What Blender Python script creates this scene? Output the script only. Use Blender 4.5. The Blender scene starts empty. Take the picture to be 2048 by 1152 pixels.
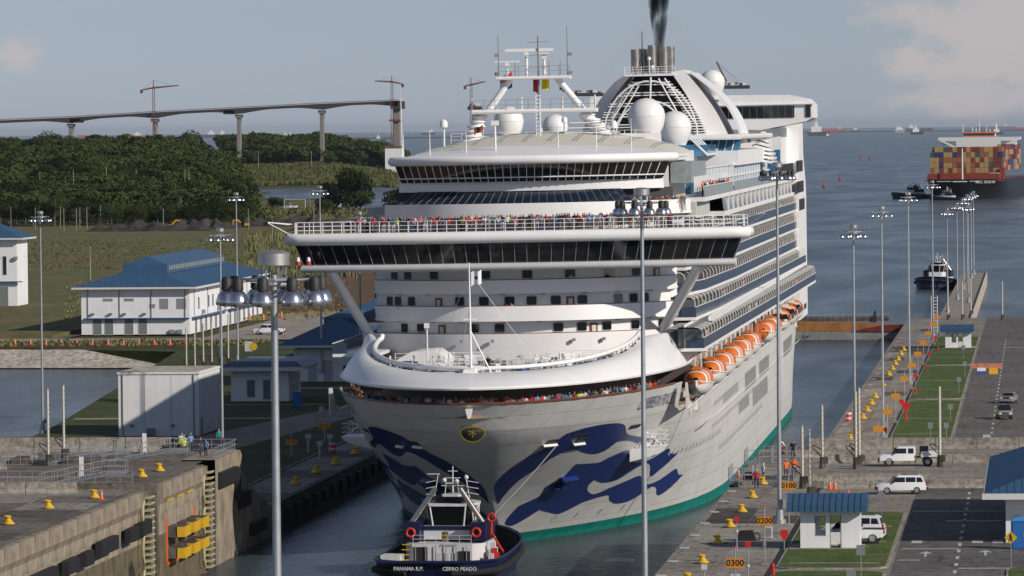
import bpy, bmesh, math, random
from mathutils import Vector, Matrix
R = math.radians
rnd = random.Random(7)
D = bpy.data
SC = bpy.context.scene
COL = SC.collection

# ---------------------------------------------------------------- camera, world, sun, exposure
# world axes: X across the lock (right +), Y along the lock away from the camera, Z up, water level 0
FOC = 10500.0
CAMP = Vector((53.0, -517.3, 41.0))
YAW, PITCH, ROLL = R(5.74), math.atan((576 - 258.5) / FOC), R(0.55)
cd = D.cameras.new('camera'); cam = D.objects.new('camera', cd); COL.objects.link(cam)
cd.sensor_width = 36.0; cd.lens = 36.0 * FOC / 2048.0
cd.clip_start = 1.0; cd.clip_end = 300000.0
cam.location = CAMP
cam.rotation_euler = (Matrix.Rotation(YAW, 3, 'Z') @ Matrix.Rotation(R(90) - PITCH, 3, 'X') @ Matrix.Rotation(-ROLL, 3, 'Z')).to_euler()
SC.camera = cam
SC.render.resolution_x, SC.render.resolution_y = 1024, 576

SUN_AZ, SUN_EL = R(31), R(27)          # sun stands to the right and towards the camera
sdir = Vector((math.cos(SUN_AZ) * math.cos(SUN_EL), -math.sin(SUN_AZ) * math.cos(SUN_EL), math.sin(SUN_EL)))
world = D.worlds.new('World'); SC.world = world; world.use_nodes = True
wn, wl = world.node_tree.nodes, world.node_tree.links
wn.clear()
w_out = wn.new('ShaderNodeOutputWorld'); w_bg = wn.new('ShaderNodeBackground'); w_sky = wn.new('ShaderNodeTexSky')
w_sky.sky_type = 'NISHITA'; w_sky.sun_disc = False; w_sky.sun_elevation = SUN_EL
w_sky.sun_rotation = math.atan2(sdir.x, sdir.y)
w_sky.air_density = 1.0; w_sky.dust_density = 0.15; w_sky.ozone_density = 2.0; w_sky.altitude = 40
def wnode(t, **k):
    n = wn.new(t)
    for a, b in k.items(): setattr(n, a, b)
    return n
def wmath(op, a, b=None, c=None):
    n = wnode('ShaderNodeMath', operation=op)
    for i, x in enumerate((a, b, c)):
        if x is None: continue
        if isinstance(x, (int, float)): n.inputs[i].default_value = x
        else: wl.new(x, n.inputs[i])
    return n.outputs[0]
w_tc = wnode('ShaderNodeTexCoord')
w_sep = wnode('ShaderNodeSeparateXYZ'); wl.new(w_tc.outputs['Generated'], w_sep.inputs[0])
# overall tint of a hazy tropical afternoon
w_tint = wnode('ShaderNodeMix', data_type='RGBA', blend_type='MULTIPLY'); w_tint.inputs[0].default_value = 1.0
w_hs = wnode('ShaderNodeHueSaturation'); w_hs.inputs['Saturation'].default_value = 0.38; wl.new(w_sky.outputs[0], w_hs.inputs['Color']); wl.new(w_hs.outputs[0], w_tint.inputs[6]); w_tint.inputs[7].default_value = (0.57, 0.67, 0.87, 1)
# cumulus banks: noise over direction, only low above the horizon
w_map = wnode('ShaderNodeMapping'); w_map.inputs['Scale'].default_value = (1.0, 1.0, 1.7); wl.new(w_tc.outputs['Generated'], w_map.inputs[0])
w_n1 = wnode('ShaderNodeTexNoise'); w_n1.inputs['Scale'].default_value = 17.0; w_n1.inputs['Detail'].default_value = 6.0; w_n1.inputs['Roughness'].default_value = 0.5
w_n1.inputs['Distortion'].default_value = 0.4
wl.new(w_map.outputs[0], w_n1.inputs['Vector'])
CLOUDS = [((0.091, 0.0135), 0.024, 0.016, 0.95), ((-0.0945, 0.014), 0.012, 0.009, 0.6), ((-0.003, 0.021), 0.02, 0.003, 0.0), ((0.2, 0.05), 0.09, 0.03, 0.8), ((-0.33, 0.045), 0.1, 0.025, 0.8), ((0.45, 0.03), 0.08, 0.02, 0.7)]
fwd = (-math.sin(YAW), math.cos(YAW)); rgt = (math.cos(YAW), math.sin(YAW))
# bearing (tangent of the angle from the lock axis view) and elevation
bx_ = wmath('ADD', wmath('MULTIPLY', w_sep.outputs[0], rgt[0]), wmath('MULTIPLY', w_sep.outputs[1], rgt[1]))
by_ = wmath('ADD', wmath('MULTIPLY', w_sep.outputs[0], fwd[0]), wmath('MULTIPLY', w_sep.outputs[1], fwd[1]))
brg = wmath('ARCTAN2', bx_, by_)
w_n2 = wnode('ShaderNodeTexNoise'); w_n2.inputs['Scale'].default_value = 95.0; w_n2.inputs['Detail'].default_value = 7.0; w_n2.inputs['Roughness'].default_value = 0.55
wl.new(w_map.outputs[0], w_n2.inputs['Vector'])
acc = None
for (cb, ce), wb, we, amt in CLOUDS:
    if amt == 0: continue
    dx = wmath('DIVIDE', wmath('SUBTRACT', brg, cb), wb); dz = wmath('DIVIDE', wmath('SUBTRACT', w_sep.outputs[2], ce), we)
    d2 = wmath('ADD', wmath('MULTIPLY', dx, dx), wmath('MULTIPLY', dz, dz))
    g = wmath('MULTIPLY', wmath('EXPONENT', wmath('MULTIPLY', d2, -1.0)), amt)
    acc = g if acc is None else wmath('MAXIMUM', acc, g)
edge = wmath('MULTIPLY', wmath('SUBTRACT', w_n2.outputs[0], 0.5), 2.6)
cl = wmath('ADD', wmath('ADD', acc, wmath('MULTIPLY', edge, 0.62)), wmath('MULTIPLY', wmath('SUBTRACT', w_n1.outputs[0], 0.5), 1.0))
w_ramp = wnode('ShaderNodeMapRange'); w_ramp.interpolation_type = 'SMOOTHSTEP'
w_ramp.inputs[1].default_value = 0.34; w_ramp.inputs[2].default_value = 0.86; wl.new(cl, w_ramp.inputs[0])
cmask = wmath('MULTIPLY', w_ramp.outputs[0], wmath('MINIMUM', wmath('MULTIPLY', acc, 2.2), 0.75))
w_mix = wnode('ShaderNodeMix', data_type='RGBA'); wl.new(cmask, w_mix.inputs[0]); wl.new(w_tint.outputs[2], w_mix.inputs[6])
w_mix.inputs[7].default_value = (6.8, 6.1, 5.9, 1)
wl.new(w_mix.outputs[2], w_bg.inputs[0]); w_bg.inputs[1].default_value = 0.082
wl.new(w_bg.outputs[0], w_out.inputs[0])

sl = D.lights.new('sun', 'SUN'); sl.energy = 4.0; sl.angle = R(0.55); sl.color = (1.0, 0.92, 0.81)
so = D.objects.new('sun', sl); COL.objects.link(so)
so.rotation_euler = sdir.to_track_quat('Z', 'Y').to_euler(); so.location = (200, -600, 300)
SC.view_settings.view_transform = 'Standard'; SC.view_settings.look = 'None'
SC.view_settings.gamma = 1.0; SC.view_settings.use_curve_mapping = False; SC.view_settings.exposure = 0.0

# ---------------------------------------------------------------- pixel helper: photograph point -> point of the place on a known plane
_m = cam.rotation_euler.to_matrix()
RTV, UPV, FWV = _m.col[0].copy(), _m.col[1].copy(), -_m.col[2]
def ray(u, v): return FWV + RTV * ((u - 1024) / FOC) - UPV * ((v - 576) / FOC)
def gz(u, v, z):
    d = ray(u, v); return CAMP + d * ((z - CAMP.z) / d.z)
def gs(u, v, s):
    d = ray(u, v); return CAMP + d * ((s - CAMP.y) / d.y)

# ---------------------------------------------------------------- materials
MATS = {}
def mat(name, col, rough=0.6, metal=0.0, var=0.0, vs=1.0, bump=0.0, bs=6.0, streak=0.0, spec=0.5, trans=0.0, emis=None):
    if name in MATS: return MATS[name]
    m = D.materials.new(name); m.use_nodes = True; n, l = m.node_tree.nodes, m.node_tree.links
    b = n['Principled BSDF']; b.inputs['Roughness'].default_value = rough; b.inputs['Metallic'].default_value = metal
    b.inputs['Specular IOR Level'].default_value = spec
    c = (*col, 1); b.inputs['Base Color'].default_value = c
    m.diffuse_color = c
    if var or bump or streak:
        tc = n.new('ShaderNodeTexCoord')
    if var or streak:
        nz = n.new('ShaderNodeTexNoise'); nz.inputs['Scale'].default_value = vs; nz.inputs['Detail'].default_value = 6; nz.inputs['Roughness'].default_value = 0.62
        mx = n.new('ShaderNodeMix'); mx.data_type = 'RGBA'
        mx.inputs[6].default_value = (*[x * (1 - var) for x in col], 1); mx.inputs[7].default_value = (*[min(1, x * (1 + var)) for x in col], 1)
        mr = n.new('ShaderNodeMapRange'); mr.inputs[1].default_value = 0.32; mr.inputs[2].default_value = 0.68
        l.new(tc.outputs['Object'], nz.inputs['Vector']); l.new(nz.outputs[0], mr.inputs[0]); l.new(mr.outputs[0], mx.inputs[0])
        out = mx.outputs[2]
        if streak:
            mp = n.new('ShaderNodeMapping'); mp.inputs['Scale'].default_value = (2.2, 2.2, 0.14)
            n2 = n.new('ShaderNodeTexNoise'); n2.inputs['Scale'].default_value = 1.3; n2.inputs['Detail'].default_value = 7
            r2 = n.new('ShaderNodeMapRange'); r2.inputs[1].default_value = 0.52; r2.inputs[2].default_value = 0.75; r2.inputs[4].default_value = streak
            m2 = n.new('ShaderNodeMix'); m2.data_type = 'RGBA'; m2.inputs[7].default_value = (col[0] * .42, col[1] * .36, col[2] * .3, 1)
            l.new(tc.outputs['Object'], mp.inputs[0]); l.new(mp.outputs[0], n2.inputs['Vector']); l.new(n2.outputs[0], r2.inputs[0])
            l.new(r2.outputs[0], m2.inputs[0]); l.new(out, m2.inputs[6]); out = m2.outputs[2]
        l.new(out, b.inputs['Base Color'])
    if bump:
        nb = n.new('ShaderNodeTexNoise'); nb.inputs['Scale'].default_value = bs; nb.inputs['Detail'].default_value = 5
        bp = n.new('ShaderNodeBump'); bp.inputs['Strength'].default_value = bump; bp.inputs['Distance'].default_value = 0.05
        l.new(tc.outputs['Object'], nb.inputs['Vector']); l.new(nb.outputs[0], bp.inputs['Height']); l.new(bp.outputs[0], b.inputs['Normal'])
    if trans: b.inputs['Transmission Weight'].default_value = trans
    if emis:
        b.inputs['Emission Color'].default_value = (*emis, 1); b.inputs['Emission Strength'].default_value = 1
    MATS[name] = m
    return m

# ---------------------------------------------------------------- mesh builder
class MB:
    def __init__(s): s.v = []; s.f = []; s.m = []; s.M = None
    def add(s, vs, fs, m=0):
        b = len(s.v)
        if s.M is not None: vs = [tuple(s.M @ Vector(p)) for p in vs]
        s.v += [tuple(p) for p in vs]; s.f += [tuple(i + b for i in f) for f in fs]; s.m += [m] * len(fs)
        return s
    def bx(s, x0, x1, y0, y1, z0, z1, m=0):
        return s.add([(x0, y0, z0), (x1, y0, z0), (x1, y1, z0), (x0, y1, z0), (x0, y0, z1), (x1, y0, z1), (x1, y1, z1), (x0, y1, z1)],
                     [(0, 3, 2, 1), (4, 5, 6, 7), (0, 1, 5, 4), (1, 2, 6, 5), (2, 3, 7, 6), (3, 0, 4, 7)], m)
    def box(s, c, d, rz=0.0, m=0):
        ca, sa = math.cos(rz), math.sin(rz); vs = []
        for z in (-.5, .5):
            for x, y in ((-.5, -.5), (.5, -.5), (.5, .5), (-.5, .5)):
                X, Y = x * d[0], y * d[1]; vs.append((c[0] + X * ca - Y * sa, c[1] + X * sa + Y * ca, c[2] + z * d[2]))
        return s.add(vs, [(0, 3, 2, 1), (4, 5, 6, 7), (0, 1, 5, 4), (1, 2, 6, 5), (2, 3, 7, 6), (3, 0, 4, 7)], m)
    def cyl(s, p0, p1, r0, r1=None, n=8, m=0, caps=True):
        r1 = r0 if r1 is None else r1
        a, b = Vector(p0), Vector(p1); d = (b - a)
        if d.length < 1e-6: return s
        d.normalize(); u = d.orthogonal().normalized(); w = d.cross(u); vs = []
        for c, r in ((a, r0), (b, r1)):
            for i in range(n):
                t = 2 * math.pi * i / n; vs.append(c + u * (r * math.cos(t)) + w * (r * math.sin(t)))
        fs = [(i, (i + 1) % n, n + (i + 1) % n, n + i) for i in range(n)]
        if caps: fs += [tuple(range(n))[::-1], tuple(range(n, 2 * n))]
        return s.add(vs, fs, m)
    def tube(s, pts, r, n=6, m=0, closed=False):
        pts = [Vector(p) for p in pts]; k = len(pts); vs = []; fs = []
        u = None
        for i, p in enumerate(pts):
            if closed: d = pts[(i + 1) % k] - pts[i - 1]
            else: d = pts[min(i + 1, k - 1)] - pts[max(i - 1, 0)]
            d.normalize()
            if u is None: u = d.orthogonal().normalized()
            u = (u - d * u.dot(d)).normalized(); w = d.cross(u)
            for j in range(n):
                t = 2 * math.pi * j / n; vs.append(p + u * (r * math.cos(t)) + w * (r * math.sin(t)))
        for i in range(k if closed else k - 1):
            a, b = i * n, ((i + 1) % k) * n
            fs += [(a + j, a + (j + 1) % n, b + (j + 1) % n, b + j) for j in range(n)]
        if not closed: fs += [tuple(range(n))[::-1], tuple(range((k - 1) * n, k * n))]
        return s.add(vs, fs, m)
    def lathe(s, prof, c=(0, 0, 0), n=16, m=0, a0=0.0, a1=2 * math.pi):
        full = abs(a1 - a0 - 2 * math.pi) < 1e-6; k = n if full else n + 1; vs = []; fs = []
        for r, z in prof:
            for i in range(k):
                t = a0 + (a1 - a0) * i / n; vs.append((c[0] + r * math.cos(t), c[1] + r * math.sin(t), c[2] + z))
        for j in range(len(prof) - 1):
            for i in range(n):
                i2 = (i + 1) % k; fs.append((j * k + i, j * k + i2, (j + 1) * k + i2, (j + 1) * k + i))
        return s.add(vs, fs, m)
    def sph(s, c, r, n=16, m=0, rings=8):
        prof = [(r * math.sin(math.pi * i / rings) + 1e-4, -r * math.cos(math.pi * i / rings)) for i in range(rings + 1)]
        return s.lathe(prof, c, n, m)
    def prism(s, poly, z0, z1, m=0, mt=None):
        n = len(poly); vs = [(x, y, z0) for x, y in poly] + [(x, y, z1) for x, y in poly]
        s.add(vs, [(i, (i + 1) % n, n + (i + 1) % n, n + i) for i in range(n)] + [tuple(range(n))[::-1]], m)
        return s.add([(x, y, z1) for x, y in poly], [tuple(range(n))], m if mt is None else mt)
    def ext(s, poly, y0, y1, m=0, axis='y'):          # polygon (a, z) extruded along y (or x)
        n = len(poly)
        f = (lambda a, z, y: (a, y, z)) if axis == 'y' else (lambda a, z, y: (y, a, z))
        vs = [f(a, z, y0) for a, z in poly] + [f(a, z, y1) for a, z in poly]
        return s.add(vs, [(i, (i + 1) % n, n + (i + 1) % n, n + i) for i in range(n)] + [tuple(range(n))[::-1], tuple(range(n, 2 * n))], m)
    def grid(s, fn, nu, nv, m=0, mf=None):
        vs = [fn(i / nu, j / nv) for j in range(nv + 1) for i in range(nu + 1)]; w = nu + 1
        fs = [(j * w + i, j * w + i + 1, (j + 1) * w + i + 1, (j + 1) * w + i) for j in range(nv) for i in range(nu)]
        b = len(s.m); s.add(vs, fs, m)
        if mf:
            for k in range(len(fs)): s.m[b + k] = mf(((k % nu) + .5) / nu, ((k // nu) + .5) / nv)
        return s
    def quad(s, a, b, c, d, m=0): return s.add([a, b, c, d], [(0, 1, 2, 3)], m)
    def mesh(s, name, mats, smooth=None, fix=True):
        me = D.meshes.new(name); me.from_pydata(s.v, [], s.f)
        for m in (mats if isinstance(mats, (list, tuple)) else [mats]): me.materials.append(m)
        if len(me.materials) > 1: me.polygons.foreach_set('material_index', s.m)
        if fix:
            bm = bmesh.new(); bm.from_mesh(me); bmesh.ops.recalc_face_normals(bm, faces=bm.faces); bm.to_mesh(me); bm.free()
        if smooth:
            me.polygons.foreach_set('use_smooth', [True] * len(me.polygons))
            try: me.set_sharp_from_angle(angle=R(smooth))
            except Exception: pass
        me.update(); return me
    def build(s, name, mats, parent=None, loc=None, rz=0.0, smooth=None, fix=True, **k):
        o = D.objects.new(name, s.mesh(name, mats, smooth, fix)); COL.objects.link(o)
        if parent is not None: o.parent = parent
        if loc is not None: o.location = loc
        if rz: o.rotation_euler.z = rz
        for a, b in k.items(): o[a] = b
        return o
def tag(o, label, cat, group=None):
    o['label'] = label; o['category'] = cat
    if group: o['group'] = group
    return o
def thing(name, label, cat, loc=(0, 0, 0), rz=0.0, group=None):
    o = D.objects.new(name, None); COL.objects.link(o); o.location = loc; o.rotation_euler.z = rz
    o.empty_display_size = 0.5
    return tag(o, label, cat, group)
def struct(o): o['kind'] = 'structure'; return o
def inst(name, me, parent=None, loc=(0, 0, 0), rz=0.0, sc=None):
    o = D.objects.new(name, me); COL.objects.link(o); o.location = loc; o.rotation_euler.z = rz
    if parent is not None: o.parent = parent
    if sc: o.scale = sc if isinstance(sc, tuple) else (sc,) * 3
    return o
KIDS = {}
def copy_tree(root, loc, rz=0.0, label=None, group=None, sc=None):
    r = root.copy(); COL.objects.link(r); r.location = loc; r.rotation_euler.z = rz
    if label: r['label'] = label
    if group: r['group'] = group
    if sc: r.scale = (sc,) * 3
    for ch in list(root.children):
        c = ch.copy(); COL.objects.link(c); c.parent = r
        for g in list(ch.children):
            d = g.copy(); COL.objects.link(d); d.parent = c
    return r
def text_mesh(txt, size, name='lettering', depth=0.01, bold=0.0, shear=0.0, space=1.0):
    c = D.curves.new(name, 'FONT'); c.body = txt; c.size = size; c.extrude = depth; c.offset = bold; c.shear = shear; c.space_character = space
    c.align_x = 'CENTER'; c.align_y = 'CENTER'; c.resolution_u = 2
    o = D.objects.new(name, c); COL.objects.link(o)
    me = D.meshes.new_from_object(o.evaluated_get(bpy.context.evaluated_depsgraph_get()))
    D.objects.remove(o); D.curves.remove(c); me.name = name
    return me
def text_part(txt, size, m, parent, loc, rot=(0, 0, 0), name='lettering', **k):
    me = text_mesh(txt, size, name, **k); me.materials.clear(); me.materials.append(m)
    o = D.objects.new(name, me); COL.objects.link(o); o.parent = parent; o.location = loc; o.rotation_euler = rot
    return o
def lerp(a, b, t): return a + (b - a) * t
def interp(tab, x):
    if x <= tab[0][0]: return tab[0][1]
    for (x0, y0), (x1, y1) in zip(tab, tab[1:]):
        if x <= x1: return y0 + (y1 - y0) * (x - x0) / (x1 - x0)
    return tab[-1][1]
# ================================================================ SETTING
def noise_mat(name, cols, scale=0.05, rough=0.9, detail=8, bump=0.0, bs=3.0, fine=None, stain=0.0, streaky=False):
    """ground with patches of several colours"""
    if name in MATS: return MATS[name]
    m = D.materials.new(name); m.use_nodes = True; n, l = m.node_tree.nodes, m.node_tree.links; b = n['Principled BSDF']
    b.inputs['Roughness'].default_value = rough; b.inputs['Specular IOR Level'].default_value = 0.2
    g = n.new('ShaderNodeNewGeometry'); nz = n.new('ShaderNodeTexNoise'); nz.inputs['Scale'].default_value = scale; nz.inputs['Detail'].default_value = detail
    nz.inputs['Roughness'].default_value = 0.65
    l.new(g.outputs['Position'], nz.inputs['Vector']); cr = n.new('ShaderNodeValToRGB'); l.new(nz.outputs[0], cr.inputs[0])
    k = len(cols); els = cr.color_ramp.elements
    while len(els) < k: els.new(0.5)
    for i, c in enumerate(cols):
        els[i].position = 0.3 + 0.4 * i / (k - 1); els[i].color = (*c, 1)
    out = cr.outputs[0]
    if fine:
        n2 = n.new('ShaderNodeTexNoise'); n2.inputs['Scale'].default_value = fine; n2.inputs['Detail'].default_value = 4
        l.new(g.outputs['Position'], n2.inputs['Vector']); mr = n.new('ShaderNodeMapRange'); mr.inputs[1].default_value = .3; mr.inputs[2].default_value = .7
        mr.inputs[3].default_value = .6; mr.inputs[4].default_value = 1.3; l.new(n2.outputs[0], mr.inputs[0])
        mx = n.new('ShaderNodeMix'); mx.data_type = 'RGBA'; mx.blend_type = 'MULTIPLY'; mx.inputs[0].default_value = 1
        l.new(out, mx.inputs[6]); l.new(mr.outputs[0], mx.inputs[7]); out = mx.outputs[2]
    for (sc_, sx, lo, hi) in (((.9, (1, 1, 1), .60, .68), (1.6, (1, .05, 1), .60, .74)) if stain else ()):      # oil spots and tyre tracks along the road
        mp = n.new('ShaderNodeMapping'); mp.inputs['Scale'].default_value = sx; l.new(g.outputs['Position'], mp.inputs[0]); n3 = n.new('ShaderNodeTexNoise'); n3.inputs['Scale'].default_value = sc_; n3.inputs['Detail'].default_value = 5; l.new(mp.outputs[0], n3.inputs['Vector'])
        m3 = n.new('ShaderNodeMapRange'); m3.inputs[1].default_value = lo; m3.inputs[2].default_value = hi; m3.inputs[3].default_value = 1; m3.inputs[4].default_value = 1 - stain; l.new(n3.outputs[0], m3.inputs[0])
        x3 = n.new('ShaderNodeMix'); x3.data_type = 'RGBA'; x3.blend_type = 'MULTIPLY'; x3.inputs[0].default_value = 1; l.new(out, x3.inputs[6]); l.new(m3.outputs[0], x3.inputs[7]); out = x3.outputs[2]
    l.new(out, b.inputs['Base Color'])
    if bump:
        nb = n.new('ShaderNodeTexNoise'); nb.inputs['Scale'].default_value = bs; nb.inputs['Detail'].default_value = 6
        bp = n.new('ShaderNodeBump'); bp.inputs['Strength'].default_value = bump; bp.inputs['Distance'].default_value = 0.2
        l.new(g.outputs['Position'], nb.inputs['Vector']); l.new(nb.outputs[0], bp.inputs['Height']); l.new(bp.outputs[0], b.inputs['Normal'])
    MATS[name] = m; return m
M_conc = noise_mat('quay_concrete', [(.17, .145, .12), (.25, .22, .19), (.31, .28, .245)], .12, .85, fine=1.6, stain=.5)
M_conc2 = noise_mat('pale_concrete', [(.20, .175, .145), (.30, .27, .235), (.36, .33, .29)], .25, .85, fine=2.5, stain=.35)
M_stain = mat('stained_wall', (.27, .225, .17), .9, var=.4, vs=.5, streak=.95, bump=.3)
M_wet = mat('wet_wall', (.13, .105, .065), .6, var=.35, vs=.6, streak=.5)
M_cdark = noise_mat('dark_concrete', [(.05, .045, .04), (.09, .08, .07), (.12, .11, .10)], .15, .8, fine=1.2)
M_asph = noise_mat('road_asphalt', [(.10, .095, .09), (.135, .125, .12), (.17, .16, .15)], .08, .9, fine=1.0, stain=.5)
M_grass = noise_mat('lawn', [(.035, .075, .014), (.07, .115, .024), (.15, .135, .06)], .3, .95, fine=2.0)
M_grassd = noise_mat('rough_lawn', [(.03, .045, .015), (.055, .07, .022), (.10, .075, .035)], .12, .95, fine=1.4)
M_field = noise_mat('field_grass', [(.19, .12, .065), (.14, .115, .05), (.105, .12, .04), (.19, .18, .085)], .016, .95, fine=.25)
M_soil = noise_mat('red_soil', [(.15, .085, .05), (.12, .075, .04), (.09, .095, .035)], .03, .95, fine=.3)
M_black = mat('fender_rubber', (.012, .012, .013), .7)
M_white = mat('white_wall_paint', (.74, .74, .75), .7, var=.06, vs=.4, streak=.12)
M_line = mat('road_paint', (.50, .49, .47), .8, var=.35, vs=3)
M_yel = mat('yellow_paint', (.62, .37, .02), .45, var=.12, vs=3)
M_galv = mat('galvanised_steel', (.42, .43, .44), .42, .75, var=.12, vs=2.5)
M_rail = mat('railing_steel', (.40, .41, .42), .5, .4)
M_sand = noise_mat('bank_lining', [(.30, .26, .21), (.42, .38, .32), (.50, .46, .40)], .3, .9, fine=1.2)
M_brown = noise_mat('bank_earth', [(.05, .035, .02), (.09, .06, .03), (.05, .055, .02)], .2, .95, fine=.8)

# ---- water
def make_water():
    m = D.materials.new('sea_water'); m.use_nodes = True; n, l = m.node_tree.nodes, m.node_tree.links; n.clear()
    out = n.new('ShaderNodeOutputMaterial'); g = n.new('ShaderNodeNewGeometry')
    mp = n.new('ShaderNodeMapping'); mp.inputs['Scale'].default_value = (1.0, 0.55, 1.0); mp.inputs['Rotation'].default_value = (0, 0, R(12))
    l.new(g.outputs['Position'], mp.inputs[0])
    prev = None
    hsum = None
    for sc_, amp, det in ((0.9, 0.5, 4), (0.16, 0.8, 4), (0.03, 1.0, 3)):
        nz = n.new('ShaderNodeTexNoise'); nz.inputs['Scale'].default_value = sc_; nz.inputs['Detail'].default_value = det; nz.inputs['Roughness'].default_value = .6
        l.new(mp.outputs[0], nz.inputs['Vector'])
        mm = n.new('ShaderNodeMath'); mm.operation = 'MULTIPLY'; mm.inputs[1].default_value = amp; l.new(nz.outputs[0], mm.inputs[0])
        if hsum is None: hsum = mm.outputs[0]
        else:
            ad = n.new('ShaderNodeMath'); ad.operation = 'ADD'; l.new(hsum, ad.inputs[0]); l.new(mm.outputs[0], ad.inputs[1]); hsum = ad.outputs[0]
    bp = n.new('ShaderNodeBump'); bp.inputs['Strength'].default_value = 0.4; bp.inputs['Distance'].default_value = 1.0; l.new(hsum, bp.inputs['Height'])
    gl = n.new('ShaderNodeBsdfGlossy'); gl.inputs['Roughness'].default_value = .16; gl.inputs['Color'].default_value = (.92, .95, 1, 1); l.new(bp.outputs[0], gl.inputs['Normal'])
    df = n.new('ShaderNodeBsdfDiffuse')
    # current bands: large soft patches, turbid grey-green water
    mp2 = n.new('ShaderNodeMapping'); mp2.inputs['Scale'].default_value = (0.5, 0.12, 1); mp2.inputs['Rotation'].default_value = (0, 0, R(62)); l.new(g.outputs['Position'], mp2.inputs[0])
    n4 = n.new('ShaderNodeTexNoise'); n4.inputs['Scale'].default_value = .06; n4.inputs['Detail'].default_value = 7; n4.inputs['Distortion'].default_value = 1.2; l.new(mp2.outputs[0], n4.inputs['Vector'])
    cr = n.new('ShaderNodeValToRGB'); cr.color_ramp.elements[0].position = .35; cr.color_ramp.elements[1].position = .66
    cr.color_ramp.elements[0].color = (.042, .058, .064, 1); cr.color_ramp.elements[1].color = (.062, .080, .088, 1); l.new(n4.outputs[0], cr.inputs[0]); l.new(cr.outputs[0], df.inputs[0])
    fr = n.new('ShaderNodeFresnel'); fr.inputs[0].default_value = 1.33; l.new(bp.outputs[0], fr.inputs['Normal'])
    rg = n.new('ShaderNodeMapRange'); rg.inputs[1].default_value = .35; rg.inputs[2].default_value = .66; rg.inputs[3].default_value = .36; rg.inputs[4].default_value = .62; l.new(n4.outputs[0], rg.inputs[0])
    mu = n.new('ShaderNodeMath'); mu.operation = 'MULTIPLY'; l.new(fr.outputs[0], mu.inputs[0]); l.new(rg.outputs[0], mu.inputs[1])
    mx = n.new('ShaderNodeMixShader'); l.new(mu.outputs[0], mx.inputs[0]); l.new(df.outputs[0], mx.inputs[1]); l.new(gl.outputs[0], mx.inputs[2])
    l.new(mx.outputs[0], out.inputs[0]); return m
M_water = make_water()
mb = MB()
xs = [-120000, -30000, -8000, -2500, -600, 600, 2500, 8000, 30000, 120000]; ys = [-3000, 0, 600, 2500, 8000, 30000, 120000]
mb.grid(lambda u, v: (xs[round(u * 9)], ys[round(v * 6)], 0.0), 9, 6)
struct(mb.build('sea', M_water))

# ---- right side: high quay (z 10), gate recesses, low quay (z 3), pier
TR, TL = 26.3, -24.7
def wallbox(mb, x0, x1, y0, y1, z0, z1, m=0): mb.bx(x0, x1, y0, y1, z0, z1, m)
mb = MB()
for y0, y1, z in ((-900, -66.5, 10), (-59.5, -33.5, 10), (-26.7, -13, 10)):
    mb.bx(TR, 140, y0, y1, -3, z)
mb.bx(85, 140, -66.5, -59.5, -3, 9.99); mb.bx(85, 140, -33.5, -26.7, -3, 9.99)
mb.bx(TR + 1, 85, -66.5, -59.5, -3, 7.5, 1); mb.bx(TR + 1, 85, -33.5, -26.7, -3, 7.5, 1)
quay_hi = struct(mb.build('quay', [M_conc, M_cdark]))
mb = MB(); mb.bx(27.2, 160, -13, 520, -3, 3.0); mb.prism([(160, -13), (900, -13), (900, 470), (160, 520)], -3, 3.0)
quay_lo = struct(mb.build('lower_quay', M_conc))
mb = MB(); mb.bx(33.2, 39.5, 520, 836, -3, 3.0)
pier = struct(mb.build('pier', M_conc2))
mb = MB(); mb.prism([(42.6, -13), (52, -13), (52, 104), (42.6, 104)], 2.9, 3.1); mb2 = MB()
mb2.ext([(-13, 3.0), (104, 3.0), (-13, 10.0)], 42.6, 52.0, 0, 'x')
struct(mb2.build('ramp', M_asph))
# concrete slabs of the apron: each its own piece, joints left open
def slabs(parent, x0, x1, y0, y1, dl, z, gap=.05, mats=(M_conc, M_conc2, M_cdark)):
    y = y0
    ms = {}
    for m in mats:
        ms[m.name] = MB().bx(x0 + gap, x1 - gap, 0, dl - gap, 0, .03).mesh('slab', m)
    while y < y1 - 1:
        k = rnd.choices([0, 1, 2], [5, 4, 1.6])[0]
        inst('slab', ms[mats[k].name], parent, (0, y, z + .002 * rnd.random()))
        y += dl
slabs(quay_hi, TR + .45, 30.2, -190, -68, 8.2, 10.0); slabs(quay_hi, 30.2, 33.9, -190, -68, 8.2, 10.0)
slabs(quay_hi, TR + .45, 33.9, -58, -35, 7.5, 10.0)
slabs(quay_lo, 27.7, 31.0, 90, 470, 11, 3.0); slabs(quay_lo, 31.0, 34.2, 90, 470, 11, 3.0)
def sheet(name, polys, z, m, th=.0, parent=None):
    mb = MB()
    for p in polys:
        if isinstance(p[0], (int, float)): p = [(p[0], p[2]), (p[1], p[2]), (p[1], p[3]), (p[0], p[3])]
        if th: mb.prism(p, z, z + th)
        else: mb.add([(x, y, z) for x, y in p], [tuple(range(len(p)))])
    return struct(mb.build(name, m, parent))
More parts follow.
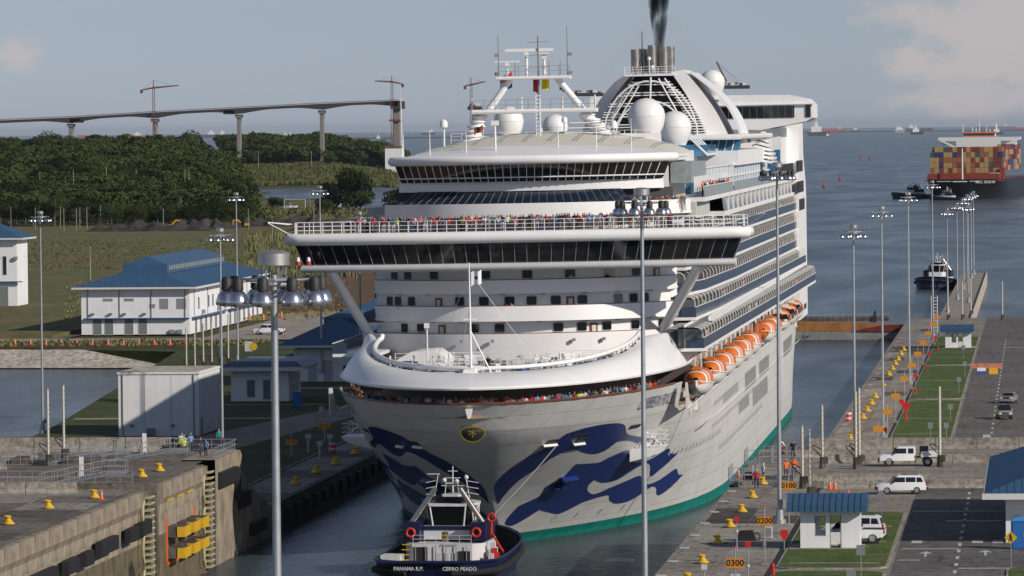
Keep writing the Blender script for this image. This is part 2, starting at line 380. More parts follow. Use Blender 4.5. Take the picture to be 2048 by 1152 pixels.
# roads, kerbs, lawns
sheet('road', [(42.6, 52.0, -400, -68)], 10.012, M_asph); sheet('road', [(42.6, 52.0, 104, 520)], 3.012, M_asph)
def plot(x0, x1, y0, y1, r=1.6):
    pts = []
    for cx, cy, a in ((x1 - r, y0 + r, -90), (x1 - r, y1 - r, 0), (x0 + r, y1 - r, 90), (x0 + r, y0 + r, 180)):
        for k in range(5): pts.append((cx + r * math.cos(R(a + k * 22.5)), cy + r * math.sin(R(a + k * 22.5))))
    return pts
def lawn(x0, x1, y0, y1, z):
    sheet('kerb', [plot(x0 - .2, x1 + .2, y0 - .3, y1 + .3)], z, M_conc2, .10)
    g = MB().prism(plot(x0, x1, y0, y1), z + .02, z + .13).build('lawn', M_grass, kind='stuff'); tag(g, 'cut green lawn plot, %s from the bottom of the picture, right side' % ['first', 'second', 'third', 'fourth', 'fifth', 'sixth', 'seventh'][len([o for o in COL.objects if o.name.startswith('lawn')]) - 1], 'lawn', 'lawn plots beside the apron'); return g
for y0, y1 in ((-220, -153), (-150, -97)): lawn(34.6, 42.1, y0, y1, 10.0)
for y0, y1 in ((106, 207), (213, 311), (316, 377), (384, 425)): lawn(35.0, 42.1, y0, y1, 3.0)
lawn(50.8, 60, -220, -150, 10.0)
for z, ys_ in ((10.13, (-113, -128, -147, -184)), (3.13, (128, 162, 235, 262, 340, 360))):     # thin paths through the lawns
    sheet('path', [(35.2, 41.6, y, y + .9) for y in ys_], z + .012, M_conc2)
# road markings
mk = [(46.9, 47.15, y, y + 2.6) for y in range(-190, -70, 6)] + [(42.8, 47.0, -133, -132.5), (42.8, 44.4, -143, -142.5), (47.2, 51.5, -150, -149.4)]
mk += [(43.4 + i * 1.5, 44.2 + i * 1.5, -127.5, -125) for i in (0, 3, 4, 5)] + [(45.6, 50, -106, -105.2), (42.7, 51.8, -95.5, -94.9)]
sheet('road_marking', mk, 10.024, M_line)
sheet('road_marking', [(46.9, 47.15, y, y + 3.5) for y in range(110, 420, 10)] + [(47.2, 50.6, 380, 381.2), (46, 46.9, 120, 128)], 3.024, M_line)
arrow = [(0, -2.4), (.18, -2.4), (.18, .6), (.6, .4), (.09, 2.4), (-.45, .4), (0, .6)]
for ax, ay, mir in ((44.6, -137.5, 1), (48.9, -136.5, 1)):
    sheet('road_marking', [[(ax + x * mir, ay + y) for x, y in (arrow if mir > 0 else arrow)]], 10.026, M_line)
# wall face bands: waterside cope, stained skirt
def facing(name, x, y0, y1, z0, z1, m, th=.12, sgn=1):
    return struct(MB().bx(min(x, x - th * sgn), max(x, x - th * sgn), y0, y1, z0, z1).build(name, m))
facing('quay_face', TR, -700, -67, 6.0, 9.7, M_stain); facing('quay_face', TR, -700, -67, -2, 5.99, M_wet, .06)
facing('quay_face', TR, -59, -34, -2, 9.7, M_stain); facing('quay_face', TR, -26, -13, -2, 9.7, M_stain)
facing('quay_face', 27.2, -12.9, 520, -2, 2.8, M_cdark)
facing('pier_face', 33.2, 520, 836, -2, 2.8, M_cdark)
struct(MB().bx(39.5, 39.65, 520, 836, -2, 3.35).build('pier_parapet', M_sand))
# pale mooring marks along the apron edge, each one its own
for z, x, yy in ((10.045, 26.85, range(-180, -60, 12)), (3.045, 28.2, range(100, 430, 17))):
    for q_, y in enumerate(yy):
        tag(MB().bx(-.35, .35, -.55, .55, 0, .03).build('edge_marker_plate', M_line, None, (x, y, z)), 'small white plate on the %s quay edge, %s from the near end' % ('high' if z > 5 else 'far low', ['first', 'second', 'third', 'fourth', 'fifth', 'sixth', 'seventh', 'eighth', 'ninth', 'tenth', 'eleventh', 'twelfth', 'thirteenth', 'fourteenth', 'fifteenth', 'sixteenth', 'seventeenth', 'eighteenth', 'nineteenth', 'twentieth', 'last'][q_]), 'marker', 'white marker plates along the quay edge')

# ---- left side: high quay with gate slots, wing wall, low quay
mb = MB()
for y0, y1 in ((-900, -66.5), (-59.5, -33.5), (-26.7, -13)): mb.bx(-140, TL, y0, y1, -3, 10)
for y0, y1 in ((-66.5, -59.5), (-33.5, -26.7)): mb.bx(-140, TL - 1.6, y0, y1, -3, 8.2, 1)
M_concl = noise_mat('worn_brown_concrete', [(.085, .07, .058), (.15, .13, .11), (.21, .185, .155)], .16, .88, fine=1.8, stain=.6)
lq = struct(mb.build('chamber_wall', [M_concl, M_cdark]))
for a_ in ((-31.5, TL - .8, -190, -68, 8.2), (-31.5, TL - .8, -58.5, -35, 7.3), (-38, -31.5, -190, -68, 8.2)): slabs(lq, *a_, 10.0, mats=(M_concl, M_conc, M_cdark))
# sculpted cope beam (piece by piece) and stained faces
cope = [(TL, 9.98), (TL + .5, 9.98), (TL + .5, 8.7), (TL + .15, 8.1), (TL + .15, 7.2), (TL, 7.1)]
cope_me = MB().ext([(x, z) for x, z in cope], 0, 5.9).mesh('cope_block', M_stain)
for y in [-190 + 6 * k for k in range(20)] + [-59.3 + 6 * k for k in range(4)]:
    inst('cope_block', cope_me, lq, (0, y + (.4 if y < -66 else 0), 0))
for y0, y1 in ((-700, -66.5), (-59.5, -33.5)):
    struct(MB().bx(TL, TL + .12, y0, y1, -2, 5.4).build('chamber_face', M_wet))
    struct(MB().bx(TL, TL + .1, y0, y1, 5.4, 7.2).build('chamber_face', M_stain))
# wing wall sloping down to the low quay
prof = [(-26.7, -3), (-26.7, 10.02), (-11.4, 10.02), (-10.2, 9.4), (-11.6, 8.2), (-5, 6.1), (8.5, 3.2), (14, 3.05), (14, -3)]
ww = MB().ext(prof, TL - 3.2, TL + .05, 0, 'x').build('wing_wall', M_stain); tag(ww, 'pale concrete wing wall sloping down from the chamber wall to the low quay', 'wall')
for a, b, z0, z1 in ((-25.5, -15.5, 7.3, 8.7), (-15.5, -14, 5.4, 8.4), (-13.4, -7.5, 4.4, 5.9), (-6, 3, 1.2, 2.4)):
    tag(MB().bx(0, .5, a, b, z0, z1).build('wall_fender', M_black, None, (TL + .05, 0, 0)), {7.3: 'long black rubber fender at the top of the wing wall', 5.4: 'upright black fender below the top one on the wing wall', 4.4: 'black fender on the middle of the wing wall slope', 1.2: 'low black fender near the water on the wing wall'}[z0], 'fender')
# left land: low plain, pond bank, fields
shoreL = [(TL, -13), (TL, 470), (-40, 560), (-60, 1700), (-235, 1700), (-335, 2300), (-330, 2420), (-700, 2420), (-700, 415), (-160, 415), (-135, 405), (-96, 382), (-84, 255), (-75, 160), (-73, 132), (-90, 122), (-300, 120), (-300, -13)]
struct(MB().prism(shoreL, -3, 3.0).build('lowland', [M_grassd]))
for k in range(3): pass
struct(MB().add([(-96, 382, 0.2), (-160, 388, 0.2), (-700, 388, .2), (-700, 400, 3.0), (-160, 400, 3.0), (-97, 390, 3.0)], [(0, 1, 4, 5), (1, 2, 3, 4)]).build('lined_bank', M_sand))
struct(MB().bx(-700, -96, 399.8, 426, 2, 3.25).build('earth_bank', M_brown))
sheet('dirt_strip', [(-700, -92, 393.5, 395.0)], 1.6, M_brown)
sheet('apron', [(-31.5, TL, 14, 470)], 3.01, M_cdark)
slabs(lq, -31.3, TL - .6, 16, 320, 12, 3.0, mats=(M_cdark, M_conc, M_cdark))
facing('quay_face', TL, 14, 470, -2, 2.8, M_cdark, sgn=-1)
sheet('kerb', [(-31.75, -31.5, 14, 470)], 3.0, M_conc2, .14)
# access roads on the left
sheet('service_road', [[(-60, 100), (-54, 112), (-43, 200), (-41, 330), (-36, 330), (-36.5, 190), (-44, 95), (-52, 60)]], 3.012, M_conc)
sheet('service_road', [(-300, -45, 426, 436), (-100, -60, 436, 640)], 3.26, M_conc2); sheet('service_road', [(-175, -125.5, 436, 472)], 3.27, M_asph)
sheet('service_road', [(-75, -48, 170, 173), (-62, -46, 205, 207), (-62, -44, 250, 254)], 3.014, M_conc2)
# fields further out
mb = MB(); mb.prism([(-700, 436), (-128, 436), (-128, 470), (-60, 640), (-60, 1690), (-235, 1690), (-330, 2290), (-700, 2290)], 2.9, 3.9)
struct(mb.build('field', M_field))
sheet('soil_patch', [[(-300, 480), (-185, 480), (-170, 560), (-260, 640)], [(-130, 640), (-92, 640), (-105, 900), (-150, 980)]], 3.93, M_soil)
sheet('soil_patch', [[(-118, 560), (-85, 560), (-80, 640), (-110, 690)]], 3.94, M_soil)
# far wooded hill and reed bank: terrain grid
def hill(x, y):
    # image-plane bearing of the point seen from the camera decides how the ridge runs
    k = (x - 53) / (y + 517)
    u = 1024 + FOC * (k + math.tan(YAW))
    z = -1.0
    if u < 500:
        e = min(1, max(0, (500 - u) / 120))
        z = max(z, e * interp([(1550, 3.4), (1750, 6), (2300, 21), (2700, 27), (3300, 22), (4000, 8), (4600, -1)], y))
    if u < 840:
        z = max(z, lerp(1.75, 1.0, min(1, max(0, (u - 640) / 150))) * interp([(3180, -1.5), (3230, 1), (3480, 8), (3700, 14), (4100, 14), (4500, 9), (4900, -1)], y) * min(1, max(0, (840 - u) / 60)))
    return z + 1.2 * math.sin(x * .03) * math.sin(y * .021)
mb = MB(); mb.grid(lambda u, v: ((-1150 + 1000 * u), 1500 + 3400 * v, hill(-1150 + 1000 * u, 1500 + 3400 * v) - .5), 60, 110)
M_hill = noise_mat('wooded_hill_ground', [(.03, .04, .014), (.06, .07, .028), (.13, .13, .065)], .02, .95, fine=.12)
struct(mb.build('hill', M_hill, smooth=60))
# ================================================================ CRUISE SHIP   (local axes: x to port, y aft from the stem at the waterline, z up)
SHIPM = Matrix.Rotation(R(-0.6), 4, 'Y')
def shp(x, y, z): return SHIPM @ Vector((x, y, z))
ship = thing('cruise_ship', 'huge white cruise ship with blue wave pattern on its bow filling the lock entrance', 'cruise ship')
ship.rotation_euler = (0, R(-0.6), 0)

def hull_paint():
    m = D.materials.new('hull_paint'); m.use_nodes = True; n, l = m.node_tree.nodes, m.node_tree.links; b = n['Principled BSDF']
    b.inputs['Roughness'].default_value = .33
    tc = n.new('ShaderNodeTexCoord'); sp = n.new('ShaderNodeSeparateXYZ'); l.new(tc.outputs['Object'], sp.inputs[0])
    cb = n.new('ShaderNodeCombineXYZ'); l.new(sp.outputs[1], cb.inputs[0]); l.new(sp.outputs[2], cb.inputs[1])
    br = n.new('ShaderNodeTexBrick'); br.inputs['Scale'].default_value = 1.0; br.inputs['Brick Width'].default_value = 9.0; br.inputs['Row Height'].default_value = 1.55
    br.inputs['Mortar Size'].default_value = .035; br.inputs['Mortar Smooth'].default_value = .6; br.inputs['Color1'].default_value = (1, 1, 1, 1); br.inputs['Color2'].default_value = (.94, .94, .94, 1)
    br.inputs['Mortar'].default_value = (.5, .5, .5, 1); l.new(cb.outputs[0], br.inputs[0])
    nz = n.new('ShaderNodeTexNoise'); nz.inputs['Scale'].default_value = .25; nz.inputs['Detail'].default_value = 8; nz.inputs['Roughness'].default_value = .7
    mp = n.new('ShaderNodeMapping'); mp.inputs['Scale'].default_value = (1, 1, .35); l.new(tc.outputs['Object'], mp.inputs[0]); l.new(mp.outputs[0], nz.inputs['Vector'])
    cr = n.new('ShaderNodeValToRGB'); cr.color_ramp.elements[0].position = .3; cr.color_ramp.elements[1].position = .72
    cr.color_ramp.elements[0].color = (.62, .61, .59, 1); cr.color_ramp.elements[1].color = (.73, .725, .71, 1); l.new(nz.outputs[0], cr.inputs[0])
    mx = n.new('ShaderNodeMix'); mx.data_type = 'RGBA'; mx.blend_type = 'MULTIPLY'; mx.inputs[0].default_value = .55
    l.new(cr.outputs[0], mx.inputs[6]); l.new(br.outputs[0], mx.inputs[7])
    mr_ = n.new('ShaderNodeMapping'); mr_.inputs['Scale'].default_value = (1.4, 1.4, .07); nr = n.new('ShaderNodeTexNoise'); nr.inputs['Scale'].default_value = 1.0; nr.inputs['Detail'].default_value = 6; l.new(tc.outputs['Object'], mr_.inputs[0]); l.new(mr_.outputs[0], nr.inputs['Vector'])
    rr_ = n.new('ShaderNodeMapRange'); rr_.inputs[1].default_value = .60; rr_.inputs[2].default_value = .80; rr_.inputs[4].default_value = .45; l.new(nr.outputs[0], rr_.inputs[0])
    mrst = n.new('ShaderNodeMix'); mrst.data_type = 'RGBA'; mrst.inputs[7].default_value = (.34, .27, .20, 1); l.new(rr_.outputs[0], mrst.inputs[0]); l.new(mx.outputs[2], mrst.inputs[6]); l.new(mrst.outputs[2], b.inputs['Base Color'])
    # buckled plating between the frames
    n2 = n.new('ShaderNodeTexNoise'); n2.inputs['Scale'].default_value = .55; n2.inputs['Detail'].default_value = 2; l.new(tc.outputs['Object'], n2.inputs['Vector'])
    ad = n.new('ShaderNodeMath'); ad.operation = 'MULTIPLY_ADD'; ad.inputs[1].default_value = .6; l.new(n2.outputs[0], ad.inputs[0]); l.new(br.outputs['Fac'], ad.inputs[2])
    bp = n.new('ShaderNodeBump'); bp.inputs['Strength'].default_value = .55; bp.inputs['Distance'].default_value = .14; bp.invert = True; l.new(ad.outputs[0], bp.inputs['Height']); l.new(bp.outputs[0], b.inputs['Normal'])
    return m
S_hull = hull_paint()
S_white = mat('ship_white', (.80, .79, .785), .38, var=.035, vs=.35, bump=.05, bs=1.2)
S_grey = mat('ship_mid_grey', (.50, .50, .51), .5, var=.05)  # plain mid grey for frames, sill, back wall, radome bases and lockers
S_teal = mat('boot_topping_teal', (.0, .17, .14), .5, var=.25, vs=.7)
S_blue = mat('wave_blue', (.009, .026, .165), .35, var=.08, vs=.5)
S_glass = mat('dark_window_glass', (.008, .010, .012), .06, spec=.7)
S_bglass = mat('blue_balustrade_glass', (.035, .055, .10), .25, spec=.7, var=.15, vs=.4)
S_sglass = mat('sloping_dark_glass', (.012, .02, .038), .12, spec=.8)
S_lglass = mat('blue_sky_glass', (.05, .17, .30), .12, spec=.7, var=.35, vs=.6)
S_wood = mat('varnished_teak', (.17, .045, .018), .45, var=.2, vs=3)
S_deck = mat('teak_deck', (.24, .16, .11), .8, var=.15, vs=2)
S_steel = mat('brushed_steel', (.40, .37, .33), .34, .85, var=.25, vs=1.4)
S_cream = mat('cream_deck_canopy', (.64, .61, .52), .7, var=.06)
S_dark = mat('ship_dark', (.02, .02, .022), .6)
S_part = mat('balcony_partition', (.50, .49, .47), .6, var=.12, vs=1.0)
S_fin = mat('balcony_gap_shade', (.10, .10, .105), .5); S_can = mat('balcony_canopy_grey', (.34, .34, .335), .6, var=.12, vs=.8)  # near-black inner fin panels paint in the shade of the gaps between balconies
S_grill = mat('vent_grille', (.25, .25, .26), .6)
S_gold = mat('crest_gold', (.35, .28, .04), .4, .5)
S_radome = mat('radome_white', (.74, .74, .72), .35, var=.03)

# ---- hull
STEM = [(-2, 0.5), (0, -.6), (5, -10.9), (9, -19.8), (12.2, -26.2), (15.4, -29.6), (17, -30)]
def stem(z): return interp(STEM, z)
def send(z): return interp([(-2, 238), (0, 240), (3, 244), (8, 255), (13, 262)], z)
def hb(s, z):
    w = max(0, min(1, z / 15.2)) ** 1.6
    n_, q, L = 3.1 - 1.1 * w, 1 + 1.0 * w, 98 - 44 * w
    x = max(0, min(1, (s - stem(z)) / L)); b = 18 * (1 - (1 - x) ** n_) ** (1 / q)
    if s > 215: b *= 1 - .10 * ((s - 215) / 47) ** 2 * (1.3 - min(1, z / 13))
    return b
ZR = [-1.5, 0, .5, .95, .96, 2, 3, 4, 5, 6, 7, 8, 9, 10, 11, 12, 12.7]
US = [0, .0015, .004, .008, .013, .02, .03, .04, .05, .062, .075, .09, .105, .12, .135, .15, .17, .2, .24, .29, .35, .42, .5, .6, .7, .8, .88, .94, 1]
def hull_side(sg, rows, us, mb, m):
    nu, nv = len(us) - 1, len(rows) - 1
    def fn(u, v):
        z = rows[round(v * nv)]; s = lerp(stem(z), send(z), us[round(u * nu)]); return (sg * hb(s, z), s, z)
    mb.grid(fn, nu, nv, m)
mb = MB()
for sg in (-1, 1): hull_side(sg, ZR[4:], US, mb, 0)
# bow bulwark above 12.7: up to the promenade rail
UB = [u for u in US if u <= .136]
for sg in (-1, 1): hull_side(sg, [12.7, 13.5, 14.4, 15.3], UB, mb, 0)
zz = ZR[4:]
mb.grid(lambda u, v: ((2 * u - 1) * hb(send(zz[round(v * (len(zz) - 1))]), zz[round(v * (len(zz) - 1))]), send(zz[round(v * (len(zz) - 1))]), zz[round(v * (len(zz) - 1))]), 2, len(zz) - 1)
mb.build('hull', S_hull, ship, smooth=40)
mb = MB()
for sg in (-1, 1): hull_side(sg, ZR[:4], US, mb, 0)
mb.build('boot_topping', S_teal, ship, smooth=40)
# decks inside the hull rim
def deck_poly(z, s1, inset=.25):
    pts = []
    ss = [stem(15) + .4 + d for d in (0, .6, 1.6, 3, 5, 8, 12, 17, 23, 30, 40)] + [s1]
    for s in ss: pts.append((hb(s, z) - inset, s))
    return [(max(x, 0), s) for x, s in pts] + [(-max(x, 0), s) for x, s in reversed(pts)]
MB().prism(deck_poly(14.2, 30, .5), 13.9, 14.2).build('promenade_deck', S_deck, ship)
MB().bx(-17.6, 17.6, 28, 259, 11.2, 11.5).build('boat_deck', S_deck, ship)
# side rail along promenade (teak cap) following bulwark top
for sg in (-1, 1):
    pts = [(sg * (hb(s, 15.3) + .03), s, 15.34) for s in [stem(15.3) + d for d in (0, .3, 1, 2, 3.5, 5.5, 8, 11, 15, 20, 25, 30, 34.9)]]
    MB().tube(pts, .11, 6).build('teak_cap_rail', S_wood, ship)
    pts = [(sg * 18.03, s, 12.78) for s in range(8, 262, 8)]
    MB().tube(pts, .09, 4).build('side_cap_rail', S_white, ship)
    mb = MB()
    mb.ext([(5.5, 12.7), (5.5, 15.35), (7.4, 15.3), (9.5, 13.6), (14, 12.72)], sg * 17.9, sg * 18.02, 0, 'x'); mb.build('bulwark_end', S_hull, ship)
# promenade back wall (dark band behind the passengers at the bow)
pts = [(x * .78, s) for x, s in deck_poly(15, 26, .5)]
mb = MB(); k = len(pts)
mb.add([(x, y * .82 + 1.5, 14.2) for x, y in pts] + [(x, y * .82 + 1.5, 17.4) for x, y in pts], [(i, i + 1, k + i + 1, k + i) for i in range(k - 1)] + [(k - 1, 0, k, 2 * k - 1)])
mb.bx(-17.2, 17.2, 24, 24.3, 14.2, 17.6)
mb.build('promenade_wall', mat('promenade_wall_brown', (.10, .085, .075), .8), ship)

# ---- white whaleback fairing over the bow promenade
def outer(a):      # a in 0..1: from the bow tip to the aft end, port side
    if a <= .72:
        t = a / .72 * math.pi / 2; return Vector((17.35 * math.sin(t), -30.1 + 50 * (1 - math.cos(t)), 16.75))
    k = (a - .72) / .28; return Vector((17.35 + .5 * k, 19.9 + 10 * k, 16.75 + 1.0 * k))
def inner(a):
    if a <= .72:
        t = a / .72 * math.pi / 2; c = 1 - math.cos(t); return Vector((13.2 * math.sin(t) ** 1.0, -19 + 27 * c, 17.7 + 2.2 * c ** 1.3))
    k = (a - .72) / .28; return Vector((13.2 + 2.9 * k, 8 + 19 * k, 19.9 - .1 * k))
def fair(sg):
    def fn(u, v):
        o, i = outer(u), inner(u); w = v
        p = o.lerp(i, w); z = o.z + (i.z - o.z) * (w ** .8) + 1.0 * math.sin(math.pi * min(1, w * 1.02)) * (.55 + .45 * u)
        if v == 0: z = o.z
        return (sg * p.x, p.y, z)
    return fn
for sg in (-1, 1):
    MB().grid(fair(sg), 36, 10).build('bow_fairing', S_white, ship, smooth=50)
    mb = MB()                                        # rolled lower lip
    mb.tube([Vector((sg * outer(i / 30).x, outer(i / 30).y, outer(i / 30).z + .02)) for i in range(31)], .16, 6)
    mb.build('fairing_lip', S_white, ship, smooth=50)
    mb = MB(); pts = [Vector((sg * inner(i / 26 * .74).x, inner(i / 26 * .74).y + .1, inner(i / 26 * .74).z + .5 - (.5 * (i / 26) ** 2 if sg < 0 else 0))) for i in range(27)]
    if sg < 0:
        e = pts[-1]; pts += [e + Vector((.1, .8, .05)), e + Vector((.2, 1.3, .2)), e + Vector((.25, 1.5, .5))]
    mb.tube(pts, .27 if sg < 0 else .2, 8)
    mb.build('whaleback_rail', S_white, ship, smooth=50)
    mb = MB()
    for i in range(1, 26):
        p = pts[i]; mb.cyl(p - Vector((0, 0, .8)), p, .06, .06, 5)
    mb.build('rail_stanchion', S_grill, ship)['kind'] = 'stuff'
fd = [(inner(i / 20 * .72).x - .05, inner(i / 20 * .72).y + .1) for i in range(21)] + [(15.5, 27)]
MB().prism([(-x, y) for x, y in fd] + [(x, y) for x, y in reversed(fd)], 17.0, 17.25).build('bow_deck', mat('bow_deck_grey', (.17, .15, .135), .8, var=.25, vs=1.2), ship)

slot_me = MB().bx(-.45, .45, 0, .06, -.07, .07).mesh('scupper_slot', S_dark)
for sg in (-1, 1):
    for i in range(3, 25):
        a = i / 26 * .74; p, q = inner(a), inner(a + .01); o_ = outer(a); n_ = (Vector((o_.x, o_.y, 0)) - Vector((p.x, p.y, 0))).normalized()
        if i % 3 != 2: inst('scupper_slot', slot_me, ship, (sg * (p.x + n_.x * .55), p.y + n_.y * .55, p.z + .12), math.atan2(q.y - p.y, sg * (q.x - p.x)))
# ---- superstructure front: curved tiers
def front(x, sf, side=30.0, pw=2.4):
    W = 16.3 if x < 0 else 15.6
    return sf + (side - sf) * (abs(x) / W) ** pw
def fpath(xl, xr, sf, side, n=30, pw=2.4): return [(lerp(xl, xr, i / n), front(lerp(xl, xr, i / n), sf, side, pw)) for i in range(n + 1)]
def band(name, path, z0, z1, th, m, flare=0.0, cap=None, capm=None, smooth=40):
    """wall strip following path; outward lean flare at the bottom (+) """
    k = len(path); vs = []; mb = MB()
    for z, f in ((z0, -flare), (z1, 0)):
        for x, y in path: vs.append((x * (1 + f * .01), y + f * .25, z))
    for z, f in ((z0, -flare), (z1, 0)):
        for x, y in path: vs.append((x * (1 + f * .01), y + th + f * .25, z))
    fs = []
    for i in range(k - 1):
        fs += [(i, i + 1, k + i + 1, k + i), (2 * k + i, 3 * k + i, 3 * k + i + 1, 2 * k + i + 1), (k + i, k + i + 1, 3 * k + i + 1, 3 * k + i), (i, 2 * k + i, 2 * k + i + 1, i + 1)]
    fs += [(0, k, 3 * k, 2 * k), (k - 1, 3 * k - 1, 4 * k - 1, 2 * k - 1)]
    o = mb.add(vs, fs).build(name, m, ship, smooth=smooth)
    if cap:
        MB().tube([(x, y + th / 2, z1 + .02) for x, y in path], cap, 5).build('cap_rail', capm, ship)
    return o
XL, XR = -16.3, 15.6
# (bulwark z0,z1, wall z0,z1)
TIERS = [(17.2, 19.9, 18.6), (21.2, 22.75, 21.5), (24.05, 25.45, 24.35)]
for i, (b0, b1, fl) in enumerate(TIERS):
    xl, xr = (XL - 1.6, XR + 1.0) if i == 0 else (XL, XR)
    band('front_bulwark', fpath(xl, xr, 21.5, 30), b0, b1, .15, S_white, flare=1.0 if i else 0, cap=.06, capm=S_wood)
    pth = fpath(xl, xr, 21.6, 30.0)
    MB().prism(pth + [(xr, 36), (xl, 36)], fl - .22, fl).build('front_deck', S_white, ship)
WT = [(18.6, 21.25, 22.6), (21.5, 24.1, 22.62), (24.35, 26.8, 22.65)]
for z0, z1, sf in WT: band('front_wall', fpath(XL + .1, XR - .1, sf, 31.1), z0, z1, .3, S_white)
# window frames and panes of the cabins facing forward, teak doors
def wall_y(x, sf): return front(x, sf, 31.1)
pane_me = MB().bx(-.42, .42, 0, .06, -.42, .42).mesh('window', S_glass)
def rr(w, h, r=.16, n=3):
    return [(sx * (w - r) + r * math.cos(R(a)), sz * (h - r) + r * math.sin(R(a))) for sx, sz, a0 in ((1, -1, -90), (1, 1, 0), (-1, 1, 90), (-1, -1, 180)) for a in [a0 + 90 * q / n for q in range(n + 1)]]
pane_me = MB().ext(rr(.5, .43), 0, .05).mesh('window', S_glass)
frame_me = MB().ext(rr(.58, .51, .2), .02, .07).mesh('window_frame', S_grey)
door_me = MB().bx(-.42, .42, 0, .06, -.95, .85).mesh('cabin_door', S_wood); doorp_me = MB().bx(-.22, .22, -.03, .02, -.05, .65).mesh('door_pane', S_cream)
rowsx = [(18.6 + 1.88, 22.6, [-12.9, -11.0, -5.1, -2.4, 3.7, 6.1, 8.6, 11.4, 14.0], [-8.6, 7.3 + .0]),
         (21.5 + 1.78, 22.62, [-14.6, -13.6, -12.0, -6.6, -4.0, -1.3, 1.0, 3.5, 6.2, 9.8, 11.3, 12.4], [-8.9, 5.0]),
         (24.35 + 1.68, 22.65, [-14.0, -12.4, -9.4, -3.8, .6, 5.0, 9.0, 11.6], [13.6])]
for zc, sf, wx, dx in rowsx:
    for x in wx:
        a = math.atan((wall_y(x + .1, sf) - wall_y(x - .1, sf)) / .2)
        f = inst('window', pane_me, ship, (x, wall_y(x, sf) - .08, zc), a); fr = inst('window_frame', frame_me, f, (0, .01, 0))
    for x in dx:
        a = math.atan((wall_y(x + .1, sf) - wall_y(x - .1, sf)) / .2)
        d = inst('door', door_me, ship, (x, wall_y(x, sf) - .1, zc - .5), a); inst('pane', doorp_me, d, (0, -.01, 0))
# small wall lamps and vents
lm = MB().bx(-.28, .28, -.28, 0, -.06, .06).mesh('wall_light', S_grill)
for zc, sf in ((21.15, 22.6), (24.0, 22.62), (26.6, 22.65)):
    for x in (-13.2, -9.8, -6.7, -2.2, 2.0, 6.6, 9.9, 12.7): inst('wall_light', lm, ship, (x + rnd.uniform(-.3, .3), wall_y(x, sf) - .05, zc))
for x in (-10.5, -6.3, -3.0, 5.4, 8.4): inst('bracket_lamp', MB().box((0, -.3, 0), (.3, .4, .3)).mesh('bracket_lamp', S_grill), ship, (x, front(x, 21.5) - .15, 19.2))
# ---- bridge deck with its wings
def bpath(x0, x1, y0, dep, n=40): return [(lerp(x0, x1, i / n), y0 + 2.6 + dep * (abs(lerp(x0, x1, i / n)) / 24) ** 2.2) for i in range(n + 1)]
BX0, BX1 = -23.9, 23.4
def slab(name, path, back, z0, z1, m, side_back=None, **k):
    return MB().prism(path + [(path[-1][0], back), (path[0][0], back)], z0, z1).build(name, m, ship, **k)
bp_ = bpath(BX0 + 1.2, BX1 - 1.2, 15.8, 3.5)
slab('bridge_floor', [(x, y) for x, y in bp_], 24, 26.55, 27.3, S_white)
MB().tube([(x, y, 26.95) for x, y in bp_], .38, 8).build('bridge_sill', S_grey, ship, smooth=50)
pt = bpath(BX0, BX1, 15.2, 3.5)
slab('bridge_roof', pt, 26, 29.5, 30.3, S_white)
MB().tube([(BX0, 25, 30.0), (BX0 + .1, 22.5, 30.0)] + [(x, y, 30.0) for x, y in pt] + [(BX1 - .1, 22.5, 30.0), (BX1, 25, 30.0)], .62, 10).build('bridge_eave', S_white, ship, smooth=60)
# raked panes and mullions: one pane per bay
N = 36
for i in range(N):
    a, b = (bpath(BX0 + 1.4, BX1 - 1.4, 16.1, 3.5, N)[j] for j in (i, i + 1)); c, d = (bpath(BX0 + .5, BX1 - .5, 15.6, 3.5, N)[j] for j in (i, i + 1))
    MB().quad((a[0], a[1], 27.25), (b[0], b[1], 27.25), (d[0], d[1], 29.5), (c[0], c[1], 29.5)).build('bridge_pane', S_glass, ship)
    MB().cyl((a[0], a[1] - .04, 27.25), (c[0], c[1] - .04, 29.5), .035, .035, 4).build('bridge_mullion', S_grill, ship)
for sg, X in ((-1, BX0), (1, BX1)):
    MB().quad((X + -sg * 1.4, 22.2, 27.25), (X - sg * 1.4, 24, 27.25), (X - sg * .5, 24, 29.5), (X - sg * .5, 21.6, 29.5)).build('bridge_pane', S_glass, ship)
MB().bx(-15, 15, 23, 23.3, 27.3, 29.5).build('bridge_bulkhead', S_dark, ship)
# wing struts
for a, b in (((-19.7, 21, 26.8), (-16.6, 28.5, 19.6)), ((18.6, 21, 26.8), (14.0, 28.5, 19.6))):
    MB().cyl(a, b, .55, .5, 14).build('wing_strut', S_white, ship, smooth=60)
for x in (-22.9, -21.8):
    o = MB().lathe([(.01, .55), (.16, .45), (.2, .15), (.2, .1)], n=10).build('signal_lamp', S_white, ship, (x, 20.0, 27.7)); MB().lathe([(.01, -.3), (.25, -.28), (.25, .1), (.01, .1)], n=10).build('lamp_base', mat('signal_red', (.5, .03, .02), .5), o)
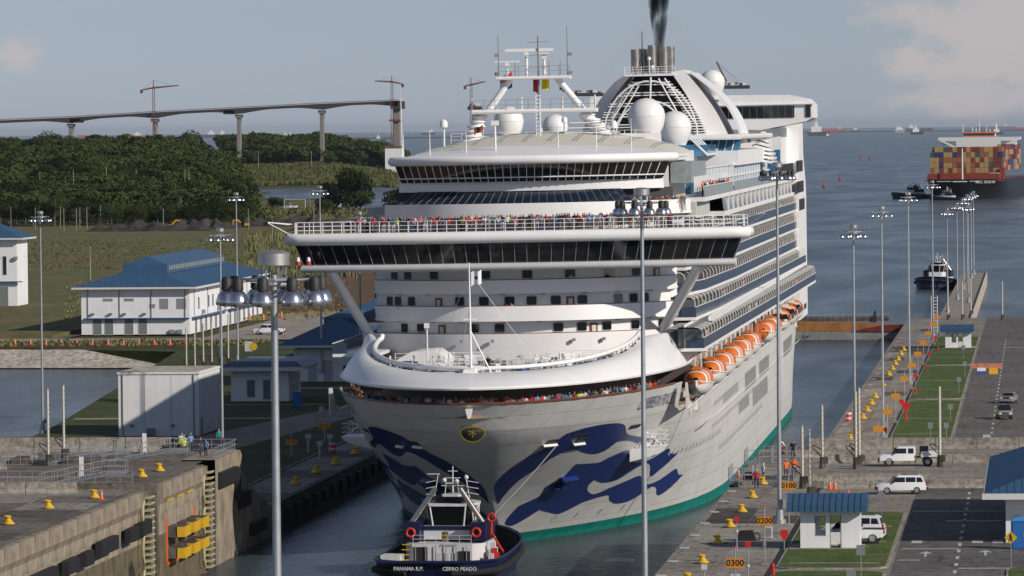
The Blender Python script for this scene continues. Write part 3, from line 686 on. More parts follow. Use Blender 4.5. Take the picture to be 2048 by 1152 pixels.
# rail round the deck above the bridge
def railing(path, z, h, m, parent, name='deck_rail', bars=3, r=.035, step=1):
    mb = MB()
    for k in range(1, bars + 1): mb.tube([(x, y, z + h * k / bars) for x, y in path], r, 4)
    for i in range(0, len(path), step): mb.cyl((path[i][0], path[i][1], z), (path[i][0], path[i][1], z + h), r * 1.5, r * 1.5, 4)
    return mb.build(name, m, parent)
rp = bpath(BX0 + .5, BX1 - .3, 15.8, 3.6, 46)
railing(rp, 30.5, 1.25, S_white, ship); railing([(BX0 + .5, y) for y in (21.8, 22.5, 23.2, 24)], 30.5, 1.25, S_white, ship); railing([(BX1 - .3, y) for y in (21.8, 22.5, 23.2, 24)], 30.5, 1.25, S_white, ship)
railing([(x, 24) for x in [BX0 + .5 + 1.2 * k for k in range(6)]], 30.5, 1.25, S_white, ship); railing([(x, 24) for x in [15 + 1.2 * k for k in range(8)]], 30.5, 1.25, S_white, ship)
for sg, x in ((-1, BX0), (1, BX1)):
    MB().cyl((x, 21, 31.6), (x + sg * 2.0, 19.5, 31.9), .06, .06, 5).cyl((x, 21, 30.6), (x + sg * 2.0, 19.5, 31.85), .05, .05, 5).cyl((x, 23, 31.6), (x + sg * 2.0, 19.5, 31.9), .05, .05, 5).build('wing_boom', S_white, ship)
slab('observation_deck', bpath(BX0 + 1, BX1 - 1, 16, 3.5), 28, 30.3, 30.55, S_deck)
# back wall behind the passengers, next bulwark, slanted glass band, upper lounge
def fb(n_, sf, side, z0, z1, m, xl=XL + .3, xr=XR + .6, th=.2, pw=2.4, **k): return band(n_, fpath(xl, xr, sf, side, pw=pw), z0, z1, th, m, **k)
fb('deck_back_wall', 25.0, 33, 30.55, 32.3, S_grey)
fb('upper_bulwark', 22.5, 30.5, 31.95, 33.35, S_white, xl=-14.9, xr=17.0, th=.25)
MB().prism(fpath(-15.4, 17.0, 22.6, 30.5) + [(17, 40), (-15.4, 40)], 31.9, 32.1).build('upper_deck', S_white, ship)
mb = MB(); n_ = 28
for i in range(n_):
    xa, xb = lerp(-12.9, 11.4, i / n_), lerp(-12.9, 11.4, (i + 1) / n_); ua, ub = lerp(-11.2, 10.1, i / n_), lerp(-11.2, 10.1, (i + 1) / n_)
    MB().quad((xa, front(xa, 23.6), 33.3), (xb, front(xb, 23.6), 33.3), (ub, front(ub, 25.6), 34.65), (ua, front(ua, 25.6), 34.65)).build('sloping_pane', S_sglass, ship)
    mb.cyl((xa, front(xa, 23.58), 33.3), (ua, front(ua, 25.58), 34.66), .022, .022, 4)
mb.build('pane_bars', S_grill, ship)
fb('dark_recess_wall', 27.5, 32, 32.1, 34.7, S_dark, xl=-13.9, xr=15.2)
fb('lounge_skirt', 25.2, 31.5, 34.6, 35.6, S_white, xl=-13.3, xr=14.3, th=.25, flare=-.6)
NB = 34
pa, pb, pc = fpath(-13.1, 14.2, 24.6, 31.5, NB), fpath(-13.3, 14.5, 24.2, 31.3, NB), fpath(-13.6, 15.0, 23.1, 31.0, NB)
for i in range(NB):
    for (A, B, z0, z1) in ((pa, pb, 35.6, 35.98), (pb, pc, 36.08, 37.4)):
        MB().quad((A[i][0], A[i][1], z0), (A[i + 1][0], A[i + 1][1], z0), (B[i + 1][0], B[i + 1][1], z1), (B[i][0], B[i][1], z1)).build('lounge_pane', S_glass, ship)
    MB().cyl((pa[i][0], pa[i][1] - .05, 35.6), (pc[i][0], pc[i][1] - .05, 37.4), .05, .055, 4).build('lounge_mullion', S_white, ship)
MB().tube([(x, y - .02, 36.03) for x, y in pb], .07, 5).build('lounge_transom', S_white, ship)
fb('lounge_interior', 27, 33, 35.6, 37.4, S_dark, xl=-12.6, xr=13.4)
# lounge roof: rounded eave then shallow dome with cream panels
EV = fpath(-13.9, 15.4, 22.6, 31.0, 40)
MB().tube([(-13.6, 36, 37.85), (-13.9, 33, 37.85)] + [(x, y, 37.85) for x, y in EV] + [(15.4, 33, 37.85), (15.1, 36, 37.85)], .5, 10).build('lounge_eave', S_white, ship, smooth=60)
def domef(u, v):
    x = lerp(-13.9, 15.4, u); y0 = front(x, 22.6, 31.0); y = lerp(y0, 62, v)
    e = 1 - (abs(2 * u - 1)) ** 2.2; z = 38.1 + 2.5 * e ** .8 * (1 - (1 - min(1, v * 1.3)) ** 2.2)
    return (x, y, z)
MB().grid(domef, 44, 20, 0, lambda u, v: (1 if v > .2 and abs(((u * 11) % 1) - .5) < .44 else 0)).build('lounge_roof', [S_white, S_cream], ship, smooth=60)
for k in range(1, 11):
    for d_ in (-.006, .006): MB().tube([Vector(domef(k / 11 + d_, v / 14)) + Vector((0, 0, .04)) for v in range(4, 15)], .05, 4).build('dome_rib', S_grill, ship)
MB().prism(EV + [(15.4, 62), (-13.9, 62)], 37.42, 37.7).build('lounge_ceiling', S_white, ship)
for x, y, z, h in ((-13.3, 32, 38, 6.5), (-12.9, 30, 38.2, 2.6), (-10, 29, 38.6, 2.4), (-6, 27.5, 38.8, 2.2), (3.5, 29, 39, 2.4), (7.5, 29, 38.9, 2.6), (11, 31, 38.4, 3.5)): MB().cyl((x, y, z - .4), (x, y, z + h), .07, .03, 5).build('whip_antenna', S_white, ship)
MB().cyl((-3, 28, 38), (-3, 28, 41.6), .12, .1, 8).box((-3, 28, 41.7), (.8, .3, .5)).build('camera_post', S_white, ship)
# ---- body of the ship behind the front and its stacked balcony decks
MB().bx(-14.3, 14.5, 36, 258, 11.3, 30.5).bx(-12.2, 14.5, 36, 258, 30.5, 33.4).bx(-13.4, 14.5, 36, 62, 33.4, 37.4).bx(.5, 13, 62, 84, 33.4, 38.6).bx(5, 13, 84, 106, 33.4, 38.2).build('superstructure', S_white, ship)
MB().bx(-14.6, 14.6, 36, 256, 12.7, 17.4).build('boat_deck_wall', mat('boat_deck_wall_tan', (.30, .24, .19), .8, var=.2, vs=1), ship)
def tier(path, z, out_roof, glass_h=1.05, roofz=2.15, rounded=True, gm=S_bglass, fins=True, slab_m=S_white):
    for sg in ((1, -1)):
        P = [(sg * x, y) for x, y in path]; I = [(sg * 14.4, path[0][1]), (sg * 14.4, path[-1][1])]
        MB().prism(P + I[::-1], z - .32, z).build('balcony_deck', slab_m, ship)
        if glass_h:
            mb = MB(); k = len(P)
            mb.add([(x - sg * .03, y, z) for x, y in P] + [(x - sg * .03, y, z + glass_h) for x, y in P], [(i, i + 1, k + i + 1, k + i) for i in range(k - 1)])
            mb.add([(P[0][0], P[0][1], z), (P[0][0] - sg * 1.5, P[0][1], z), (P[0][0] - sg * 1.5, P[0][1], z + glass_h), (P[0][0], P[0][1], z + glass_h)], [(0, 1, 2, 3)])
            mb.build('glass_balustrade', gm, ship)
            MB().tube([(x, y, z + glass_h + .03) for x, y in P], .05, 4).build('balustrade_rail', S_white, ship)
        if sg < 0: continue
        if fins:
            mb = MB(); y = path[0][1] + .2; top = roofz
            prof = [(0, 0), (0, top - .55), (-.12, top - .25), (-.4, top - .06), (-.8, top), (-2.4, top), (-2.4, 0)] if rounded else [(0, 0), (0, glass_h + .2), (-.5, top), (-2.4, top), (-2.4, 0)]
            while y < path[-1][1]:
                x = interp([(b, a) for a, b in path], y) - .1
                mb.ext([(x + a - .16, z + c) for a, c in prof], y, y + .12, 1); mb.tube([(x + a, y, z + c) for a, c in prof[:5]], .085, 4, 0); y += 4.4
            mb.build('balcony_partitions', [S_part, S_fin], ship, fix=False)['kind'] = 'stuff'
            if out_roof:
                mb = MB()
                prof = [(-.2, top - .35), (-.42, top - .12), (-.8, top - .05), (-3.4, top - .02), (-3.4, top - .15), (-.8, top - .2), (-.4, top - .3)]
                y = path[0][1] + .2
                while y < path[-1][1] - 1:
                    x = interp([(b, a) for a, b in path], y) - .08
                    mb.ext([(x + a, z + c) for a, c in prof], y, y + 4.3, 0); y += 4.4
                mb.build('balcony_canopies', S_can, ship)['kind'] = 'stuff'
        # recessed cabin wall with dark glazed doors
        mb = MB(); y = path[0][1] + .5
        while y < path[-1][1] - 2:
            x = interp([(b, a) for a, b in path], y) - 1.9; mb.bx(x - .1, x, y, y + 1.7, z + .05, z + 2.0); y += 2.75
        mb.build('cabin_doors', S_glass, ship)['kind'] = 'stuff'
        k = len(P); MB().add([(x - 2.0, y, z) for x, y in P] + [(x - 2.0, y, z + 2.4) for x, y in P], [(i, i + 1, k + i + 1, k + i) for i in range(k - 1)]).build('cabin_wall', S_white, ship)
T1 = [(19.1, 17), (19.4, 60), (20.1, 160), (20.6, 252)]
T2 = [(17.5, 30), (18.2, 60), (18.7, 150), (19.2, 253)]
T3 = [(16.4, 31), (17.6, 45), (18.3, 90), (18.6, 250)]
tier(T1, 18.3, True); tier(T2, 21.0, True); tier(T3, 23.5, False, rounded=True); tier(T3, 26.2, False); tier(T3, 28.9, False, roofz=2.0)
# clutter rail between tier 1 canopy and tier 2
mb = MB(); y = 34
while y < 250: mb.cyl((18.6, y, 20.5), (18.6, y, 21.0), .12, .12, 5); mb.box((18.9, y + .6, 20.7), (.5, .5, .5)); y += 2.75
mb.build('canopy_brackets', S_white, ship)['kind'] = 'stuff'
# gallery windows and public decks above
for sg in (1, -1):
    gx = 18.3 if sg > 0 else -15.2
    MB().bx(min(sg * 14.4, gx), max(sg * 14.4, gx), 70, 250, 30.9, 31.4).build('gallery_sill', S_white, ship)
    if sg > 0: MB().bx(min(sg * 14.4, gx), max(sg * 14.4, gx), 36, 252, 33.0, 33.45).build('gallery_head', S_white, ship)
    MB().bx(min(sg * 14.4, sg * 17.4), max(sg * 14.4, sg * 17.4), 34, 58, 31.4, 33.0).build('gallery_wall', S_part, ship)
y = 72
while y < 240:
    MB().quad((18.1, y, 31.4), (18.1, y + 9.2, 31.4), (17.9, y + 9.2, 33.0), (17.9, y, 33.0)).build('gallery_pane', S_glass, ship)
    MB().bx(17.95, 18.2, y + 9.2, y + 9.5, 31.4, 33.0).build('gallery_post', S_white, ship); y += 9.5
# lido deck rail panels (grey-green glass) and the storeys behind
S_pale = mat('frosted_rail_glass', (.30, .34, .34), .3, var=.2, vs=1.2)
for y0, y1 in ((36, 88), (92, 150), (153, 205), (208, 240)):
    MB().bx(18.2, 18.28, y0, y1, 33.5, 34.55).build('rail_glass', S_pale, ship); MB().cyl((18.25, y0, 34.6), (18.25, y1, 34.6), .05, .05, 5).build('rail_cap', S_white, ship)
MB().bx(18.0, 18.35, 205, 236, 33.4, 35.6).build('movie_panel', S_dark, ship)
mb = MB()
for k in range(26): mb.bx(17.0, 17.1, 38 + k * 2.2, 38.8 + k * 2.2, 33.5, 35.6)
mb.build('sunshade_slats', S_white, ship)['kind'] = 'stuff'
for (x0, x1, y0, y1, z0, z1, m, nm) in ((10, 16.5, 62, 110, 33.5, 36.0, S_lglass, 'pool_enclosure'), (6, 14.6, 100, 170, 37.5, 38.8, S_lglass, 'solarium_glass'), (8, 16.6, 118, 200, 33.5, 36.3, S_lglass, 'arcade_glass'),
                                     (14.7, 16.9, 36, 60, 35.0, 37.2, S_pale, 'screen_wall')):
    MB().bx(x0, x1, y0, y1, z0, z1).build(nm, m, ship)
mb = MB()
for y in range(62, 200, 6): mb.bx(16.45, 16.75, y, y + .5, 33.5, 36.4)
for z in (34.9, 36.3): mb.bx(16.4, 16.8, 62, 200, z, z + .18)
for y in range(100, 170, 5): mb.cyl((14.7, y, 37.5), (12.6, y, 39.6), .15, .12, 5)
mb.build('arcade_frame', S_white, ship)
mb = MB()
for k in range(16):                       # row of raked glazing under the long canopy, one pane each
    x = 3.0 + .9 * k
    MB().quad((x, 118, 38.0), (x + .8, 118, 38.0), (x + 1.1, 119.2, 39.4), (x + .3, 119.2, 39.4)).build('solarium_pane', S_lglass, ship)
    mb.cyl((x - .05, 117.9, 38.0), (x + .25, 119.1, 39.4), .07, .07, 4)
mb.build('solarium_bars', S_white, ship)
MB().bx(2, 17.5, 117, 190, 39.4, 39.9).tube([(2, 117, 39.65), (17.5, 117, 39.65), (17.5, 190, 39.65)], .35, 8).build('solarium_canopy', S_white, ship, smooth=40)
MB().bx(2, 17.2, 117.4, 190, 36.2, 38.0).build('solarium_base', S_white, ship)
for k in range(7): MB().ext([(14.5 + .35 * k, 36.6 + .55 * k), (18.6 - .2 * k, 35.9 + .55 * k), (18.7 - .2 * k, 36.2 + .55 * k), (14.6 + .35 * k, 36.9 + .55 * k)], 176 + k, 186 + k, 0).build('stepped_louvre', S_white, ship)
# aft block, fin and the lounge slung across the stern
MB().ext([(236, 13), (262, 13), (263.5, 31), (262, 33), (256.5, 36.5), (256, 41.4), (246, 41.4), (240, 33.4)], 16.9, 18.9, 0, 'x').build('stern_fin', S_white, ship)
MB().ext([(236, 13), (262, 13), (263.5, 31), (256, 41.4), (246, 41.4), (240, 33.4)], -18.9, -16.9, 0, 'x').build('stern_fin', S_white, ship)
MB().bx(10.5, 17.2, 224, 252, 33.4, 40.6).build('aft_pylon', S_white, ship)
for z, y0 in ((31.3, 238), (28.7, 240), (34.3, 236)):
    MB().bx(18.8, 19.0, y0, y0 + 16, z, z + 1.6).build('stern_opening', S_dark, ship)
lo = [(-9.5, 41.4), (14.5, 40.4), (20.9, 41.5), (21.8, 42.0), (21.8, 43.9), (21.0, 44.7), (18.5, 45.3), (-9.5, 45.6)]
MB().ext(lo, 222, 240, 0).build('stern_lounge', S_white, ship, smooth=30)
MB().bx(7.5, 19.3, 221.85, 222.0, 42.1, 43.7).build('lounge_window_band', S_glass, ship); MB().bx(20.9, 21.6, 221.85, 222, 42.1, 43.8).build('lounge_window_band', S_glass, ship)
for x in range(8, 20): MB().bx(x, x + .03, 221.8, 221.86, 42.1, 43.7).build('window_bar', S_grill, ship)
MB().bx(-9.5, 22.2, 221.5, 222, 43.9, 44.05).build('lounge_visor', S_white, ship)
MB().bx(14.8, 17.2, 222.2, 223.0, 34.2, 37.6).build('pylon_glass', S_lglass, ship)
# ---- funnel: two great curved wings, louvres, steel stacks
def arc(t0, z0, t1, z1, bul, n=14):
    return [(lerp(t0, t1, i / n) + bul * math.sin(math.pi * i / n), lerp(z0, z1, i / n) + abs(bul) * .25 * math.sin(math.pi * i / n)) for i in range(n + 1)]
FY = 168
def wing(xo0, zo0, xo1, zo1, bul, th, name):
    o = arc(xo0, zo0, xo1, zo1, bul); mb = MB(); k = len(o)
    vs = []
    for y0, off in ((FY, 0), (FY + 16, 0)):
        for i, (x, z) in enumerate(o): vs.append((x, y0 + (4 * (1 - i / k)), z))
        for i, (x, z) in enumerate(o): vs.append((x + th * (1.2 - .6 * i / k), y0 + (4 * (1 - i / k)), z - abs(th) * .12))
    fs = []
    for i in range(k - 1):
        fs += [(i, i + 1, k + i + 1, k + i), (2 * k + i, 3 * k + i, 3 * k + i + 1, 2 * k + i + 1), (i, 2 * k + i, 2 * k + i + 1, i + 1), (k + i, k + i + 1, 3 * k + i + 1, 3 * k + i)]
    return mb.add(vs, fs).build(name, S_white, ship, smooth=50)
wing(-6.9, 39.6, -.5, 48.3, -.6, 1.7, 'funnel_wing'); wing(13.4, 38.6, 7.4, 48.5, .55, -2.6, 'funnel_wing')
wing(15.0, 38.8, 8.3, 48.2, 1.35, -.35, 'funnel_outer_wing')
mb = MB()
for k in range(22):
    f = k / 22; z = 39.6 + 7.6 * f
    xl = lerp(-4.6, 1.0, f) - 1.1 * math.sin(math.pi * f); xr = lerp(10.4, 5.2, f) + .9 * math.sin(math.pi * f)
    mb.bx(xr - 2.3 * (1 - .55 * f), xr, FY - 1.0 + 2 * f, FY + 6, z, z + .14); mb.bx(xl, xl + 2.0 * (1 - .45 * f), FY - 1.0 + 2 * f, FY + 6, z, z + .12)
    if k % 4 in (0, 1): mb.bx(xl, xr, FY - .6, FY - .3, z + .05, z + .18)
mb.build('funnel_louvres', S_white, ship)['kind'] = 'stuff'
MB().ext([(-4.4, 38.5), (10.5, 38.5), (6.2, 47.8), (.6, 47.8)], FY + 5, FY + 13).build('funnel_core', S_dark, ship)
mb = MB()
for cz, w, hh in ((39.5, 6.2, 7.6), (39.5, 4.6, 5.0)):
    mb.tube([(3.0 + w * math.cos(R(a)), FY - 1.2, cz + hh * math.sin(R(a))) for a in range(0, 181, 12)], .11, 6)
mb.cyl((3.0, FY - 1.3, 42.5), (3.2, FY - 1.3, 47.6), .12, .12, 6)
for x0, x1 in ((-3.6, .9), (-2.6, 1.6)): mb.cyl((x0, FY - 1.2, 39.6), (x1, FY - 1.2, 46.5), .1, .1, 6)
for x0, x1 in ((9.2, 5.0), (7.6, 4.2)): mb.cyl((x0, FY - 1.2, 41), (x1, FY - 1.2, 47.4), .1, .1, 6)
mb.build('funnel_hoops', S_white, ship, smooth=50)
MB().bx(-.2, 6.4, FY - 1.5, FY + 6, 47.75, 47.95).build('funnel_platform', S_white, ship)
railing([(-.2 + 1.1 * i, FY - 1.5) for i in range(7)], 47.95, 1.0, S_white, ship, 'platform_rail', 3)
for x, y, r, h in ((1.0, FY + 2, .62, 3.1), (1.9, FY + 4, .6, 3.2), (3.2, FY + 2.4, .6, 3.6), (4.0, FY + 5, .6, 3.5), (4.7, FY + 2.6, .6, 3.45), (5.5, FY + 3.5, .55, 3.4)):
    MB().lathe([(r, 0), (r, h), (r - .06, h), (r - .1, h - .5), (.01, h - .5)], (x, y, 48.2), 14).build('exhaust_stack', S_steel, ship, smooth=40)
MB().cyl((2.1, FY - .5, 48), (2.1, FY - .5, 53.6), .09, .05, 6).cyl((1.3, FY - .5, 48), (2.1, FY - .5, 51), .06, .06, 4).cyl((2.9, FY - .5, 48), (2.1, FY - .5, 51), .06, .06, 4).build('funnel_mast', S_dark, ship)
for x, z, r in ((3.0, 50.0, .28), (3.4, 48.9, .25)): MB().sph((x, FY - 1, z), r, 10).cyl((x, FY - 1, 48), (x, FY - 1, z), .08, .08, 6).build('small_radome', S_radome, ship, smooth=60)
# ---- radomes
def radome(x, y, z, r, base=1.2, name='radome'):
    prof = [(.6 * r, -1.35 * r), (.62 * r, -1.1 * r), (.72 * r, -.85 * r), (.9 * r, -.5 * r), (r, 0), (.93 * r, .38 * r), (.7 * r, .72 * r), (.38 * r, .93 * r), (.01, r)]
    o = MB().lathe(prof, n=24).build(name, S_radome, ship, (x, y, z), smooth=70)
    MB().lathe([(.75 * r, -1.36 * r), (.75 * r, -1.25 * r)], n=20).cyl((0, 0, -1.3 * r - base), (0, 0, -1.3 * r), .3 * r, .5 * r, 10).build('radome_base', S_grey, o, smooth=50)
    MB().tube([(r * 1.004 * math.cos(R(a)), r * 1.004 * math.sin(R(a)), 0) for a in range(0, 360, 15)], .015, 4, 0, True).build('panel_seam', S_grey, o)
radome(8.25, 90, 42.2, 2.2, 2.2); radome(10.7, 102, 40.9, 2.0, 1.0); radome(9.4, 196, 47.0, 1.75, 3.0); radome(-5.0, 62, 41.9, 1.7, 1.2); radome(-.2, 66, 41.2, 1.45, .8)
for x, y, z, r in ((5.2, 80, 41.4, .45), (1.4, 60, 42.0, .33), (-10.3, 45, 41.8, .42)):
    MB().lathe([(.01, r * 1.1), (r * .7, r * .8), (r, .1), (r, -r), (.01, -r)], (x, y, z), 12).cyl((x, y, z - 2.5), (x, y, z - r), .12, .12, 6).build('small_radome', S_radome, ship, smooth=60)
# ---- radar mast: A-frame legs, two platforms, spiral bases
MY = 46
def gp(u, v): return gs(u, v, MY)
mb = MB()
MB().bx(-7.2, 6.2, MY - 1.2, MY + 1.6, 42.75, 43.15).tube([(-7.2, MY - 1.2, 42.95), (6.2, MY - 1.2, 42.95)], .25, 8).build('lower_platform', S_white, ship, smooth=40)
MB().bx(-4.5, 3.4, MY - 1.0, MY + 1.4, 46.35, 46.7).tube([(-4.5, MY - 1.0, 46.52), (3.4, MY - 1.0, 46.52)], .2, 8).build('upper_platform', S_white, ship, smooth=40)
for a, b in (((-5.6, MY, 43), (-3.0, MY, 46.5)), ((4.7, MY, 43), (1.9, MY, 46.5))): MB().cyl(a, b, .38, .34, 12).build('mast_leg', S_white, ship, smooth=50)
railing([(-7.1 + 1.2 * i, MY - 1.3) for i in range(12)], 43.1, 1.1, S_grill, ship, 'platform_rail', 2, .03)
railing([(-4.3 + 1.1 * i, MY - 1.1) for i in range(8)], 46.7, 1.1, S_grill, ship, 'platform_rail', 2, .03)
for x0, x1 in ((-7.6, -6.2), (7.6, 4.6)):
    mb = MB().cyl((x0, MY, 39.4), (x1, MY, 42.8), .9, .55, 12)
    for k in range(6): f = k / 6; mb.lathe([(.9 - .35 * f, 0), (1.2 - .35 * f, .1), (1.15 - .3 * f, .22), (.85 - .35 * f, .3)], (lerp(x0, x1, f), MY, lerp(39.7, 42.8, f)), 14)
    mb.build('ribbed_mast_base', S_white, ship, smooth=40)
for k in range(4): MB().bx(2.4 + .3 * k, 9.6 - .9 * k, MY - 1, MY - .4, 39.9 + .55 * k, 40.0 + .55 * k).build('mast_step', S_white, ship)
for x, z0, z1, w in ((-1.3, 46.7, 49.2, 5.2), (-3.4, 46.7, 48.0, 2.7), (.6, 46.7, 48.8, 1.1)):
    o = MB().cyl((x, MY, z0), (x, MY, z1), .2, .13, 8).box((x, MY, z1), (.45, .45, .5)).build('radar_post', S_white, ship)
    MB().box((x + (.3 if w > 3 else 0), MY - .1, z1 + .32), (w, .3, .32 if w > 3 else .14)).build('radar_scanner', S_white, o)
mb = MB().cyl((0, MY - .3, 42), (0, MY - .3, 51.0), .14, .1, 6)
for z in (50.3, 48.9, 47.6): mb.cyl((-1.1, MY - .3, z), (1.1, MY - .3, z + .1), .05, .05, 4)
for s_, x in ((1, -4.25), (1, 3.2)):
    mb.cyl((x, MY - .8, 46.6), (x, MY - .8, 51.2 if x < 0 else 52.0), .08, .05, 5)
    for z in (47.0, 49.0): mb.box((x - .2 if x < 0 else x + .25, MY - .8, z), (.5, .2, .35))
for x in (-2.5, 2.4, 1.2): mb.cyl((x, MY - .8, 46.7), (x, MY - .8, 48.3), .05, .05, 4)
mb.build('signal_mast', S_grill, ship)
for x, z0, z1 in ((.6, 38.5, 44.3), (-7.2, 43, 44.4), (6.1, 43, 44.6), (2.6, 43, 44.4), (-1.8, 43, 44.5)): MB().cyl((x, 40 if z0 < 40 else MY - 1.2, z0), (x, 40 if z0 < 40 else MY - 1.2, z1), .09, .07, 6).build('antenna_post', S_white, ship)
mb = MB()
for k in range(14): mb.bx(.25, .75, 39.9, 40.0, 39.3 + .4 * k, 39.38 + .4 * k)
mb.cyl((.2, 39.9, 38.5), (.2, 39.9, 44.6), .05, .05, 4).build('mast_ladder', S_white, ship)
# sun deck clutter behind the dome: parapet and loungers
MB().bx(-9, 12, 60, 61, 37.3, 40.3).build('sun_deck_parapet', S_white, ship); MB().ext([(2.2, 39.6), (2.6, 40.4), (9.8, 40.4), (10.4, 39.6)], 70, 74).build('purple_awning', mat('awning_purple', (.10, .07, .16), .7), ship)
railing([(-11 + 1.2 * i, 58) for i in range(20)], 39.6, 1.1, S_white, ship, 'platform_rail', 3, .03)
# ---- foremast on the bow
mb = MB().cyl((-.9, -19, 17.3), (-.9, -19, 28.3), .14, .06, 8).cyl((-.9, -19, 21.8), (1.1, -19, 17.6), .08, .08, 6).cyl((-.9, -19, 27.5), (-6, -8, 17.3), .02, .02, 3).cyl((-.9, -19, 27.5), (5, -8, 17.3), .02, .02, 3).cyl((-.9, -19, 24), (-2.6, -18, 17.4), .03, .03, 3).box((-.9, -19, 22.9), (1.3, .15, .14)).box((-.6, -19, 19.4), (1.9, .12, .12))
mb.cyl((-.9, -19, 20.5), (-.9, -16.5, 17.3), .08, .08, 6)
mb.ext([(-1.9, 16.9), (-1.4, 18.2), (-.4, 18.2), (.1, 16.9)], -20.8, -18.2)
mb.build('foremast', S_white, ship)
for x0, x1 in ((-5.6, -2.2), (.8, 4.0)):
    mb = MB()
    for z in (17.6, 17.95): mb.cyl((x0, -21.5, z), (x1, -21.5, z), .035, .035, 4)
    for k in range(5): mb.cyl((lerp(x0, x1, k / 4), -21.5, 17.0), (lerp(x0, x1, k / 4), -21.5, 18.0), .035, .035, 4)
    mb.build('bow_tip_rail', S_white, ship)
MB().cyl((-6.6, -6, 17.2), (-6.6, -6, 21.6), .09, .07, 6).box((-6.6, -6.2, 21.9), (.45, .4, .5)).build('deck_lamp', S_white, ship)
railing([(lerp(-9, -1, i / 7), -8) for i in range(8)], 17.2, 1.5, S_white, ship, 'bow_deck_rail', 3, .04); railing([(lerp(1, 9, i / 7), -3) for i in range(8)], 17.2, 1.3, S_white, ship, 'bow_deck_rail', 3, .04)
railing([(lerp(8, 12, i / 4), 2) for i in range(5)], 17.2, 1.5, S_white, ship, 'bow_deck_rail', 4, .04)
MB().bx(1.2, 9.6, 5, 9, 17.3, 17.7).build('pool_strip', mat('pool_blue', (.02, .16, .26), .2), ship); MB().ext([(-11.2, 17.2), (-11.0, 18.1), (-9.5, 18.9), (-7.2, 19.0), (-6.2, 18.3), (-5.9, 17.2)], 5, 12).build('spa_cover', S_white, ship, smooth=50)
for x, y in ((3.2, -12), (-8.6, -3), (-9.4, 0)): MB().lathe([(.01, 1.0), (.75, .95), (.85, .55), (.8, .1), (.01, .1)], (x, y, 17.2), 12).build('winch_cover', mat('tarpaulin_blue', (.01, .05, .2), .7), ship, smooth=40)
for k in range(64):
    x, y = rnd.uniform(-11, 12), rnd.uniform(-13, 17) if k % 2 else rnd.uniform(-13, 2)
    if abs(x) > 9 and y < -2: x *= .6
    q = MB(); c_ = rnd.choice((S_white, S_white, S_grey, S_grill))
    if k % 4 == 0: q.cyl((0, 0, 0), (0, 0, rnd.uniform(.8, 1.9)), .12, .1, 6).box((0, 0, 1.0), (.5, .2, .2))
    elif k % 4 == 1: q.lathe([(.3, 0), (.3, .5), (.45, .6), (.45, .75), (.01, .8)], n=10)
    elif k % 4 == 2: q.box((0, 0, .45), (rnd.uniform(.6, 1.6), .6, .9))
    else: q.cyl((-.7, 0, .5), (.7, 0, .5), .35, .35, 10).bx(-.8, .8, -.4, .4, 0, .3)
    q.build(('vent_post', 'bitt', 'deck_locker', 'mooring_winch')[k % 4], c_, ship, (x, y, 17.25), rnd.uniform(0, 3))
for y, x0, x1 in ((-11, -7, -2), (-5, -10, 4), (12, -12, 12), (-9, 1.5, 7)):
    railing([(lerp(x0, x1, i / 8), y) for i in range(9)], 17.2, 1.25, S_white, ship, 'bow_deck_rail', 3, .035)
mb = MB()
for k in range(9): mb.box((rnd.uniform(-7.5, -2), rnd.uniform(-14, -9), 17.55), (rnd.uniform(.5, 1.2), .6, .7), rnd.uniform(0, 3))
mb.build('winch', S_grill, ship)
# ---- bow wave marking (printed on the hull: thin sheets that follow the plating)
WAVE1 = [(-4.11, 2.12), (-4.8, 2.51), (-5.34, 3.05), (-6.11, 4.08), (-5.14, 4.7), (-4.97, 5.03), (-6.38, 5.96), (-6.18, 6.43), (-5.67, 6.89), (-6.92, 8.14), (-1.91, 7.96), (-0.8, 8.38), (2.59, 8.86), (5.89, 7.95), (8.7, 7.27), (11.26, 7.1), (13.96, 7.28), (18.45, 8.04), (21.04, 7.34), (24.91, 7.15), (20.67, 5.62), (19.48, 5.13), (18.28, 5.42), (15.82, 6.45), (13.4, 6.86), (10.77, 6.48), (8.67, 5.56), (5.23, 5.5), (2.27, 6.0), (2.3, 5.5), (3.76, 4.8), (6.4, 4.27), (8.76, 4.7), (11.74, 5.2), (14.78, 5.5), (19.9, 4.28), (23.94, 4.52), (28.22, 5.32), (31.22, 4.5), (33.86, 4.37), (31.12, 3.35), (28.18, 2.62), (26.55, 2.78), (24.57, 3.6), (22.12, 3.82), (18.8, 2.77), (15.15, 2.68), (12.21, 3.25), (10.32, 3.89), (5.98, 3.55), (4.29, 2.82), (3.08, 2.56), (-1.55, 3.35), (-2.03, 2.45), (-2.76, 1.91)]
WAVE2 = [(-9.48, 4.53), (-14.04, 6.57), (-16.25, 8.09), (-17.25, 9.3), (-16.96, 10.1), (-17.16, 11.73), (-15.29, 12.09), (-12.43, 12.26), (-8.48, 12.18), (-5.52, 11.78), (-2.24, 10.75), (4.69, 9.97), (8.97, 9.61), (7.08, 9.28), (4.62, 9.38), (0.66, 9.92), (-3.06, 10.05), (-3.9, 9.27), (-5.82, 9.05), (-8.79, 9.43), (-11.26, 9.83), (-12.87, 9.69), (-13.42, 9.05), (-13.03, 8.38), (-12.49, 7.02), (-11.15, 5.79)]

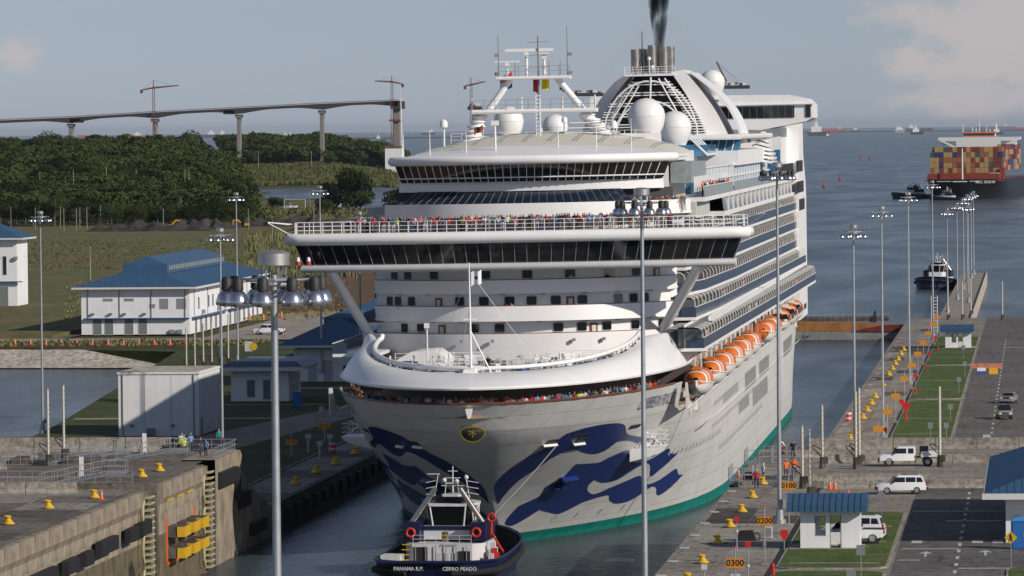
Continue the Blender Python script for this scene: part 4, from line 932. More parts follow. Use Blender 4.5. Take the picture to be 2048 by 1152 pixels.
def smooth_poly(P, k=4):
    n = len(P); out = []
    for i in range(n):
        p0, p1, p2, p3 = (Vector(P[(i + j - 1) % n]) for j in range(4)); sharp = (p1 - p0).angle(p2 - p1, 0) > 1.2, (p2 - p1).angle(p3 - p2, 0) > 1.2
        m1 = Vector((0, 0)) if sharp[0] else (p2 - p0) * .5; m2 = Vector((0, 0)) if sharp[1] else (p3 - p1) * .5; L_ = (p2 - p1).length
        if m1.length > L_: m1 = m1.normalized() * L_
        if m2.length > L_: m2 = m2.normalized() * L_
        for j in range(k):
            t = j / k; out.append(tuple(p1 * (2 * t ** 3 - 3 * t * t + 1) + m1 * (t ** 3 - 2 * t * t + t) + p2 * (-2 * t ** 3 + 3 * t * t) + m2 * (t ** 3 - t * t)))
    return out
def decal(poly, sg, off, name, m, step=.5):
    bm = bmesh.new(); vs = [bm.verts.new((s, z, 0)) for s, z in poly]; bm.faces.new(vs)
    s0, s1 = min(p[0] for p in poly), max(p[0] for p in poly); z0, z1 = min(p[1] for p in poly), max(p[1] for p in poly)
    for ax, a, b in ((0, s0, s1), (1, z0, z1)):
        q = math.floor(a) + step
        while q < b:
            bmesh.ops.bisect_plane(bm, geom=bm.verts[:] + bm.edges[:] + bm.faces[:], plane_co=(q, 0, 0) if ax == 0 else (0, q, 0), plane_no=(1, 0, 0) if ax == 0 else (0, 1, 0)); q += step
    bmesh.ops.triangulate(bm, faces=bm.faces[:])
    for v in bm.verts:
        s, z = v.co.x, v.co.y; v.co = (sg * (hb(s, z) + off), s - off * .3, z)
    me = D.meshes.new(name); bm.to_mesh(me); bm.free(); me.materials.append(m)
    me.polygons.foreach_set('use_smooth', [True] * len(me.polygons))
    o = D.objects.new(name, me); COL.objects.link(o); o.parent = ship; return o
for sg in (1, -1):
    decal(smooth_poly(WAVE1), sg, .05, 'wave_marking', S_blue); decal(smooth_poly(WAVE2), sg, .05, 'wave_marking', S_blue)
def on_hull(s, z, sg=1, off=.05):
    """matrix on the plating: local x aft, y up the plate, z outwards"""
    p = Vector((sg * hb(s, z), s, z)); a = (Vector((sg * hb(s + .3, z), s + .3, z)) - p).normalized(); u = (Vector((sg * hb(s, z + .3), s, z + .3)) - p).normalized()
    n = a.cross(u).normalized(); 
    if n.x * sg < 0: n = -n
    u = n.cross(a) if n.cross(a).z > 0 else a.cross(n)
    return Matrix((( a.x, u.x, n.x, p.x + n.x * off), (a.y, u.y, n.y, p.y + n.y * off), (a.z, u.z, n.z, p.z + n.z * off), (0, 0, 0, 1)))
def put(name, me, s, z, sg=1, off=.02, parent=None):
    o = D.objects.new(name, me); COL.objects.link(o); o.parent = parent or ship; o.matrix_local = on_hull(s, z, sg, off); return o
# hull fittings
slot = MB().bx(-1.5, 1.5, -.22, .22, 0, .05).mesh('mooring_port', S_dark); slotf = MB().bx(-1.1, 1.1, -.34, -.22, 0, .3).mesh('port_lip', S_white)
sq = MB().bx(-.9, .9, -.4, .4, 0, .05).mesh('fairlead_port', S_dark)
for sg in (1, -1):
    for s, z in ((-14, 11.4), (-2, 11.5)): put('mooring_port', slot, s, z, sg)
    for s, z in ((-17.5, 11.0), (-12.5, 10.8)): o = put('fairlead', sq, s, z, sg); inst('port_lip', slotf, o, (0, -.1, 0))
    for s, z in ((9, 9.3), (13.5, 8.4)): put('hull_slot', MB().ext([(0, 0), (.5, 0), (1.9, 2.4), (1.2, 2.4)], 0, .05).mesh('hull_slot', S_dark) if False else MB().add([(0, -1, .03), (.45, -1, .03), (1.3, 1, .03), (.8, 1, .03)], [(0, 1, 2, 3)]).mesh('hull_slot', S_dark), s, z, sg)
    an = put('anchor_pocket', MB().bx(-1.6, 1.6, -.7, .7, 0, .06).mesh('anchor_pocket', S_dark), -4.6, 6.4, sg)
    MB().bx(-1.4, 1.4, .5, .8, .05, .6).bx(-.25, .25, -1.0, .6, .05, .5).bx(-1.0, 1.0, -1.1, -.7, .05, .5).build('anchor', S_blue, an)
    put('thruster_mark', MB().lathe([(.35, 0), (.42, 0)], n=16).lathe([(.001, 0), (.1, 0)], n=6).mesh('thruster_mark', S_grill), 3.5, 2.1, sg)
    for s in (7.5, 12.5, 18): put('thruster_mark', MB().lathe([(.30, 0), (.36, 0)], n=16).bx(-.05, .05, -.3, .3, -.01, .01).mesh('thruster_mark', S_grill), s, 2.1, sg)
cr_ = MB().lathe([(.01, .35), (.5, .3), (.95, .12), (1.0, 0)], n=24)
cr_.v = [(x * 1.12, y * .45 if y > 0 else y * .95, z) for x, y, z in cr_.v]
o = cr_.build('bow_crest', S_dark, ship); o.location = (0, -27.1, 12.6); o.rotation_euler = (R(100), 0, 0)
MB().tube([(1.14 * math.cos(R(a)), (.47 if math.sin(R(a)) > 0 else .97) * math.sin(R(a)), .06) for a in range(0, 360, 15)], .09, 6, 0, True).build('crest_rim', S_gold, o)
for a_, r_ in ((20, .4), (90, .25), (160, .4), (210, .4), (270, .5), (330, .4)): MB().tube([(0, 0, .33), (r_ * math.cos(R(a_)), r_ * math.sin(R(a_)), .3)], .06, 5).build('crest_ornament', S_gold, o)
MB().ext([(-.3, 14.9), (.3, 14.9), (.1, 14.0), (-.1, 14.0)], -30.3, -29.2).build('bow_fairlead', S_white, ship)
# the ship's name on the port bow
for sg in (1, -1):
    me = text_mesh('CARIBBEAN PRINCESS', 1.75, 'ship_name', .01, .0)
    me.materials.clear(); me.materials.append(mat('name_blue_grey', (.25, .28, .40), .5))
    for v in me.vertices:
        x, y = v.co.x, v.co.y; s = (1.5 + x * .8) if sg > 0 else (1.5 - x * .8); z = 13.75 + y - max(0, s - 6) * .05
        v.co = (sg * (hb(s, z) + .06), s, z)
    o = D.objects.new('ship_name', me); COL.objects.link(o); o.parent = ship
# rows of hull windows and portholes (port side shows them)
for sg in (1, -1):
    rows = []
    for y0, y1, z, w, h, st in ((22, 44, 11.6, .45, .6, 2.6), (50, 66, 10.9, .35, .55, 2.2), (48, 128, 8.6, .35, .5, 2.1), (66, 96, 10.6, .38, 1.1, 1.5), (110, 134, 10.3, .55, 2.1, 1.5), (142, 166, 10.3, .55, 2.0, 1.5), (205, 232, 10.2, .7, 2.2, 1.9),
                                (96, 118, 7.9, .5, 1.4, 1.6), (126, 160, 7.6, .6, 2.2, 1.7), (20, 60, 7.4, .38, .5, 2.2), (60, 150, 5.6, .38, .6, 2.2), (30, 210, 3.6, .16, .16, 2.8)):
        mb = MB(); y = y0
        while y < y1:
            b = hb(y, z); mb.add([(sg * (b + .03), y - w / 2, z - h / 2), (sg * (hb(y + w / 2, z) + .03), y + w / 2, z - h / 2), (sg * (hb(y + w / 2, z + h / 2) + .03), y + w / 2, z + h / 2), (sg * (b + .03), y - w / 2, z + h / 2)], [(0, 1, 2, 3)]); y += st
        mb.build('hull_windows', S_grill if z != 11.6 else S_cream, ship)['kind'] = 'stuff'
    MB().bx(min(sg * 18.0, sg * 18.12), max(sg * 18, sg * 18.12), 30, 250, 9.55, 9.62).build('hull_rubbing_strip', S_hull, ship)
# promenade under the boats: posts, davits
mb = MB()
for k in range(26):
    y = 26 + 9 * k
    for sg in (1, -1): mb.bx(min(sg * 17.5, sg * 17.7), max(sg * 17.5, sg * 17.7), y, y + .3, 11.5, 17.6); mb.cyl((sg * 17.6, y, 17.8), (sg * 19.0, y, 17.6), .14, .1, 5)
mb.build('davit_posts', S_white, ship)['kind'] = 'stuff'
# mooring/observation platform folded out on each bow
for sg, y in ((1, 4.0), (-1, 30.0)):
    b = hb(y, 9.2); x0 = sg * (b - .6)
    p = MB().ext([(0, .3), (3.6, .45), (3.3, 0), (2.0, -.5), (0, -1.0)], 0, 5.5).build('bow_platform', S_white, ship, smooth=30); p.location = (x0, y, 8.6); p.rotation_euler.z = 0 if sg > 0 else math.pi
    if sg < 0: p.location.y = y + 5.5
    mb = MB()
    for z in (.9, 1.35, 1.8): mb.tube([(.8, 0, z), (3.5, 0, z), (3.5, 5.5, z), (.8, 5.5, z)], .035, 4)
    for k in range(7): mb.cyl((.8 + .45 * k, 0, .4), (.8 + .45 * k, 0, 1.8), .035, .035, 4)
    mb.cyl((0, .1, 3.4), (3.4, .1, .5), .09, .09, 5).cyl((3.4, .2, 1.8), (.6, .2, .4), .07, .07, 5)
    mb.build('platform_cage', S_white, p)

# ---- lifeboats: each hangs from the ship, so each is its own thing
O_or = mat('lifeboat_orange', (.62, .15, .02), .38, var=.08, vs=2)
O_wh = mat('lifeboat_white', (.70, .69, .66), .35, var=.1, vs=1.5)
def boat_ring(y, L, w, z0, z1, h):
    f = (1 - abs(y / (L / 2)) ** 3.0); f = max(f, 0) ** .6
    return f
def make_boat(kind):
    L, W = (9.4, 3.1) if kind != 'tender' else (9.6, 3.2)
    t = thing('lifeboat', 'lifeboat', 'lifeboat')
    n, rows = 16, [(.02, -1.35), (.45, -1.25), (.8, -.8), (.97, -.2), (1.0, .0)]
    def hf(u, v):
        y = (u - .5) * L; f = boat_ring(y, L, W, 0, 0, 0); a = v * 2 - 1; th = abs(a) * (len(rows) - 1); i = min(int(th), len(rows) - 2); k = th - i
        x = lerp(rows[i][0], rows[i + 1][0], k); z = lerp(rows[i][1], rows[i + 1][1], k)
        return (math.copysign(x, a) * W / 2 * f, y, z * (.45 + .55 * f) + .35 * abs(y / L * 2) ** 3)
    MB().grid(hf, n, 16).build('boat_hull', O_wh, t, smooth=50)
    def cf(u, v):
        y = (u - .5) * L * .97; f = boat_ring(y, L, W, 0, 0, 0); a = R(180 * v); return (W / 2 * .98 * f * math.cos(a) * (1 if abs(math.cos(a)) > .99 else .96), y, .02 + (1.5 if kind != 'tender' else 1.6) * (f ** .55) * math.sin(a) ** .5)
    def mf(u, v): return 1 if (abs(u - .125) < .02 or abs(u - .225) < .02) else 0
    MB().grid(cf, 20, 10, 0, mf).build('canopy', [O_or, O_wh] if kind != 'tender' else [O_or, O_wh], t, smooth=40)
    pts = [(sg_ * W / 2 * boat_ring((u - .5) * L, L, W, 0, 0, 0) * 1.01, (u - .5) * L, .02 + .35 * abs(u * 2 - 1) ** 3) for sg_ in (1,) for u in [i / 16 for i in range(17)]]
    MB().tube(pts, .07, 5).tube([(-x, y, z) for x, y, z in pts], .07, 5).build('rubbing_strake', O_wh, t)
    mb = MB()
    if kind == 'tender':
        for k in range(4): mb.bx(1.82, 1.9, -3.4 + 1.8 * k, -2.2 + 1.8 * k, .35, 1.1); mb.bx(-1.0 + .7 * k - .4, -.75 + .7 * k, -4.62, -4.5, .4, 1.1)
        mb.build('boat_windows', S_glass, t)
    MB().cyl((0, -3.2, 1.3), (0, -3.2, 2.3), .06, .06, 5).build('fall_hook', S_grill, t); MB().cyl((0, 3.2, 1.3), (0, 3.2, 2.3), .06, .06, 5).build('fall_hook', S_grill, t)
    MB().ext([(-.5, 1.4), (-.4, 1.75), (.4, 1.75), (.5, 1.4)], -3.3, -2.2).build('helm_cupola', O_or if kind != 'tender' else O_wh, t)
    return t
bproto = make_boat('boat'); tproto = make_boat('tender')
ords = ['foremost', 'second', 'third', 'fourth', 'fifth', 'sixth', 'eighth', 'ninth', 'tenth', 'eleventh', 'twelfth']
BY = [23, 46, 64, 82, 100, 118, 154, 169, 192, 212, 230]
for side in (1, -1):
    if side < 0: break
    for i, y in enumerate(BY):
        tend = i >= 8
        lab = ('white tender with dark windows, %s in the row of boats along the port side' if tend else 'orange topped white lifeboat, %s in the row hanging along the port side') % ords[i]
        src = tproto if tend else bproto
        first = src.get('used') is None
        p = shp(18.1, y, 14.55)
        if first: src['used'] = 1; o = src; o.location = p; o['label'] = lab; o['group'] = 'boats hanging along the port side'
        else: o = copy_tree(src, p, 0, lab, 'boats hanging along the port side')
for o in (bproto, tproto): del o['used']
rb = thing('rescue_boat', 'open orange rescue boat hanging between the sixth and eighth lifeboats', 'rescue boat', shp(18.3, 136, 14.9))
def rf(u, v):
    f = max(0, 1 - abs(2 * u - 1) ** 3) ** .6; a = R(180 + 180 * v); return (1.3 * f * math.cos(a), (u - .5) * 7.5, 1.0 * f * math.sin(a) * .9 + .3)
MB().grid(rf, 12, 8).build('boat_hull', O_or, rb, smooth=50); MB().bx(-.9, .9, -2.5, 2.5, .0, .35).box((0, .5, .9), (.9, 1.2, 1.1)).build('console', O_or, rb)
MB().tube([(0, -3, .4), (0, -2.6, 2.0), (0, 2.6, 2.0), (0, 3, .4)], .08, 5).build('lifting_frame', S_grill, rb)
# ---- flags on the halyards (each hangs free)
def flag(name, label, loc, w, h, cols, split='v', tilt=0, rz=0):
    mats = [mat('flag_' + '%d%d%d' % tuple(int(c * 99) for c in k_), k_, .8) for k_ in cols]; nu = 12
    mb = MB(); mb.grid(lambda u, v: (u * w, .22 * math.sin(u * 7) * u, (v - 1) * h - u * tilt + .1 * math.sin(u * 5 + v)), nu, 8, 0, lambda u, v: min(len(cols) - 1, int((u if split == 'v' else 1 - v) * len(cols))) if split != 'c' else (1 if math.hypot((u - .5) * 1.6, v - .5) < .28 and abs(math.sin(v * 9)) > .4 else 0))
    o = mb.build('flag_cloth', mats, smooth=60); o.name = name; o.location = loc; o.rotation_euler.z = rz; return tag(o, label, 'flag')
P_ = lambda u, v, s: gs(u, v, s)
flag('signal_flag', 'plain yellow flag hanging under the upper mast platform', P_(1083, 154, 46), .82, 1.4, [(.65, .55, .0)], tilt=-.1)
flag('ensign', 'red ensign with white corner next to the yellow flag', P_(1066, 153, 46), .65, 1.7, [(.35, .01, .02), (.45, .02, .03)], 'h', .1)
flag('courtesy_flag', 'red white and blue flag beside the left mast leg', P_(1000, 158, 46), 1.3, 1.7, [(.4, .02, .02), (.65, .65, .65), (.02, .04, .3)], 'h', -.9, 0)
flag('pennant', 'dark blue pennant near the right mast leg', P_(1119, 168, 46), .5, .7, [(.02, .03, .06)], tilt=.1)
flag('stern_flag', 'dark red and brown flag left of the ribbed mast base', P_(948, 258, 38), .95, .7, [(.10, .03, .02), (.25, .04, .02)], 'h', -.5)
flag('house_flag', 'white flag with a dark wave figure flying from the foremast', P_(942, 546, -19), .98, 1.3, [(.7, .72, .74), (.02, .03, .06)], 'c', -.35)
# ================================================================ HIGH MASTS WITH LAMP CROWNS
L_refl = mat('lamp_reflector', (.62, .62, .64), .22, .95, var=.12, vs=5)
L_ball = mat('lamp_ballast', (.022, .022, .024), .6)
L_pole = mat('mast_steel', (.36, .38, .40), .5, .55, var=.18, vs=.8)
L_hood = mat('mast_hood_steel', (.50, .49, .46), .38, .8, var=.15, vs=3)
def make_mast(H, n=10, fine=True):
    t = thing('high_mast_lamp', 'mast', 'lamp mast')
    MB().cyl((0, 0, 0), (0, 0, H), .19, .085, 12).build('mast', L_pole, t, smooth=60)
    MB().cyl((0, 0, 0), (0, 0, .35), .5, .5, 10).cyl((0, 0, .35), (0, 0, 1.1), .34, .3, 10).build('mast_base', L_pole, t)
    MB().lathe([(.02, .34), (.25, .33), (.37, .28), (.41, .25), (.41, -.05), (.38, -.05)], (0, 0, H + .30), 24).build('hood', L_hood, t, smooth=35)
    mb = MB()
    for a in range(0, 360, 60): mb.cyl((.32 * math.cos(R(a)), .32 * math.sin(R(a)), H - .35), (.32 * math.cos(R(a)), .32 * math.sin(R(a)), H + .28), .025, .03, 4)
    mb.tube([(.45 * math.cos(R(a)), .45 * math.sin(R(a)), H - .25) for a in range(0, 360, 20)], .05, 5, 0, True)
    mb.tube([(.95 * math.cos(R(a)), .95 * math.sin(R(a)), H - .12) for a in range(0, 360, 20)], .035, 5, 0, True)
    for k in range(n):
        a = 2 * math.pi * (k + .35) / n; mb.cyl((.25 * math.cos(a), .25 * math.sin(a), H - .2), (1.2 * math.cos(a), 1.2 * math.sin(a), H - .12), .03, .03, 4)
    mb.build('ring_frame', L_pole, t)
    refl = MB().lathe([(.10, .34), (.17, .31), (.24, .22), (.285, .08), (.295, -.02), (.27, -.05), (.02, -.09)], n=16).mesh('reflector', L_refl, 50)
    ball = MB().lathe([(.01, .36), (.10, .35), (.145, .28), (.15, .02), (.11, 0)], n=12).mesh('ballast', L_ball, 40)
    for k in range(n):
        a = 2 * math.pi * (k + .35) / n
        if fine:
            r = inst('reflector', refl, t, (1.22 * math.cos(a), 1.22 * math.sin(a), H - .72)); inst('ballast', ball, r, (0, 0, .33))
        else: inst('reflector', refl, t, (1.22 * math.cos(a), 1.22 * math.sin(a), H - .72))
    MB().box((.0, -.33, 1.6), (.35, .25, .7)).build('winch_box', L_pole, t)
    return t
big = make_mast(27.6); small = make_mast(27.6, 8, False); low = make_mast(20.5, 8, False)
def place(src, loc, label, group, rz=0, sc=None):
    if not src.get('u'):
        src['u'] = 1; src.location = loc; src.rotation_euler.z = rz; src['label'] = label; src['group'] = group; return src
    o = copy_tree(src, loc, rz, label, group, sc)
    if 'u' in o: del o['u']
    return o
place(big, (33.32, -383, 9.7), 'nearest lamp mast at left, with a steel drum hood and big bell lamps', 'lamp masts along the locks')
place(big, (32.98, -252, 9.75), 'tall grey lamp mast standing in front of the bow wave pattern', 'lamp masts along the locks', .5)
place(big, (32.7, -108, 10), 'lamp mast in front of the lifeboats, beside the round red sign', 'lamp masts along the locks', 1.0)
for (x, y, lab) in ((34.6, 6, 'lamp mast on the right quay closest behind the concrete gate barriers'), (33.9, 124, 'lamp mast rising beside the first far lawn plot'), (33.9, 256, 'third lamp mast up the right quay, beside the second far lawn'), (34.2, 415, 'lamp mast next to the white ladder tower at the blue roofed far booth')):
    place(small, (x, y, 3), lab, 'lamp masts along the locks', x)
for (u, v, w, y) in ((1905, 401, 27, 575), (1920, 388, 24, 660), (1933, 377, 0, 725), (1940, 425, 0, 640), (1940, 371, 0, 790), (1953, 365, 0, 820), (1961, 360, 0, 832)):
    pass
pl = [(34.5, 560), (34.5, 640), (34.4, 715), (38.2, 560), (34.6, 770), (34.6, 805), (34.7, 830)]
pl = [(34.4, 553, 'first'), (35.2, 630, 'second'), (35.6, 700, 'third'), (37.9, 610, 'right hand'), (35.6, 760, 'fourth'), (36.2, 790, 'fifth'), (36.4, 822, 'last')]
for x, y, q in pl: place(low, (x, y, 3), '%s slim lamp mast on the narrow pier, against the black container ship' % q, 'lamp masts on the pier')
for (x, y, z, lab) in ((-73, 139, 3, 'lamp mast at the far left standing by the pond edge'), (-76, 322, 3, 'lamp mast in front of the big blue roofed hall, nearer its corner'), (-30.2, 13, 3, 'lamp mast just right of the white windowless block'),
                      (-55.5, 272, 4.5, 'lamp mast left of the ship bridge wing by the mid distance roofs'), (-29, 114, 3, 'lamp mast whose crown shows over the left end of the crowded deck'), (-64, 470, 4, 'small distant lamp mast over the earth moving site'), (-47, 440, 4, 'small distant lamp mast close to the dark field tree')):
    place(small, (x, y, z), lab, 'lamp masts on the left bank', x)
for o in (big, small, low): del o['u']

# ================================================================ BUILDINGS
B_blue = mat('blue_metal_roof', (.04, .10, .19), .45, .1, var=.12, vs=.6)
B_blued = mat('blue_roof_trim', (.015, .075, .19), .5)
B_fasc = mat('fascia_white', (.60, .60, .60), .6)
B_vent = mat('vent_grey', (.22, .23, .24), .7)
B_door = mat('grey_door', (.17, .18, .19), .6)
B_glass = mat('building_glass', (.02, .03, .035), .12)
def hip_roof(parent, x0, x1, y0, y1, z, h, m=B_blue, ov=1.0, ridge=None, seam=.6, axis='y'):
    """hipped standing-seam roof: every seam is a raised rib"""
    X0, X1, Y0, Y1 = x0 - ov, x1 + ov, y0 - ov, y1 + ov; cx = (X0 + X1) / 2; r = (X1 - X0) / 2 if ridge is None else ridge
    a, b = (cx, Y0 + r, z + h), (cx, Y1 - r, z + h)
    mb = MB().add([(X0, Y0, z), (X1, Y0, z), (X1, Y1, z), (X0, Y1, z), a, b], [(0, 1, 4), (1, 2, 5, 4), (2, 3, 5), (3, 0, 4, 5), (0, 3, 2, 1)])
    o = mb.build('roof', m, parent)
    sm = MB(); n = int((Y1 - Y0) / seam)
    for i in range(1, n):
        y = Y0 + (Y1 - Y0) * i / n; f = min(1, (y - Y0) / r, (Y1 - y) / r)
        for sx, X in ((1, X0), (-1, X1)): sm.cyl((X, y, z + .02), (X + sx * (cx - X0) * f, y, z + h * f + .02), .035, .035, 3, caps=False)
    n = int((X1 - X0) / seam)
    for i in range(1, n):
        x = X0 + (X1 - X0) * i / n; f = min((x - X0), (X1 - x)) / (cx - X0); sm.cyl((x, Y0, z + .02), (x, Y0 + r * f, z + h * f + .02), .035, .035, 3, caps=False)
    sm.build('roof_seams', m, o)['kind'] = 'stuff'
    MB().bx(X0 - .08, X1 + .08, Y0 - .08, Y1 + .08, z - .38, z - .02).build('fascia', B_fasc, parent)
    return o
def windows_on(parent, items, m=B_glass, frame=B_fasc, face='front', base=0, name='window'):
    for (a, b, z0, z1) in items:
        w, h = (b - a), (z1 - z0)
        if face == 'front': me = MB().bx(a, b, base - .03, base + .02, z0, z1).mesh(name, m); fr = MB().bx(a - .06, b + .06, base - .05, base - .02, z0 - .06, z0).bx(a - .06, b + .06, base - .05, base - .02, z1, z1 + .06).bx(a - .06, a, base - .05, base - .02, z0, z1).bx(b, b + .06, base - .05, base - .02, z0, z1)
        else: me = MB().bx(base - .02, base + .03, a, b, z0, z1).mesh(name, m); fr = MB().bx(base + .02, base + .05, a - .06, b + .06, z0 - .06, z0).bx(base + .02, base + .05, a - .06, b + .06, z1, z1 + .06).bx(base + .02, base + .05, a - .06, a, z0, z1).bx(base + .02, base + .05, b, b + .06, z0, z1)
        o = inst(name, me, parent); fr.build(name + '_frame', frame, o)
# big hall with two-step roof, left distance
h = thing('control_building', 'long two storey white hall with a stepped blue metal roof beyond the pond', 'building', (-125.5, 452, 3.3))
W, Lh = 20.5, 92
MB().bx(0, W, 0, Lh, 0, 8.6).build('wall', M_white, h)
hip_roof(h, 0, W, 0, Lh, 8.9, 3.6, ov=1.5, seam=1.0)
MB().add([(6.5, 8, 11.2), (15, 8, 11.2), (15, 78, 11.2), (6.5, 78, 11.2), (6.5, 8, 12.9), (15, 8, 12.9), (15, 78, 12.9), (6.5, 78, 12.9), (10.7, 12, 14.3), (10.7, 74, 14.3)],
          [(0, 1, 5, 4), (1, 2, 6, 5), (2, 3, 7, 6), (3, 0, 4, 7), (4, 5, 8), (5, 6, 9, 8), (6, 7, 9), (7, 4, 8, 9)]).build('upper_roof', B_blue, h)
for k in range(26): MB().bx(15.02, 15.1, 10 + 2.6 * k, 11.6 + 2.6 * k, 11.75, 12.6).build('clerestory_pane', B_vent, h)
windows_on(h, [(2.2, 3.8, 0, 2.9), (4.4, 6.0, 0, 2.9), (8.2, 9.8, 0, 2.9), (10.8, 12.4, 0, 2.9)], B_door, name='shutter')
windows_on(h, [(4.2, 5.9, 6.3, 6.7), (8.2, 9.9, 6.3, 6.7), (14.9, 16.4, 4.8, 6.6), (18.1, 19.8, 4.8, 6.6), (13, 13.9, 5.0, 5.6)], B_vent, B_vent, name='vent')
for x in (2.2, 5.6, 8.2, 12): MB().box((x, -.3, 3.9), (.6, .5, .3)).build('wall_lamp', B_door, h)
MB().bx(.6, W, -.9, 0, 2.95, 3.1).build('awning', B_blued, h); MB().bx(W, W + 1.0, 2, 42, 2.95, 3.1).bx(W, W + 1.0, 46, 90, 2.95, 3.1).build('awning', B_blued, h)
windows_on(h, [(y, y + 1.4, 4.4, 6.6) for y in (10, 22, 27, 44, 64)], face='side', base=W)
windows_on(h, [(y, y + 2.4, 0, 2.6) for y in (6, 12, 18, 24, 30, 48, 54, 60, 66, 72, 78, 84)], B_door, face='side', base=W, name='door')
for x in (1.2, 7.2, 13.2, 19.6): MB().bx(x, x + .14, -.14, 0, 3.2, 8.6).build('downpipe', B_vent, h)
for y in (5, 21, 38, 55, 71, 88): MB().bx(W, W + .14, y, y + .16, 3.2, 8.6).build('downpipe', B_vent, h)
for y in (14, 33, 50, 77): MB().bx(W, W + .6, y, y + 1.1, 3.4, 4.1).build('air_conditioner', B_vent, h)
for x in (16.8, 18.2): MB().bx(x, x + .9, -.5, 0, .2, .9).build('air_conditioner', B_vent, h)
# hall at the left edge
h = thing('office_building', 'tall white building with blue roof cut off by the left edge', 'building', (gs(35, 612, 600).x - 13, 600, 3.6))
MB().bx(0, 13, 0, 12, 0, 14.6).build('wall', M_white, h); hip_roof(h, 0, 13, 0, 12, 15.0, 3.6, ov=1.6, seam=1.0)
MB().bx(-.2, 14.2, -1.0, 0, 5.4, 5.6).build('awning', B_blued, h)
windows_on(h, [(9.9, 10.7, 7, 11), (4, 4.8, 7, 11)]); windows_on(h, [(8.6, 11, 0, 4.4)], B_door, name='door')
for x in (9, 12.8): MB().box((x, -.4, 10.6), (.8, .5, .7)).build('wall_lamp', B_vent, h)
# windowless block
h = thing('windowless_block', 'plain white windowless block with a diagonal shade line by the pond', 'building', (-62.0, 132, 3.0))
MB().bx(0, 10.2, 0, 17, 0, 7.75).build('wall', M_white, h)
MB().bx(-.12, 10.32, -.12, 17.12, 7.75, 8.0).build('parapet', M_white, h); MB().bx(.25, 9.95, .25, 16.7, 8.0, 8.05).build('roof', M_sand, h)
for x in (3.3, 6.7): MB().bx(x, x + .03, -.02, 0, 0, 7.7).build('panel_joint', B_vent, h)
for x in (1.7, 6.9): MB().box((x, -.15, 1.35), (.5, .3, .25)).build('wall_lamp', B_vent, h)
windows_on(h, [(1.5, 2.6, 0, 2.2)], B_door, face='side', base=10.2, name='door')
for x in (.5, 9.5): MB().bx(x, x + .12, -.12, 0, 0, 7.7).build('downpipe', B_vent, h)
MB().bx(3.6, 4.6, -.6, 0, .1, 1.0).build('air_conditioner', B_vent, h)
# small guard building with monopitch roof
h = thing('guard_building', 'small white guard building with grey blue roof behind the nearest lamp mast', 'building', (-60.6, 215, 3.0))
MB().bx(0, 8.2, 0, 12, 0, 4.4).build('wall', M_white, h)
MB().ext([(-2, 4.5), (10.6, 4.5), (10.6, 4.8), (9.4, 5.7), (.6, 5.7), (-2, 4.8)], -1.5, 14).build('roof', mat('grey_blue_roof', (.12, .17, .24), .5, var=.1), h)
MB().bx(-2.1, 10.7, -1.6, -1.4, 4.3, 4.85).build('fascia', B_fasc, h)
windows_on(h, [(2.3, 3.4, .6, 3.0), (4.6, 5.6, .3, 3.0)], mat('louvre_glass', (.12, .15, .16), .4)); windows_on(h, [(2, 3, 0, 2.3), (5, 6, 1.2, 2.2), (8, 9, 0, 2.3)], B_door, face='side', base=8.2, name='door')
# mid distance blue roofed buildings left of the ship
h = thing('pump_house', 'white pump house with blue hipped roof half hidden by the ship bow', 'building', (-59.8, 272, 3.0))
MB().bx(0, 12, 0, 26, 0, 5.0).build('wall', M_white, h); hip_roof(h, 0, 12, 0, 26, 5.6, 3.8, ov=2.2, seam=.9)
MB().add([(3.5, 9, 8.3), (9.5, 9, 8.3), (9.5, 24, 8.3), (3.5, 24, 8.3), (3.5, 9, 9.4), (9.5, 9, 9.4), (9.5, 24, 9.4), (3.5, 24, 9.4), (6.5, 12, 10.5), (6.5, 22, 10.5)], [(0, 1, 5, 4), (1, 2, 6, 5), (2, 3, 7, 6), (3, 0, 4, 7), (4, 5, 8), (5, 6, 9, 8), (6, 7, 9), (7, 4, 8, 9)]).build('upper_roof', B_blue, h)
windows_on(h, [(2.2, 3.6, 0, 3.2), (4.6, 6.0, 0, 3.2)], mat('roller_shutter', (.40, .41, .42), .6), name='shutter'); windows_on(h, [(7.6, 8.4, 1.4, 2.4)])
h = thing('workshop', 'blue roofed workshop behind the pump house beside the ship', 'building', (-60, 345, 3.3))
MB().bx(0, 12, 0, 40, 0, 6.6).build('wall', M_white, h); hip_roof(h, 0, 12, 0, 40, 7.0, 4.2, ov=2.0, seam=1.2)
# low roofs at the left bottom, beyond the gate parapet
h = thing('low_blue_shelter', 'low blue roof peeping over the parapet at the left edge', 'shelter', (-58, 4, 3.0))
MB().bx(0, 9, 0, 12, 0, 4.6).build('wall', M_white, h); hip_roof(h, 0, 9, 0, 12, 5.0, 1.9, ov=1.4, seam=.8)
